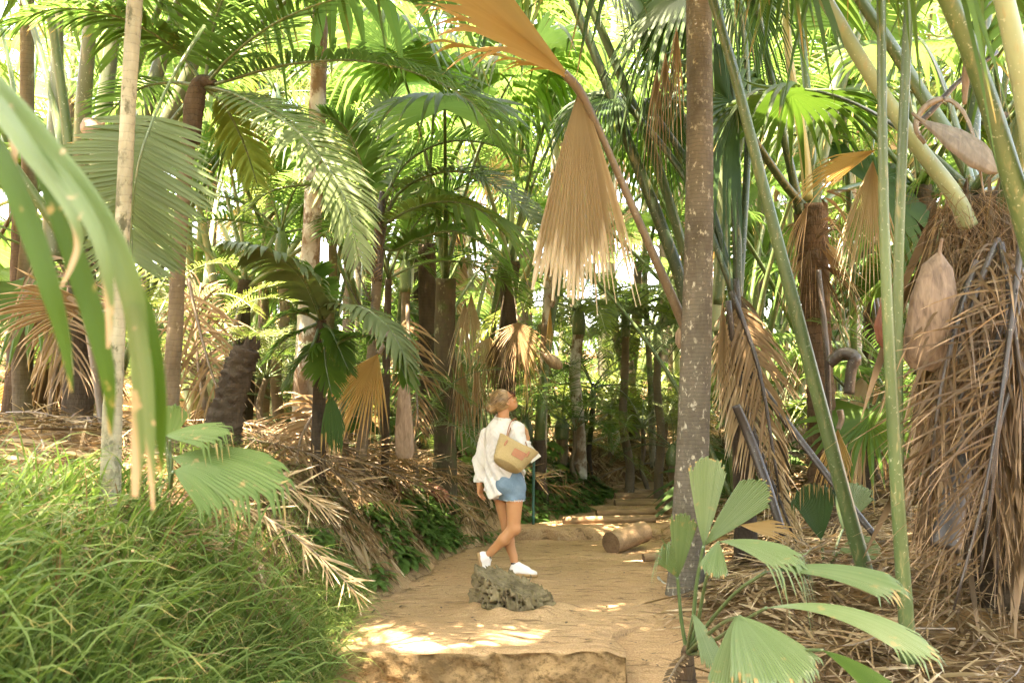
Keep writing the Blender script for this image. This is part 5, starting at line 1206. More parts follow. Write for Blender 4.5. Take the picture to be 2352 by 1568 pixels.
for i, (lab, pts, ll, mt) in enumerate((
        ('dead brown frond leaning between brown trunk and stump, leaflets hanging like a comb', [(432, 640, 8.4), (452, 730, 8.3), (478, 830, 8.2), (512, 930, 8.1)], 170, 'dead'),
        ('dark dead frond propped upright left of the rotten stump', [(470, 940, 8.4), (455, 840, 8.5), (450, 740, 8.6), (462, 650, 8.7)], 120, 'dead_dark'),
        ('dry frond sagging over the bank below the golden dead fan', [(760, 900, 9.0), (720, 950, 8.8), (690, 1010, 8.6), (680, 1080, 8.4)], 130, 'dead'),
        ('dead frond hanging down between the thin dark trunk and the lichen covered one', [(935, 700, 10.6), (940, 780, 10.5), (955, 880, 10.5), (960, 980, 10.4)], 110, 'dead'),
        ('long dead frond slumped at the far left under the thick stalks', [(60, 560, 7.8), (110, 640, 7.6), (150, 740, 7.4), (170, 860, 7.2)], 190, 'dead_dark'))):
    t = thing('dead_frond', lab, 'dead frond', P(*pts[0]))
    hero_feather(t, pts, ll, mt, 'stalk_dead', name='frond', n=34, w_px=6, droop=1.0, lift=.1, ang=(60, 25), st=6, jit=.2, missing=.2, rr_px=(5, 2), up=(.2, -1, .2), twist=.8, seed=900 + i)
# ---- spathes (boat shaped bracts)
def spathe(label, a, b, wpx, mat, bulge=.5, facing=(0, -1, 0), curl=.6, pf=(.08, .30, .85, 1, .55, .06)):
    A, B_ = P(*a), P(*b); L = np.linalg.norm(B_ - A); ax = unit(B_ - A); nn_ = np.asarray(facing, float); nn_ = unit(nn_ - nn_.dot(ax) * ax); sd = np.cross(ax, nn_)
    w_ = wpx * a[2] / F; n, m_ = 26, 13; s = np.linspace(0, 1, n); prof = np.interp(s, [0, .12, .4, .7, .92, 1], pf)
    u = np.linspace(-1, 1, m_); rows = []
    for th in (0, .010):
        v = A + ax * (L * s)[:, None, None] + sd * (w_ * .5 * prof[:, None] * np.sin(u * 1.35)[None])[..., None] / .976 + nn_ * ((w_ * bulge) * prof[:, None] * (np.cos(u * 1.35 * curl * 2)[None] - .3) + .06 * L * np.sin(s * 3.14)[:, None] - th)[..., None]
        v += nn_ * (.006 * np.sin(u * 23)[None] * prof[:, None])[..., None]
        rows.append(v)
    mb = MB(); idx = np.arange(n * m_).reshape(n, m_); q = np.stack([idx[:-1, :-1], idx[:-1, 1:], idx[1:, 1:], idx[1:, :-1]], -1).reshape(-1, 4)
    mb.add(rows[0], q); mb.add(rows[1], q[:, ::-1])
    tube(mb, [A - ax * L * .12 + nn_ * .01, A - ax * L * .05, A + ax * .03], [.010, .011, .014], n=8, sides=8)
    mb.thing('palm_spathe', M[mat], label, 'palm spathe', 'boat shaped palm spathes', loc=A)
def spathe_mat(name, a, b):
    m, nt, nd, lk = new_mat(name)
    n1 = noise_(nt, 9, 4, .6, vec=coords(nt, (3, 3, .7)), dist=.8); n3 = noise_(nt, 50, 3, vec=coords(nt, (2, 2, .25)))
    out(nt, princ(nt, mixc(nt, ramp(nt, n1, [(.3, 0), (.7, 1)]), a, b), .6, .3, bump(nt, n3, .4, .006))); return m
M['spathe'] = spathe_mat('brown_spathe', (.09, .06, .04), (.26, .185, .125)); M['spathe_pink'] = spathe_mat('pinkish_spathe', (.18, .12, .08), (.37, .27, .19)); M['spathe_grey'] = spathe_mat('greyish_spathe', (.10, .085, .068), (.19, .16, .125)); M['spathe_red'] = spathe_mat('reddish_spathe', (.08, .025, .015), (.18, .07, .04))
spathe('large brown boat shaped spathe hanging behind the upright green stalks', (2158, 580, 6.05), (2122, 850, 6.05), 112, 'spathe', .22, pf=(.08, .62, .97, 1, .84, .5))
spathe('dark reddish spathe hanging just left of the upright green stalks', (2060, 640, 6.3), (2030, 800, 6.3), 60, 'spathe_red', .5)
spathe('grey brown spathe under the curved stalk in the upper right', (2115, 275, 5.9), (2300, 395, 5.8), 80, 'spathe_grey', .2, (0, -1, .5))
spathe('pinkish spathe tip poking out left of the ringed trunk', (1600, 715, 8.5), (1560, 800, 8.5), 45, 'spathe_pink', .6)
spathe('long pale brown sheath hanging over the left bank beside the thin dark trunk', (928, 870, 9.6), (930, 1052, 9.6), 44, 'spathe_pink', .12, pf=(.1, .6, .8, 1, 1, .75))
spathe('small pinkish spathe pointing right behind the woman', (1240, 808, 12.4), (1292, 845, 12.4), 30, 'spathe_pink', .5)
spathe('brown spathe caught among the thick stalks in the upper left', (235, 285, 7.2), (185, 300, 7.2), 55, 'spathe_pink', .4)
spathe('rusty curled spathe lying on the left bank', (985, 1110, 10.6), (1030, 1150, 10.4), 34, 'spathe_red', .5, (0, -.8, .6))
mb = MB(); tube(mb, PX([(2125, 330, 6.0), (2105, 300, 6.0), (2110, 265, 6.0), (2140, 235, 6.0), (2180, 230, 6.0), (2215, 262, 5.95), (2240, 330, 5.9), (2262, 460, 5.9)]), np.array([5, 6, 7, 8, 7, 5, 4, 2]) * 6 / F, n=40, sides=10, flat=.6, rough=.08)
mb.thing('curled_stalk', M['stalk_dead'], 'brown curled dead stalk hooking over the grey brown spathe', 'dead stalk')
mb = MB(); tube(mb, PX([(2085, 300, 6.6), (2130, 265, 6.6), (2200, 190, 6.7), (2290, 120, 6.8)]), np.array([7, 7, 6, 5]) * 6.6 / F, n=20, sides=8); mb.thing('dead_stalk', M['stalk_black'], 'straight dark dead stalk slanting up behind the curled one', 'dead stalk')
mb = MB(); tube(mb, PX([(2222, 130, 6.5), (2218, 180, 6.5), (2215, 240, 6.5)]), np.array([7, 9, 5]) * 6.5 / F, n=16, sides=10, rough=.1); mb.thing('flower_spike', M['spathe'], 'brown catkin like flower spike hanging in the upper right', 'flower spike')

# ---- stump on the left
t = thing('rotten_stump', 'dark rotten palm stump leaning right on the left bank', 'stump', at_ground(530, 8.0))
mb = MB(); tube(mb, PX([(505, 1010, 8.0), (522, 940, 8.0), (545, 860, 8.0), (568, 800, 8.0)]), np.array([48, 36, 33, 30]) * 8 / F, n=40, sides=22, rough=.09, seed=4); mb.build('trunk', M['bark_dark'], t)
mb = MB(); n_ = 26; a = np.linspace(0, 6.28, n_); c = P(568, 803, 8.0); b_ = c + .09 * np.stack([np.cos(a), np.sin(a), 0 * a], -1); ribbons(mb, b_, np.array([[.3, 0, 1]]) + rng.normal(0, .15, (n_, 3)), np.stack([-np.sin(a), np.cos(a), 0 * a], -1), rng.uniform(.04, .13, n_), .04, 0, st=4); mb.build('broken_rim', M['bark_dark'], t)

# ---- forked dark trunk far behind
t = thing('forked_tree', 'dark trunk forking in two above the steps in the middle distance', 'tree', at_ground(1450, 16.5))
mb = MB(); tube(mb, PX([(1455, 1060, 16.5), (1448, 960, 16.5), (1442, 860, 16.5), (1436, 815, 16.5)]), np.array([23, 18, 17, 17]) * 16.5 / F, n=40, sides=16, rough=.04); mb.build('trunk', M['bark_brown'], t)
for pts, rp in (([(1437, 830, 16.5), (1420, 790, 16.5), (1412, 740, 16.5), (1408, 640, 16.5)], [14, 11, 9, 8]), ([(1440, 830, 16.5), (1455, 780, 16.5), (1460, 720, 16.5), (1466, 600, 16.5)], [15, 12, 10, 9])):
    mb = MB(); tube(mb, PX(pts), np.array(rp) * 16.5 / F, n=30, sides=12, rough=.04); mb.build('limb', M['bark_dark'], t)
    for k in range(8): place(FEAV['feather'][k % 6][1], 'frond', t, P(*pts[-1]) - ORG[t.name], k * 2.4, .75)

rb_ = np.random.default_rng(31)
# ---- specified middle-distance palms (px, ground depth, crown py, kind ...)
def zcrown(py, d): return 1.5 + d * (math.sin(PITCH) + math.cos(PITCH) * (CY - py) / F)
def mid(kind, px, d, pyc, label, **kw):
    l = at_ground(px, d); h = max(.05, zcrown(pyc, d) - l[2]); return kind(l, h, kw.pop('r', .09), label, **kw)
mid(feather_palm, 1330, 14.2, 760, 'pale mottled slim palm topped by a yellowish round crown under the dead fan', r=.085, leaf='feather_yellow', bark='bark_white', seed=3, s=.72, nf=13, tmin=40, tmax=95)
mid(feather_palm, 1438, 14.4, 765, 'slim palm topped by a pale round crown, just above the fork of the dark trunk', r=.06, leaf='feather_grey', bark='bark_brown', seed=4, s=.72, nf=13, tmin=40, tmax=95)
mid(feather_palm, 1512, 14.0, 800, 'low feather palm with drooping grey green crown between forked tree and ringed trunk', r=.06, leaf='feather_grey', bark='bark_brown', seed=5, s=.65, nf=12, tmin=40, tmax=95)
mid(feather_palm, 1206, 13.2, 1010, 'young trunkless feather palm directly behind the woman\'s head', name='young_feather_palm', cat='young palm', leaf='fine', seed=6, s=.62, nf=9, tmin=8, tmax=75)
mid(feather_palm, 1290, 14.0, 1000, 'young feather palm with wide arching fronds right of the sign', name='young_feather_palm', cat='young palm', leaf='fine', seed=7, s=.5, nf=10, tmin=10, tmax=80)
mid(feather_palm, 1362, 14.8, 930, 'young feather palm on a thin leaning stem above the fern bank', name='young_feather_palm', cat='young palm', leaf='fine', seed=8, s=.6, nf=10, r=.04, bark='bark_dark', tmin=15, tmax=85)
mid(feather_palm, 1545, 13.5, 1060, 'young feather palm low on the ground left of the ringed trunk', name='young_feather_palm', cat='young palm', leaf='fine_grey', seed=9, s=.45, nf=8, tmin=20, tmax=85)
mid(feather_palm, 1000, 13.4, 780, 'feather palm with bright fronds drooping left of the lichen covered trunk', r=.07, leaf='feather', seed=10, s=.7, nf=10, tmin=30, tmax=95)
mid(fan_palm, 1238, 12.9, 1010, 'trunkless fan palm with tall upright stalks behind the woman', leaf='fan', seed=11, s=2.1, nf=6, ndead=0, tmin=2, tmax=13, bs=.5)
mid(fan_palm, 170, 8.2, 560, 'fan palm in the upper left with a cluster of very thick olive stalks', r=.12, leaf='fan', bark='bark_dark', seed=13, s=1.5, nf=9, ndead=3, tmin=3, tmax=40)
OLIVE = bpy.context.scene.objects[[o.name for o in sc.objects if o.get('label', '').startswith('fan palm in the upper left')][0]]
for pts, rp in (([(120, 600, 8.6), (122, 400, 8.6), (128, 240, 8.6), (132, 80, 8.6), (130, -120, 8.6)], [24, 20, 17, 14, 10]), ([(175, 620, 8.4), (182, 420, 8.3), (192, 240, 8.2), (206, 60, 8.1), (215, -120, 8.0)], [26, 22, 19, 16, 12]), ([(200, 620, 8.7), (222, 420, 8.7), (240, 240, 8.7), (262, 70, 8.7), (290, -120, 8.7)], [24, 22, 20, 16, 12]), ([(230, 620, 8.9), (290, 400, 8.9), (350, 200, 8.9), (410, 20, 8.9), (450, -110, 8.9)], [24, 20, 18, 16, 12]), ([(240, 640, 9.2), (320, 420, 9.2), (400, 240, 9.2), (470, 90, 9.2), (540, -60, 9.2)], [20, 18, 17, 14, 10])):
    f_ = hero_stem(OLIVE, 'frond', pts, rp, 'stalk_olive', sides=14, n=40, flat=.7)
    e = P(*pts[-1]); dr = unit(e - P(*pts[-2])); mb = MB(); fan_add(mb, e, dr, (0, -.6, .8), R=1.3, n=36, m=8, half=2.0, droop=.3, finger=.6, seed=pts[0][0]); o_ = mb.build('leaf_blade', M['fan'], OLIVE); o_.parent = f_
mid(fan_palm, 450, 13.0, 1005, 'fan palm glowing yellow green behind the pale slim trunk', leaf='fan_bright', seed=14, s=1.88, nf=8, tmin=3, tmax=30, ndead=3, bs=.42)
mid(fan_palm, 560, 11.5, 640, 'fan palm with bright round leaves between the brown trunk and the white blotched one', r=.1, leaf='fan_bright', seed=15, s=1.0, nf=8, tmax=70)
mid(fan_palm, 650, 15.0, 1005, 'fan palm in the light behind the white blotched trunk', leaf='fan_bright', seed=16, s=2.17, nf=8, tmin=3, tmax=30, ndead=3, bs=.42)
mid(fan_palm, 830, 14.0, 1005, 'fan palm with slanting green stalks behind the small feather palm', leaf='fan', seed=17, s=2.03, nf=8, tmin=3, tmax=30, ndead=3, bs=.42)
mid(fan_palm, 940, 16.0, 330, 'tall fan palm with brown shaggy crown behind the arching feather frond', r=.12, leaf='fan_bright', seed=18, s=1.2, nf=8, ndead=5)
mid(fan_palm, 1100, 14.5, 1005, 'fan palm with hanging strap like leaves left of the dead fan', leaf='fan', seed=19, s=2.10, nf=8, tmin=3, tmax=30, ndead=3, bs=.42)
mid(fan_palm, 1440, 17.5, 1005, 'fan palm with dark drooping fans right behind the dead fan stalk', leaf='fan', seed=20, s=1.88, nf=8, tmin=3, tmax=30, ndead=3, bs=.42)
mid(fan_palm, 1560, 17.0, 1005, 'bright fan palm seen left of the ringed trunk', leaf='fan_bright', seed=21, s=2.10, nf=8, tmin=3, tmax=30, ndead=3, bs=.42)
mid(fan_palm, 1725, 13.0, 1005, 'fan palm with pale stalks right of the ringed trunk', leaf='fan', seed=22, s=1.88, nf=8, tmin=3, tmax=30, ndead=3, bs=.42)
mid(fan_palm, 1790, 15.5, 1005, 'tall bright fan palm behind the slanting stalks', leaf='fan_bright', seed=23, s=2.25, nf=8, tmin=3, tmax=30, ndead=3, bs=.42)
mid(fan_palm, 2000, 14.0, 560, 'dark fan palm behind the pair of upright stalks', r=.11, leaf='fan', seed=24, s=1.2, nf=9, ndead=4)
mid(fan_palm, 2130, 11.0, 420, 'fan palm with grey fans behind the curled dead stalk', r=.12, leaf='fan', seed=25, s=1.2, nf=9, ndead=4)
mid(fan_palm, 2320, 12.0, 250, 'fan palm in the far top right corner behind the thick stalks', r=.12, leaf='fan_dark', seed=26, s=1.2, nf=12, ndead=4)
mid(fan_palm, 40, 11.5, 420, 'dark fan palm at the left edge behind the thick olive stalks', r=.14, leaf='fan', seed=27, s=1.3, nf=12, ndead=5)
mid(fan_palm, 330, 11.0, 700, 'young fan palm in the shade behind the pale slim trunk', leaf='fan', seed=28, s=.8, nf=9, r=.08, ndead=3)
mid(fan_palm, 1790, 11.8, 1010, 'small fan palm with bright leaves low behind the scaly trunk', leaf='fan_bright', seed=29, s=.5, nf=7, ndead=0, tmax=50)
mid(fan_palm, 1990, 11.5, 930, 'small leafy fan palm low behind the upright stalks', leaf='fan', seed=30, s=.7, nf=8, ndead=1)
mid(feather_palm, 2060, 10.5, 1010, 'young feather palm low in the gap right of the scaly trunk', name='young_feather_palm', cat='young palm', leaf='fine', seed=31, s=.6, nf=9)
mid(feather_palm, 640, 10.8, 600, 'feather palm with bright fronds left of the white blotched trunk', r=.06, leaf='feather', seed=32, s=.8, nf=8, tmax=90)
mid(feather_palm, 760, 12.2, 520, 'feather palm spreading yellow green fronds right of the white blotched trunk', r=.06, leaf='feather_yellow', seed=33, s=.85, nf=8, tmax=90)
mid(feather_palm, 930, 11.8, 660, 'feather palm with fresh green fronds under the small feather palm\'s crown', r=.06, leaf='feather', seed=34, s=.8, nf=8, tmax=95)
mid(feather_palm, 1180, 15.5, 640, 'feather palm in the light between ringed trunks behind the woman', r=.06, leaf='feather_yellow', seed=35, s=.8, nf=8, tmax=90)
mid(feather_palm, 880, 13.0, 900, 'young feather palm in the shade behind the hanging pale sheath', name='young_feather_palm', cat='young palm', leaf='fine', seed=36, s=.7, nf=9)
mid(feather_palm, 1120, 12.8, 985, 'young feather palm low between the dead skirt and the woman', name='young_feather_palm', cat='young palm', leaf='fine', seed=37, s=.5, nf=9)

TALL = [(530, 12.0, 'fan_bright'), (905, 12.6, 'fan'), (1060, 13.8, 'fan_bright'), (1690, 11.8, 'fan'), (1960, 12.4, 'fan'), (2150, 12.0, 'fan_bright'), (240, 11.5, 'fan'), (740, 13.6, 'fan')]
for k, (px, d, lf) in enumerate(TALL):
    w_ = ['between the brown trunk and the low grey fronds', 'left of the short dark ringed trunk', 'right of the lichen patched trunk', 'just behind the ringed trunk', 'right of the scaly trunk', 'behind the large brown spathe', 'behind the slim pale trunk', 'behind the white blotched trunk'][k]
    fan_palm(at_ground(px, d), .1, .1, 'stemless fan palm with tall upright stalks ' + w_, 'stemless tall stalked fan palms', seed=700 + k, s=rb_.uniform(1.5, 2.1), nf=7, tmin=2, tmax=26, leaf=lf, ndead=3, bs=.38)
for k, (px, d, py, w_) in enumerate(((1240, 13.0, 250, 'behind the woman\'s right shoulder'), (1500, 15.5, 200, 'left of the ringed trunk'), (1535, 17.5, 300, 'close left of the ringed trunk'), (1390, 18.0, 240, 'left of the forked trunk'), (1290, 17.0, 330, 'under the dead fan tip'), (600, 13.0, 260, 'right of the rotten stump'), (930, 15.0, 200, 'right of the small feather palm'), (1100, 16.0, 260, 'right of the dead skirt'), (1740, 14.0, 300, 'left of the scaly trunk'), (1980, 14.5, 240, 'left of the upright stalks'), (2120, 13.5, 300, 'right of the upright stalks'), (60, 9.5, -60, 'at the far left edge'), (1710, 17.0, 420, 'right of the ringed trunk'), (820, 17.0, 300, 'left of the small feather palm'))):
    l = at_ground(px, d); feather_palm(l, zcrown(py, d) - l[2], [.055, .045, .07][k % 3], 'slender mottled palm trunk rising ' + w_, 'slender mottled palms', seed=740 + k, s=.85, nf=8, leaf=['feather', 'feather_yellow', 'feather_grey'][k % 3], bark=['bark_white', 'bark_pale', 'bark_brown'][k % 3], lean=(rb_.normal(0, .2), 0), tmax=90)
for k, (px, d, py, w_) in enumerate(((330, 19.5, 120, 'above the slim pale trunk'), (560, 21, 260, 'left of the white blotched trunk'), (800, 20, 90, 'right of the white blotched trunk'), (1010, 21.5, 230, 'left of the huge dead fan'), (1210, 20, 60, 'below the arching golden leaf'), (1400, 22, 260, 'behind the parallel dark stalks'), (1530, 20, 80, 'close left of the ringed trunk'), (1730, 21, 150, 'right of the ringed trunk'), (1930, 20, 90, 'above the scaly trunk'), (2140, 20, 200, 'above the curled dead stalk'), (140, 20, 200, 'above the thick olive stalks'))):
    l = at_ground(px, d); fan_palm(l, zcrown(py, d) - l[2], .11, 'tall fan palm with broad green crown in the background, ' + w_, 'tall background fan palms', seed=860 + k, s=1.45, nf=12, leaf=['fan', 'fan_bright', 'fan'][k % 3], bark=['bark_brown', 'bark_pale'][k % 2], ndead=3)
# ---- background palms, further back the less they differ
def free(l): return not (xl(l[1]) - .4 < l[0] < xr(l[1]) + .4 and l[1] < 17.5)
rb = np.random.default_rng(77)
side = lambda px: 'left' if px < 800 else 'middle' if px < 1600 else 'right'
specs = []
for d, step, jit in ((18, 430, 150), (23, 400, 130), (29, 330, 110), (36, 260, 90)):
    px = -120 + rb.uniform(0, step)
    while px < 2480:
        specs.append((px + rb.uniform(-jit, jit), d * rb.uniform(.93, 1.07), d)); px += step
for k, (px, d, lay) in enumerate(specs):
    l = at_ground(px, d)
    if not free(l): continue
    where = 'behind the left bank' if px < 800 else 'beyond the log steps' if px < 1600 else 'behind the right hand stalks'
    how = {18: 'standing', 23: 'further back', 29: 'far back', 36: 'farthest back'}[lay]
    if rb.random() < .55:
        py = rb.choice([rb.uniform(-60, 330), rb.uniform(330, 700)], p=[.72, .28]); bark = rb.choice(['bark_dark', 'bark_brown', 'bark_white']); leaf = rb.choice(['fan_bright', 'fan_bright', 'fan', 'fan'])
        fan_palm(l, max(.4, zcrown(py, d) - l[2]), rb.uniform(.09, .13), f'fan palm {how} in the bright jungle {where}', f'{how} fan palms {where}', seed=200 + k, s=rb.uniform(1.0, 1.4), nf=8, bs=.8, leaf=leaf, bark=bark, lean=(rb.normal(0, .25), 0), ndead=4)
    else:
        py = rb.choice([rb.uniform(-60, 330), rb.uniform(330, 700)], p=[.65, .35]); leaf = rb.choice(['feather', 'feather_yellow', 'feather_yellow'])
        feather_palm(l, max(.4, zcrown(py, d) - l[2]), rb.uniform(.06, .10), f'slim feather palm {how} in the bright jungle {where}', f'{how} feather palms {where}', seed=300 + k, s=rb.uniform(.9, 1.4), nf=8, leaf=leaf, bark=rb.choice(['bark_pale', 'bark_white', 'bark_brown']), lean=(rb.normal(0, .3), 0), tmax=95)
for k, (px, d, w_) in enumerate(((1180, 14.2, 'left of the sign'), (1255, 15.2, 'under the hanging dead fan'), (1320, 13.9, 'right of the sign'), (1400, 15.6, 'below the round pale crowns'), (1475, 14.6, 'right of the forked trunk'), (1500, 17.0, 'behind the forked trunk'), (1590, 16.0, 'just left of the ringed trunk'), (1345, 18.5, 'far behind the log steps'), (600, 12.2, 'right of the rotten stump'), (680, 11.4, 'below the grey drooping fronds'), (930, 13.5, 'right of the thin dark trunk'), (1080, 14.5, 'behind the dead skirt'), (1760, 12.6, 'left of the scaly trunk'), (2010, 12.8, 'between scaly trunk and upright stalks'), (2110, 11.8, 'right of the upright stalks'), (820, 15.0, 'behind the slim ringed trunk'), (470, 9.6, 'between brown trunk and rotten stump'), (610, 9.9, 'close behind the rotten stump'), (790, 10.4, 'left of the slim ringed trunk'), (560, 11.6, 'well behind the rotten stump'), (350, 9.0, 'right of the slim pale trunk'), (950, 11.0, 'right of the hanging pale sheath'))):
    feather_palm(at_ground(px, d), rb_.uniform(.1, 1.1), .035, 'young feather palm with fine arching fronds ' + w_, 'young feather palms', seed=800 + k, s=rb_.uniform(.4, .55), nf=8, tmin=12, tmax=85, leaf=['fine_yellow', 'fine_grey', 'fine', 'fine_yellow'][k % 4], name='young_feather_palm', cat='young palm', bark='bark_brown', shaft=False)
# undergrowth clumps at the feet of the trunks
for k in range(64):
    px = rb.uniform(-60, 2420); d = rb.uniform(13.5, 30); l = at_ground(px, d)
    if not free(l) or (px > 1080 and px < 1600 and d < 24): continue
    where = 'behind the left bank' if px < 800 else 'beyond the log steps' if px < 1600 else 'behind the right hand stalks'
    if rb.random() < .5: fan_palm(l, .1, .1, f'stemless young fan palm in the undergrowth {where}', f'stemless fan palms {where}', seed=500 + k, s=rb.uniform(.7, 1.1), nf=8, leaf=rb.choice(['fan', 'fan_bright', 'fan_dark']), ndead=1, name='young_fan_palm', cat='young palm')
    else: feather_palm(l, .1, .1, f'stemless young feather palm in the undergrowth {where}', f'stemless feather palms {where}', seed=500 + k, s=rb.uniform(.55, .9), nf=8, leaf=rb.choice(['fine', 'fine_yellow']), name='young_feather_palm', cat='young palm')
# the wood beyond, plus unseen canopy added overhead and behind for shade
mb = MB(); rw = np.random.default_rng(9)
def grab(me):
    v = np.empty(len(me.vertices) * 3, np.float32); me.vertices.foreach_get('co', v); q = np.empty(len(me.loops), np.int32); me.loops.foreach_get('vertex_index', q)
    return v.reshape(-1, 3).astype(float), q.reshape(-1, 4)
srcs = [grab(v[2]) for v in FANV['fan_bright'][2:7]] + [grab(v[1]) for v in FEAV['feather'][1:6]]
for k in range(230):
    d = rw.uniform(42, 62); px = rw.uniform(-250, 2600); q = at_ground(px, d); q[2] = q[2] + rw.uniform(0, 1) ** 1.2 * d * .24
    v, f_ = srcs[rw.integers(len(srcs))]; az = rw.uniform(0, 6.28); s = rw.uniform(1.6, 2.6)
    R_ = np.array([[math.cos(az), -math.sin(az), 0], [math.sin(az), math.cos(az), 0], [0, 0, 1]]); mb.add((v * s) @ R_.T + q, f_, 0, rw.random(), 0)
LIT = [(x_, y_, g1(x_, y_) + .15) for x_ in (.8, 1.5, 2.2) for y_ in (15.6, 16.6)] + [(.8, 13.2, .4), (1.8, 13.2, .4), (1.3, 14.2, .5), (1.0, 12.3, .3), (.5, 13.6, 1.3), (-.3, 13.2, 1.2), (1.4, 14.6, 1.6), (2.6, 14.5, 1.)] + [(x_, y_, g1(x_, y_) + .2) for x_, y_ in ((-2.2, 8.2), (-1.7, 9.5), (-2.8, 9.1), (-1.3, 11.1), (-2.2, 10.6), (-3.2, 10.5), (.2, 14.2))] + [(-3.0, 12.5, 2.2), (-2.2, 12.2, 1.8), (-1.4, 12.8, 1.6), (-4, 12, 2.4), (-3.5, 14, 2.5), (-2, 15, 2), (3.4, 12, 1.2), (3.2, 14, 1.6), (4.4, 13, 2), (3.6, 10.5, 1.), (.5, 17, 2.), (2, 18, 2.)]
GAP = [np.array([x_, 6.72 + .1 * math.sin(x_ * 5), 0]) for x_ in (-.95, -.75, -.55)] + [np.array(q_) for q_ in LIT]
SDIR = np.array([math.cos(rad(72)) * math.sin(rad(-130)), math.cos(rad(72)) * math.cos(rad(-130)), math.sin(rad(72))])
def mass(n_, xr_, yr_, zr_, s0):  # unseen trunkless foliage added to block sky and sun over the foreground
    for _ in range(n_):
        q = np.array([rw.uniform(*xr_), rw.uniform(*yr_), 0]); q[2] = rw.uniform(*zr_) if zr_[0] >= 0 else g1(q[0], q[1]) + rw.uniform(0, -zr_[0])
        v, f_ = srcs[rw.integers(len(srcs))]; az = rw.uniform(0, 6.28); s = s0 * rw.uniform(.8, 1.25)
        R_ = np.array([[math.cos(az), -math.sin(az), 0], [math.sin(az), math.cos(az), 0], [0, 0, 1]]); v = ((v - v.mean(0)) * s) @ R_.T + q
        if any((np.linalg.norm(np.cross(v - g_, SDIR), axis=-1) < .16).any() for g_ in GAP): continue
        mb.add(v, f_, 0, rw.random(), 0)
mass(150, (-12, 12), (-13, -5), (.5, 9.), 1.5)
mass(NCAN, (-7, 5), (-3, 7.6), (6.6, 8.6), 1.15)
mass(22, (1.2, 3.3), (4.8, 7.2), (6.2, 7.6), 1.)
mass(16, (.5, 2.0), (4.2, 5.9), (6.4, 7.6), 1.)
mass(16, (-3.4, -1.4), (-.8, 1.6), (6.3, 7.4), 1.)
mass(16, (-1.9, .3), (2.6, 5.2), (6.4, 7.6), 1.)
mass(75, (-3.5, .2), (2.6, 9.8), (6.9, 8.3), 1.)
mass(60, (-11, -6.5), (-3, 9), (1.5, 9), 1.4)
mass(30, (6.8, 11), (-3, 7), (1.5, 9), 1.4)
mass(55, (-6.5, -2.6), (3.5, 12), (7.3, 9.5), 1.2)
fw_ = mb.build('distant_jungle_and_added_canopy', M['fan']); fw_['kind'] = 'stuff'

# ---- near left: blurred big leaf
t = thing('foreground_leaf', 'out of focus arching pale green palm leaf with browned tips, close on the left', 'palm leaf', P(-60, 180, 1.75))
def strip(parent, name, pts, wpx, mat, facing=(0, -1, 0), tips=(0, 1), nseg=30, fold=.18):
    pts = np.array(pts, float); c = spline(PX(pts), nseg); d = np.interp(np.linspace(0, 1, nseg), np.linspace(0, 1, len(pts)), pts[:, 2])
    w_ = np.interp(np.linspace(0, 1, nseg), np.linspace(0, 1, len(wpx)), wpx) * d / F * .38
    T = unit(np.gradient(c, axis=0)); f_ = np.asarray(facing, float); S = unit(np.cross(T, f_)); Nn = np.cross(S, T)
    u = np.linspace(-1, 1, 7); v = c[:, None] + S[:, None] * (w_[:, None] * u[None])[..., None] + Nn[:, None] * (fold * w_[:, None] * np.abs(u)[None] + .05 * w_[:, None] * np.cos(u * 9)[None])[..., None]
    idx = np.arange(nseg * 7).reshape(nseg, 7); q = np.stack([idx[:-1, :-1], idx[:-1, 1:], idx[1:, 1:], idx[1:, :-1]], -1).reshape(-1, 4)
    mb = MB(); mb.add(v, q, np.repeat(np.linspace(tips[0], tips[1], nseg), 7), np.tile((u + 1) / 2, nseg)); return mb.build(name, M[mat], parent)
strip(t, 'leaflet', [(-80, 120, 1.8), (20, 235, 1.72), (110, 345, 1.66), (195, 450, 1.62), (262, 560, 1.6), (300, 660, 1.6), (318, 770, 1.62), (322, 900, 1.64), (318, 1030, 1.66), (310, 1140, 1.68)], [60, 78, 84, 80, 78, 76, 66, 52, 44, 20], 'front', tips=(.1, .9))
strip(t, 'leaflet', [(-80, 160, 1.75), (0, 250, 1.68), (70, 350, 1.62), (130, 430, 1.6), (170, 500, 1.58), (182, 560, 1.58), (165, 610, 1.58), (140, 660, 1.58)], [50, 60, 56, 44, 36, 28, 18, 6], 'front', tips=(.35, .98))
strip(t, 'leaflet', [(60, 330, 1.64), (150, 420, 1.6), (215, 520, 1.57), (245, 620, 1.56), (252, 720, 1.57), (248, 800, 1.58)], [40, 50, 46, 38, 26, 8], 'front', tips=(.3, .96))
strip(t, 'leaflet', [(-40, 280, 1.7), (20, 400, 1.66), (70, 520, 1.64), (115, 660, 1.62), (150, 790, 1.62), (165, 900, 1.62)], [50, 70, 76, 66, 40, 6], 'front_green')
strip(t, 'leaflet', [(90, 380, 1.68), (140, 500, 1.66), (185, 630, 1.65), (225, 760, 1.64), (250, 880, 1.64), (255, 1000, 1.66)], [40, 66, 74, 66, 46, 8], 'front_green')
strip(t, 'leaflet', [(280, 600, 1.66), (330, 700, 1.66), (355, 820, 1.66), (368, 960, 1.67), (372, 1090, 1.68)], [26, 46, 56, 46, 6], 'front_green')
strip(t, 'leaflet', [(20, 240, 1.7), (32, 330, 1.68), (36, 420, 1.68)], [28, 24, 8], 'front', tips=(.86, 1.05))
strip(t, 'leaflet', [(310, 700, 1.6), (335, 850, 1.62), (345, 1000, 1.64), (352, 1170, 1.66)], [40, 44, 34, 8], 'front', tips=(.3, .92))
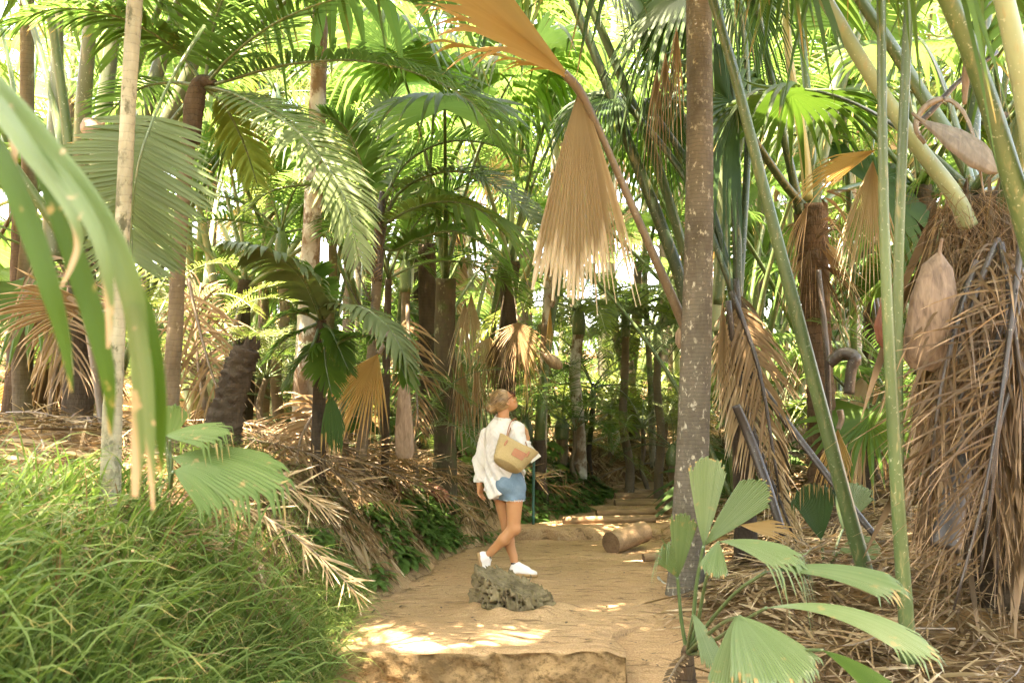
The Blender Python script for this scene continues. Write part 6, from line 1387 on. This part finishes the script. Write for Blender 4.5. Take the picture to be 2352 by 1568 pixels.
mb = MB(); tube(mb, PX([(-400, 300, 1.9), (-200, 160, 1.85), (-80, 130, 1.78)]), [.01, .008, .006], n=12); mb.build('petiole', M['stalk'], t)

# ---- broad leaved young palm on the left bank
t = thing('young_fan_palm', 'young palm with broad notched leaves spotted brown on the grassy left bank', 'young palm', on(395, 1110, 3.5))
for i, (h_, tp, R_, kw) in enumerate((((378, 1000, 4.6), (540, 955, 4.5), 175, dict(droop=.22, normal=(0, -.5, .9))), ((395, 1050, 4.6), (640, 1020, 4.4), 310, dict(droop=.32, normal=(0, -.5, .9))), ((400, 1080, 4.5), (530, 1060, 4.3), 190, dict(droop=.5, normal=(.1, -.7, .6))), ((390, 1010, 4.7), (400, 900, 4.7), 120, dict(droop=.3, normal=(0, -1, .3))))):
    n_ = kw.pop('normal'); f_ = hero_stem(t, 'frond', [(392, 1120, 4.6), ((392 + h_[0]) / 2, (1120 + h_[1]) / 2 - 10, h_[2]), h_], [4, 4, 3.5], 'stalk')
    o_ = hero_fan(t, h_, tp, R_, 'bank_leaf', normal=n_, n=20, m=12, half=.42, split=.94, costa=.03, bulge=.9, pleat=.25, cup=-.2, seed=130 + i, ragged=.03, side_len=.8, **kw); o_.parent = f_

# ---- right foreground young palm
t = thing('young_fan_palm', 'young palm with broad pale grey green pleated leaves in the right foreground', 'young palm', on(1578, 1500, 4))
B0 = (1578, 1500, 6.0)
def lobe(parent, hub, tipp, R_, wid, mat='fan_pale', normal=(0, -1, .25), droop=.05, lobe_=0., seed=0, n=30, finger=.1, costa=.03, cup=-.15, split=.955, bulge=.45, side=.86):
    o = hero_fan(t, hub, tipp, R_, mat, normal=normal, n=n, m=16, half=wid, split=split, costa=min(costa, .05), pleat=.32, cup=cup, droop=droop, finger=finger, side_len=side, ragged=.018, seed=seed, lobe=lobe_, bulge=bulge)
    o.parent = parent; return o
f_ = hero_stem(t, 'frond', [B0, (1592, 1420, 5.95), (1600, 1340, 5.9), (1616, 1252, 5.85)], [6, 5, 4.5, 4], 'stalk')
lobe(f_, (1616, 1255, 5.85), (1628, 1038, 5.9), 222, .25, seed=1, normal=(.15, -1, .2), n=22); lobe(f_, (1618, 1252, 5.85), (1760, 1095, 5.7), 222, .24, seed=2, normal=(-.15, -1, .35), n=20)
f_ = hero_stem(t, 'frond', [B0, (1566, 1430, 6.0), (1560, 1370, 6.0), (1556, 1325, 6.0)], [5, 4.5, 4, 4], 'stalk')
lobe(f_, (1557, 1328, 6.0), (1500, 1185, 5.8), 170, .30, seed=3, normal=(.5, -1, .4), droop=.25, finger=.6, split=.7, n=18); lobe(f_, (1557, 1328, 6.0), (1572, 1160, 5.9), 175, .22, seed=4, normal=(-.3, -1, .2), n=14)
f_ = hero_stem(t, 'frond', [B0, (1602, 1430, 5.9), (1622, 1330, 5.7), (1650, 1245, 5.5)], [5, 4.5, 4, 4], 'stalk')
lobe(f_, (1650, 1243, 5.5), (1760, 1235, 5.3), 235, .33, seed=5, normal=(0, -.35, 1), droop=.34, n=24, finger=.5, split=.86); lobe(f_, (1650, 1243, 5.5), (1640, 1300, 5.35), 100, .4, seed=6, normal=(0, -1, .4), n=14)
f_ = hero_stem(t, 'frond', [B0, (1620, 1440, 5.8), (1690, 1360, 5.5), (1760, 1312, 5.3)], [5, 4.5, 4, 4], 'stalk')
lobe(f_, (1758, 1312, 5.3), (1900, 1285, 5.1), 330, .22, seed=7, normal=(0, -.3, 1), droop=.30, n=20, costa=.7)
f_ = hero_stem(t, 'frond', [B0, (1640, 1470, 5.6), (1700, 1430, 5.2), (1760, 1395, 4.9)], [5, 4.5, 4, 4], 'stalk')
lobe(f_, (1758, 1396, 4.9), (1900, 1370, 4.7), 400, .17, seed=8, normal=(0, -.25, 1), droop=.42, n=18, costa=.7)
f_ = hero_stem(t, 'frond', [B0, (1610, 1470, 5.6), (1660, 1430, 5.1), (1700, 1415, 4.8)], [5, 4.5, 4, 4], 'stalk')
lobe(f_, (1695, 1412, 4.8), (1790, 1500, 4.4), 250, .52, seed=9, normal=(.1, -.8, .6), droop=.15, n=30, costa=.5); lobe(f_, (1690, 1412, 4.8), (1670, 1540, 4.6), 190, .26, seed=10, normal=(-.4, -1, .3), n=14)
f_ = hero_stem(t, 'frond', [B0, (1700, 1500, 5.2), (1800, 1492, 4.7), (1890, 1492, 4.4)], [5, 4, 4, 3.5], 'stalk')
lobe(f_, (1888, 1492, 4.4), (1990, 1530, 4.2), 230, .22, seed=11, normal=(0, -.5, .9), droop=.3, n=16, mat='fan')
f_ = hero_stem(t, 'frond', [B0, (1585, 1460, 5.8), (1595, 1420, 5.6)], [4, 4, 3], 'stalk')
lobe(f_, (1590, 1405, 5.5), (1640, 1500, 5.3), 120, .25, seed=12, normal=(0, -1, .4), droop=.2, n=12)
hero_feather(t, [B0, (1560, 1520, 5.9), (1545, 1545, 5.8), (1530, 1570, 5.7)], 30, 'dead_dark', 'stalk_dead', name='dead_frond', n=10)
mb = MB(); tube(mb, PX([(1572, 1590, 6.0), (1575, 1540, 6.0), (1580, 1480, 6.0)]), np.array([26, 22, 10]) * 6 / F, n=14, sides=12, rough=.1); mb.build('stem', M['bark_fibre'], t)

# ---- dark green young fan plant further right
t = thing('young_fan_palm', 'young palm with one dark green and one pale fan leaf behind the leaning stalk', 'young palm', on(1890, 1262, 6))
f_ = hero_stem(t, 'frond', [(1892, 1330, 8.3), (1890, 1280, 8.3), (1886, 1235, 8.3)], [4, 3.5, 3], 'stalk'); o_ = hero_fan(t, (1886, 1240, 8.3), (1865, 1080, 8.3), 195, 'fan_dark', normal=(.2, -1, .2), n=26, m=12, half=.40, split=.95, costa=.03, bulge=.7, pleat=.2, side_len=.8, ragged=.02, seed=141); o_.parent = f_
f_ = hero_stem(t, 'frond', [(1894, 1330, 8.4), (1915, 1270, 8.5), (1935, 1215, 8.6)], [4, 3.5, 3], 'stalk'); o_ = hero_fan(t, (1935, 1215, 8.6), (1970, 1070, 8.7), 165, 'fan_pale', normal=(-.1, -1, .2), n=22, m=12, half=.38, split=.95, costa=.03, bulge=.7, pleat=.2, side_len=.8, ragged=.02, seed=142); o_.parent = f_
f_ = hero_stem(t, 'frond', [(1894, 1330, 8.2), (1905, 1300, 8.1), (1925, 1268, 8.0)], [4, 3.5, 3], 'stalk'); o_ = hero_fan(t, (1925, 1268, 8.0), (1985, 1240, 7.9), 110, 'fan_pale', normal=(0, -.8, .6), n=16, m=10, half=.4, split=.95, costa=.03, bulge=.7, pleat=.2, side_len=.8, ragged=.02, seed=143); o_.parent = f_

# ---- small plants on the left bank
def strap_plant(px, py, d0, n_, L, label, mat='strap', w_=.028, name='strap_leaf_plant', cat='plant', dr=1.0):
    b = on(px, py, d0); t = thing(name, label, cat, b); r_ = np.random.default_rng(int(px))
    for k in range(n_):
        a = k * 2.4 + r_.normal(0, .3); mb = MB(); dv = np.array([math.cos(a), math.sin(a), r_.uniform(.8, 1.6)])
        ribbons(mb, b[None] + [[0, 0, -.02]], dv, np.cross(dv, (0, 0, 1)), L * r_.uniform(.7, 1.1), w_, dr * r_.uniform(.8, 1.3), st=10, fold=.2); mb.build('leaf', M[mat], t)
strap_plant(712, 1035, 5, 13, .55, 'clump of dark green strap leaves on the left bank below the drooping grey fronds')
strap_plant(655, 1010, 5, 8, .45, 'smaller clump of dark strap leaves left of the bigger clump')
def seedling(px, py, d0, lv, label):
    b = on(px, py, d0); t = thing('palm_seedling', label, 'seedling', b)
    for k, (ex, ey, R_, mt) in enumerate(lv):
        d = float((b - CAM) @ FW); e = (ex, ey, d); f_ = hero_stem(t, 'stalk', [(px, py, d), ((px + ex) / 2 + 2, (py + ey) / 2 - 4, d), e], [1.8, 1.6, 1.4], 'stalk')
        sg = 1 if ex >= px else -1; o_ = hero_fan(t, e, (ex + sg * 40, ey - 6, d - .1), R_, mt, normal=(0, -.6, .8), n=10, m=9, half=.45, split=.97, costa=.6, pleat=.15, droop=.35, seed=int(ex)); o_.parent = f_
seedling(866, 1062, 5, [(872, 962, 55, 'fan'), (915, 985, 60, 'fan_bright'), (840, 975, 50, 'fan')], 'seedling with broad bright leaves between the thin dark trunk and the slim ringed one')
seedling(760, 1010, 5, [(745, 985, 95, 'fan_dark'), (790, 965, 80, 'fan_dark')], 'seedling with long dark green leaves left of the slim ringed trunk')
seedling(1035, 1085, 6, [(1050, 1052, 45, 'fan_bright'), (1010, 1058, 40, 'fan')], 'tiny palm seedling on the bank left of the woman')
seedling(1238, 1075, 8, [(1246, 1018, 42, 'fan_bright'), (1240, 1035, 40, 'fan_bright')], 'seedling with glossy bright leaves beside the white sign')
seedling(1268, 1085, 8, [(1272, 1068, 30, 'fan_bright'), (1258, 1070, 26, 'fan')], 'tiny bright seedling above the ferny bank right of the sign post')

# ---- dry fronds lying on the ground
def slope_place(me, name, b, az, s, label, group, lift=.03):
    e = .25; gx_ = (g1(b[0] + e, b[1]) - g1(b[0] - e, b[1])) / (2 * e); gy_ = (g1(b[0], b[1] + e) - g1(b[0], b[1] - e)) / (2 * e)
    nz = Vector((-gx_, -gy_, 1)).normalized(); yv = Vector((math.cos(az), math.sin(az), 0)); yv = (yv - yv.dot(nz) * nz).normalized(); xv = yv.cross(nz)
    o = bpy.data.objects.new(name, me); COL.objects.link(o); o.matrix_world = Matrix.Translation(Vector((b[0], b[1], b[2] + lift))) @ Matrix(((xv.x, yv.x, nz.x), (xv.y, yv.y, nz.y), (xv.z, yv.z, nz.z))).to_4x4() @ Matrix.Scale(s, 4)
    tag(o, label, 'dead frond', group); return o
LIE = []
for i, lf in enumerate(('dead', 'dead_tan', 'dead', 'dead_dark', 'dead_tan', 'dead')):
    mb = MB(); r_ = np.random.default_rng(400 + i); L_ = 1.7
    pts = [(0, 0, .02), (.05 * r_.normal(), L_ * .4, .10), (.1 * r_.normal(), L_ * .8, .06), (.2 * r_.normal(), L_ * 1.1, 0)]
    feather(mb, pts, .55, n=44, width=.024, droop=.15, lift=.02, ang=(48, 22), start=.15, rr=(.016, .004), jit=.3, missing=.35, seed=400 + i, twist=1.2, st=6); LIE.append(mb.mesh('dead_frond', [M[lf], M['stalk_dead']]))
rl = np.random.default_rng(14)
k = 0
for _ in range(400):
    if k >= 44: break
    y = rl.uniform(5.5, 13); x = xl(y) - rl.uniform(.85, 3.4)
    if y < 6.6 and x > -2.3: continue
    b = np.array([x, y, g1(x, y)]); az = rl.normal(-.5, .6)
    slope_place(LIE[k % 6], 'dead_frond', b, az, rl.uniform(.4, .75), 'dry brown feather frond fallen among others on the left bank', 'dead fronds on the left bank', .05 + .02 * (k % 4)); k += 1
k = 0
for _ in range(500):
    if k >= 40: break
    y = rl.uniform(4.2, 13); x = xr(y) + rl.uniform(.35, 3.2)
    b = np.array([x, y, g1(x, y)])
    slope_place(LIE[(k + 2) % 6], 'dead_frond', b, rl.uniform(0, 6.28), rl.uniform(.35, .65), 'dry straw coloured feather frond lying in the heap on the right', 'dead fronds in the right hand heap', .04 + .03 * (k % 5)); k += 1
k = 0
for _ in range(200):
    if k >= 44: break
    y = rl.uniform(14.8, 20); x = rl.uniform(.2, 5)
    b = np.array([x, y, g1(x, y)])
    slope_place(LIE[(k + 1) % 6], 'dead_frond', b, rl.uniform(0, 6.28), rl.uniform(.5, .9), 'dry frond lying on the earth rise above the log steps', 'dead fronds above the log steps', .04 + .02 * (k % 4)); k += 1

# ---- leaf litter (uncountable)
def litter(name, region, n_, Lr, Wr, mat, lift=(.005, .06), az=None, azs=9., seed=0, up=.12):
    r_ = np.random.default_rng(seed); x, y = region(r_, n_); z = G(x, y)
    a = r_.uniform(0, 6.28, n_) if az is None else r_.normal(az, azs, n_)
    dx, dy = np.cos(a), np.sin(a); e = .1; dz = (G(x + dx * e, y + dy * e) - z) / e
    d = np.stack([dx, dy, dz + r_.normal(0, up, n_)], -1); w = np.stack([-dy, dx, r_.normal(0, .5, n_)], -1)
    mb = MB(); ribbons(mb, np.stack([x, y, z + r_.uniform(*lift, n_)], -1), d, w, r_.uniform(*Lr, n_), r_.uniform(*Wr, n_), r_.uniform(-.05, .25, n_), st=5, fold=.2, twist=r_.normal(0, .6, n_), rnd=r_.random(n_))
    o = mb.build(name, M[mat]); o['kind'] = 'stuff'; return o
def left_reg(r_, n_):
    y = 4.5 + 12 * r_.random(n_) ** 1.1; x = xl(y) - .18 - np.abs(r_.normal(.9, 1.3, n_)); return x, y
def right_reg(r_, n_):
    y = 3.8 + 12 * r_.random(n_) ** 1.1; x = xr(y) + .2 + np.abs(r_.normal(.6, 1.6, n_)); return x, y
def far_reg(r_, n_): return r_.uniform(-8, 9, n_), r_.uniform(14.9, 26, n_)
litter('leaf_litter', left_reg, 6500, (.12, .6), (.006, .022), 'dead', seed=1, az=-.6, azs=.8)
litter('leaf_litter', left_reg, 2500, (.12, .6), (.008, .03), 'dead_dark', seed=11, lift=(.01, .1))
litter('leaf_litter', right_reg, 3500, (.15, .7), (.006, .022), 'dead_dark', seed=12, lift=(.01, .12))
litter('leaf_litter', left_reg, 1500, (.1, .4), (.02, .07), 'dead_tan', seed=2)
litter('leaf_litter', right_reg, 5200, (.12, .6), (.008, .028), 'dead', seed=3)
litter('leaf_litter', right_reg, 2600, (.1, .45), (.01, .035), 'dead_tan', seed=4, lift=(.02, .12))
def rise_reg(r_, n_): return r_.uniform(.3, 4.2, n_), r_.uniform(15.25, 18, n_)
litter('leaf_litter', rise_reg, 1500, (.12, .5), (.012, .05), 'dead_tan', seed=15, lift=(.01, .08))
litter('leaf_litter', far_reg, 3200, (.2, .7), (.02, .07), 'dead_tan', seed=5)
def path_reg(r_, n_):
    y = r_.uniform(4.8, 11.4, n_); return xl(y) + (xr(y) - xl(y)) * r_.beta(.45, .45, n_), y
def litter2(name, n_, seed):
    r_ = np.random.default_rng(seed); x, y = path_reg(r_, n_); z = np.where((y > 6.4) & (x < slab_xr(y)), .012, G(x, y) + .035); a = r_.uniform(0, 6.28, n_)
    mb = MB(); ribbons(mb, np.stack([x, y, z], -1), np.stack([np.cos(a), np.sin(a), 0 * a + .05], -1), np.stack([-np.sin(a), np.cos(a), 0 * a], -1), r_.uniform(.015, .07, n_) * (1 + 1.2 * (r_.random(n_) > .9)), r_.uniform(.006, .022, n_), .1, st=4, fold=.2); o = mb.build(name, M['dead_dark']); o['kind'] = 'stuff'
litter2('leaf_litter', 520, 6)

# ---- ferns (ground cover)
def ferns(name, pts, s0, seed):
    r_ = np.random.default_rng(seed); mb = MB(); n_ = len(pts); a = r_.uniform(-1.9, .5, n_); L_ = s0 * r_.uniform(.6, 1.2, n_)
    k = 11; s = np.linspace(.12, 1, k); d = unit(np.stack([np.cos(a), np.sin(a), r_.uniform(.0, 1.0, n_)], -1))
    dirs = unit(d[:, None] + (1.4 * s ** 1.5)[None, :, None] * np.array([0, 0, -1.])); c = pts[:, None] + np.cumsum(dirs * (L_ / k)[:, None, None], 1)
    side = unit(np.cross(dirs, [0, 0, 1.]))
    for sg in (1, -1):
        ll = (L_[:, None] * .34 * np.interp(s, [.1, .35, 1], [.6, 1, .12])[None]).ravel()
        ribbons(mb, c.reshape(-1, 3), (side * sg + dirs * .45).reshape(-1, 3), dirs.reshape(-1, 3), ll, (L_[:, None] * .085 + 0 * s).ravel(), .35, st=3, prof=[.8, 1, .2], rnd=np.repeat(r_.random(n_), k))
    o = mb.build(name, M['fern']); o['kind'] = 'stuff'
r_ = np.random.default_rng(8)
def fern_bank(n_, y0, y1, t0, t1, patch=.0):
    y = r_.uniform(y0, y1, n_ * 3); x = xl(y) - r_.uniform(t0, t1, n_ * 3); keep = n2(x, y, 2.1, 4) + .5 * n2(x, y, 5, 2) > patch; x, y = x[keep][:n_], y[keep][:n_]
    return np.stack([x, y, G(x, y) + .01], -1)
ferns('fern_cover', fern_bank(900, 6.4, 11.2, .12, .55, .1), .17, 1)
ferns('fern_cover', fern_bank(1500, 12.2, 14.6, .02, .95, -.8), .17, 2)
ferns('fern_cover', fern_bank(260, 10.4, 12.2, .05, .8, .15), .13, 3)

# ---- grass on the left bank
def grass(name, n_, reg, Lr, Wr, seed, mat='grass', dr=(.5, 1.6)):
    r_ = np.random.default_rng(seed); x, y = reg(r_, n_); z = G(x, y)
    a = r_.normal(-.5, 1.3, n_); d = np.stack([np.cos(a) * .55, np.sin(a) * .55, r_.uniform(.5, 1.3, n_)], -1)
    mb = MB(); ribbons(mb, np.stack([x, y, z - .01], -1), d, np.stack([-np.sin(a), np.cos(a), 0 * a], -1), r_.uniform(*Lr, n_), r_.uniform(*Wr, n_), r_.uniform(*dr, n_), st=7, prof=[.7, 1, .9, .7, .45, .05], twist=r_.normal(0, .5, n_), rnd=r_.random(n_))
    o = mb.build(name, M[mat]); o['kind'] = 'stuff'
def g_near(r_, n_):
    y = 2.2 + 3.9 * r_.random(n_) ** 1.2; x = xl(y) - .02 - np.minimum(np.abs(r_.normal(0, .85, n_)), r_.uniform(1.2, 1.7, n_) * (1.25 - .1 * (y - 2.2))) - r_.uniform(0, .2, n_); return x, y
def g_edge(r_, n_):
    y = r_.uniform(5.4, 7.4, n_); x = xl(y) - np.abs(r_.normal(.05, .25, n_)); return x, y
def g_tuft(r_, n_):
    y = r_.normal(7.6, .35, n_); x = xl(y) - 1.0 + r_.normal(0, .28, n_); return x, y
grass('grass', 3500, g_near, (.2, .5), (.005, .012), 1)
grass('grass', 3200, g_near, (.35, .75), (.009, .02), 5, dr=(.7, 1.9))
grass('grass', 600, g_near, (.3, .7), (.004, .012), 6, mat='dead')
grass('grass', 1100, g_near, (.4, .8), (.014, .030), 2, dr=(.8, 1.8))
grass('grass', 2200, g_edge, (.2, .5), (.004, .009), 3, dr=(1., 2.2))
grass('grass', 900, g_tuft, (.2, .45), (.003, .007), 4, dr=(1., 2.))

# ---- openings in the filler canopy where the sun comes down to the steps and the litter
bpy.context.view_layer.update(); ncut = 0
for q_ in LIT:
    for _ in range(14):
        dg = bpy.context.evaluated_depsgraph_get()
        h_, _l, _n, _i, ob, _m = sc.ray_cast(dg, Vector(q_), Vector(SDIR))
        if not h_ or ncut > 170: break
        ob = ob.original
        if ob.data.users < 2 or ob.name.split('.')[0] not in ('frond', 'leaf_blade', 'dead_frond'): break
        tgt = ob.parent if ob.name.startswith('leaf_blade') else ob
        if 'round crown' in str((tgt.parent or tgt).get('label', '')): break
        for c_ in list(tgt.children): bpy.data.objects.remove(c_)
        bpy.data.objects.remove(tgt); ncut += 1; bpy.context.view_layer.update()

for k, (px, d, w_) in enumerate(((1285, 15.0, 'above the left end of the longest log step'), (1345, 16.2, 'above the fern bank'), (1405, 17.2, 'at the foot of the pale leaning pole'), (1470, 18.0, 'right of the foot of the forked trunk'), (1530, 16.4, 'on the litter rise left of the ringed trunk'), (1245, 16.8, 'far behind the sign'), (1375, 19.5, 'seen past the forked trunk'), (1560, 19.0, 'partly hidden by the ringed trunk'))):
    feather_palm(at_ground(px, d), .15 + .25 * (k % 3), .03, 'low feathery palm in the light, ' + w_, 'low feathery palms beyond the steps', seed=950 + k, s=[.55, .65, .75][k % 3], nf=10, tmin=15, tmax=88, leaf=['fine_yellow', 'fine', 'feather_yellow', 'fine_grey'][k % 4], name='young_feather_palm', cat='young palm', bark='bark_brown', shaft=False)
    q_ = np.array(sc.objects[-1].location) if False else at_ground(px, d)
    for dx_ in (-.5, 0, .5):
        for dv_ in (SDIR, unit(np.array([.15 * dx_, -.25, 1.]))):
            for _ in range(8):
                dg = bpy.context.evaluated_depsgraph_get()
                h_, _l, _n, _i, ob, _m = sc.ray_cast(dg, Vector(q_ + [dx_, 0, 1.5]), Vector(dv_))
                if not h_: break
                ob = ob.original
                if ob.data.users < 2 or ob.name.split('.')[0] not in ('frond', 'leaf_blade', 'dead_frond'): break
                tgt = ob.parent if ob.name.startswith('leaf_blade') else ob
                if 'round crown' in str((tgt.parent or tgt).get('label', '')): break
                for c_ in list(tgt.children): bpy.data.objects.remove(c_)
                bpy.data.objects.remove(tgt); bpy.context.view_layer.update()
for o_ in [o for o in sc.objects if o.type == 'EMPTY' and not o.children]: bpy.data.objects.remove(o_)
# ------------------------------------------------------------------ light, sky, camera
SUN_EL, SUN_AZ = rad(72), rad(-130)      # azimuth from +Y towards +X
sdir = np.array([math.cos(SUN_EL) * math.sin(SUN_AZ), math.cos(SUN_EL) * math.cos(SUN_AZ), math.sin(SUN_EL)])
w = bpy.data.worlds.new('World'); sc.world = w; w.use_nodes = True
nt = w.node_tree
for n in list(nt.nodes): nt.nodes.remove(n)
sky = nt.nodes.new('ShaderNodeTexSky'); sky.sky_type = 'NISHITA'; sky.sun_disc = False
sky.sun_elevation = SUN_EL; sky.sun_rotation = SUN_AZ; sky.air_density = 1.0; sky.dust_density = 4.0; sky.ozone_density = .6
bg = nt.nodes.new('ShaderNodeBackground'); bg.inputs['Strength'].default_value = .15
ow = nt.nodes.new('ShaderNodeOutputWorld'); nt.links.new(sky.outputs[0], bg.inputs[0]); nt.links.new(bg.outputs[0], ow.inputs[0])
sl_ = bpy.data.lights.new('sun', 'SUN'); sl_.energy = 4.3; sl_.angle = rad(.5); sl_.color = (1, .94, .83)
so_ = bpy.data.objects.new('sun', sl_); COL.objects.link(so_); so_.rotation_euler = Vector(-sdir).to_track_quat('-Z', 'Y').to_euler(); so_.location = (0, 0, 30)
cd = bpy.data.cameras.new('camera'); cam = bpy.data.objects.new('camera', cd); COL.objects.link(cam)
cam.location = CAM; cam.rotation_euler = (rad(90) + PITCH, 0, 0)
cd.sensor_width = 36; cd.lens = F / 2352 * 36; cd.clip_end = 1000; cd.clip_start = .05
cd.dof.use_dof = True; cd.dof.focus_distance = 9.0; cd.dof.aperture_fstop = 3.6
sc.camera = cam
sc.view_settings.view_transform = 'Standard'; sc.view_settings.look = 'None'; sc.view_settings.exposure = EXPOSURE; sc.view_settings.gamma = 1
sc.view_settings.use_white_balance = True; sc.view_settings.white_balance_temperature = WB_T; sc.view_settings.white_balance_tint = WB_TINT
cy = sc.cycles
cy.max_bounces = 10; cy.diffuse_bounces = 7; cy.glossy_bounces = 2; cy.transmission_bounces = 4; cy.transparent_max_bounces = 4
cy.caustics_reflective = False; cy.caustics_refractive = False; cy.sample_clamp_indirect = 6; cy.use_denoising = True; cy.use_light_tree = False
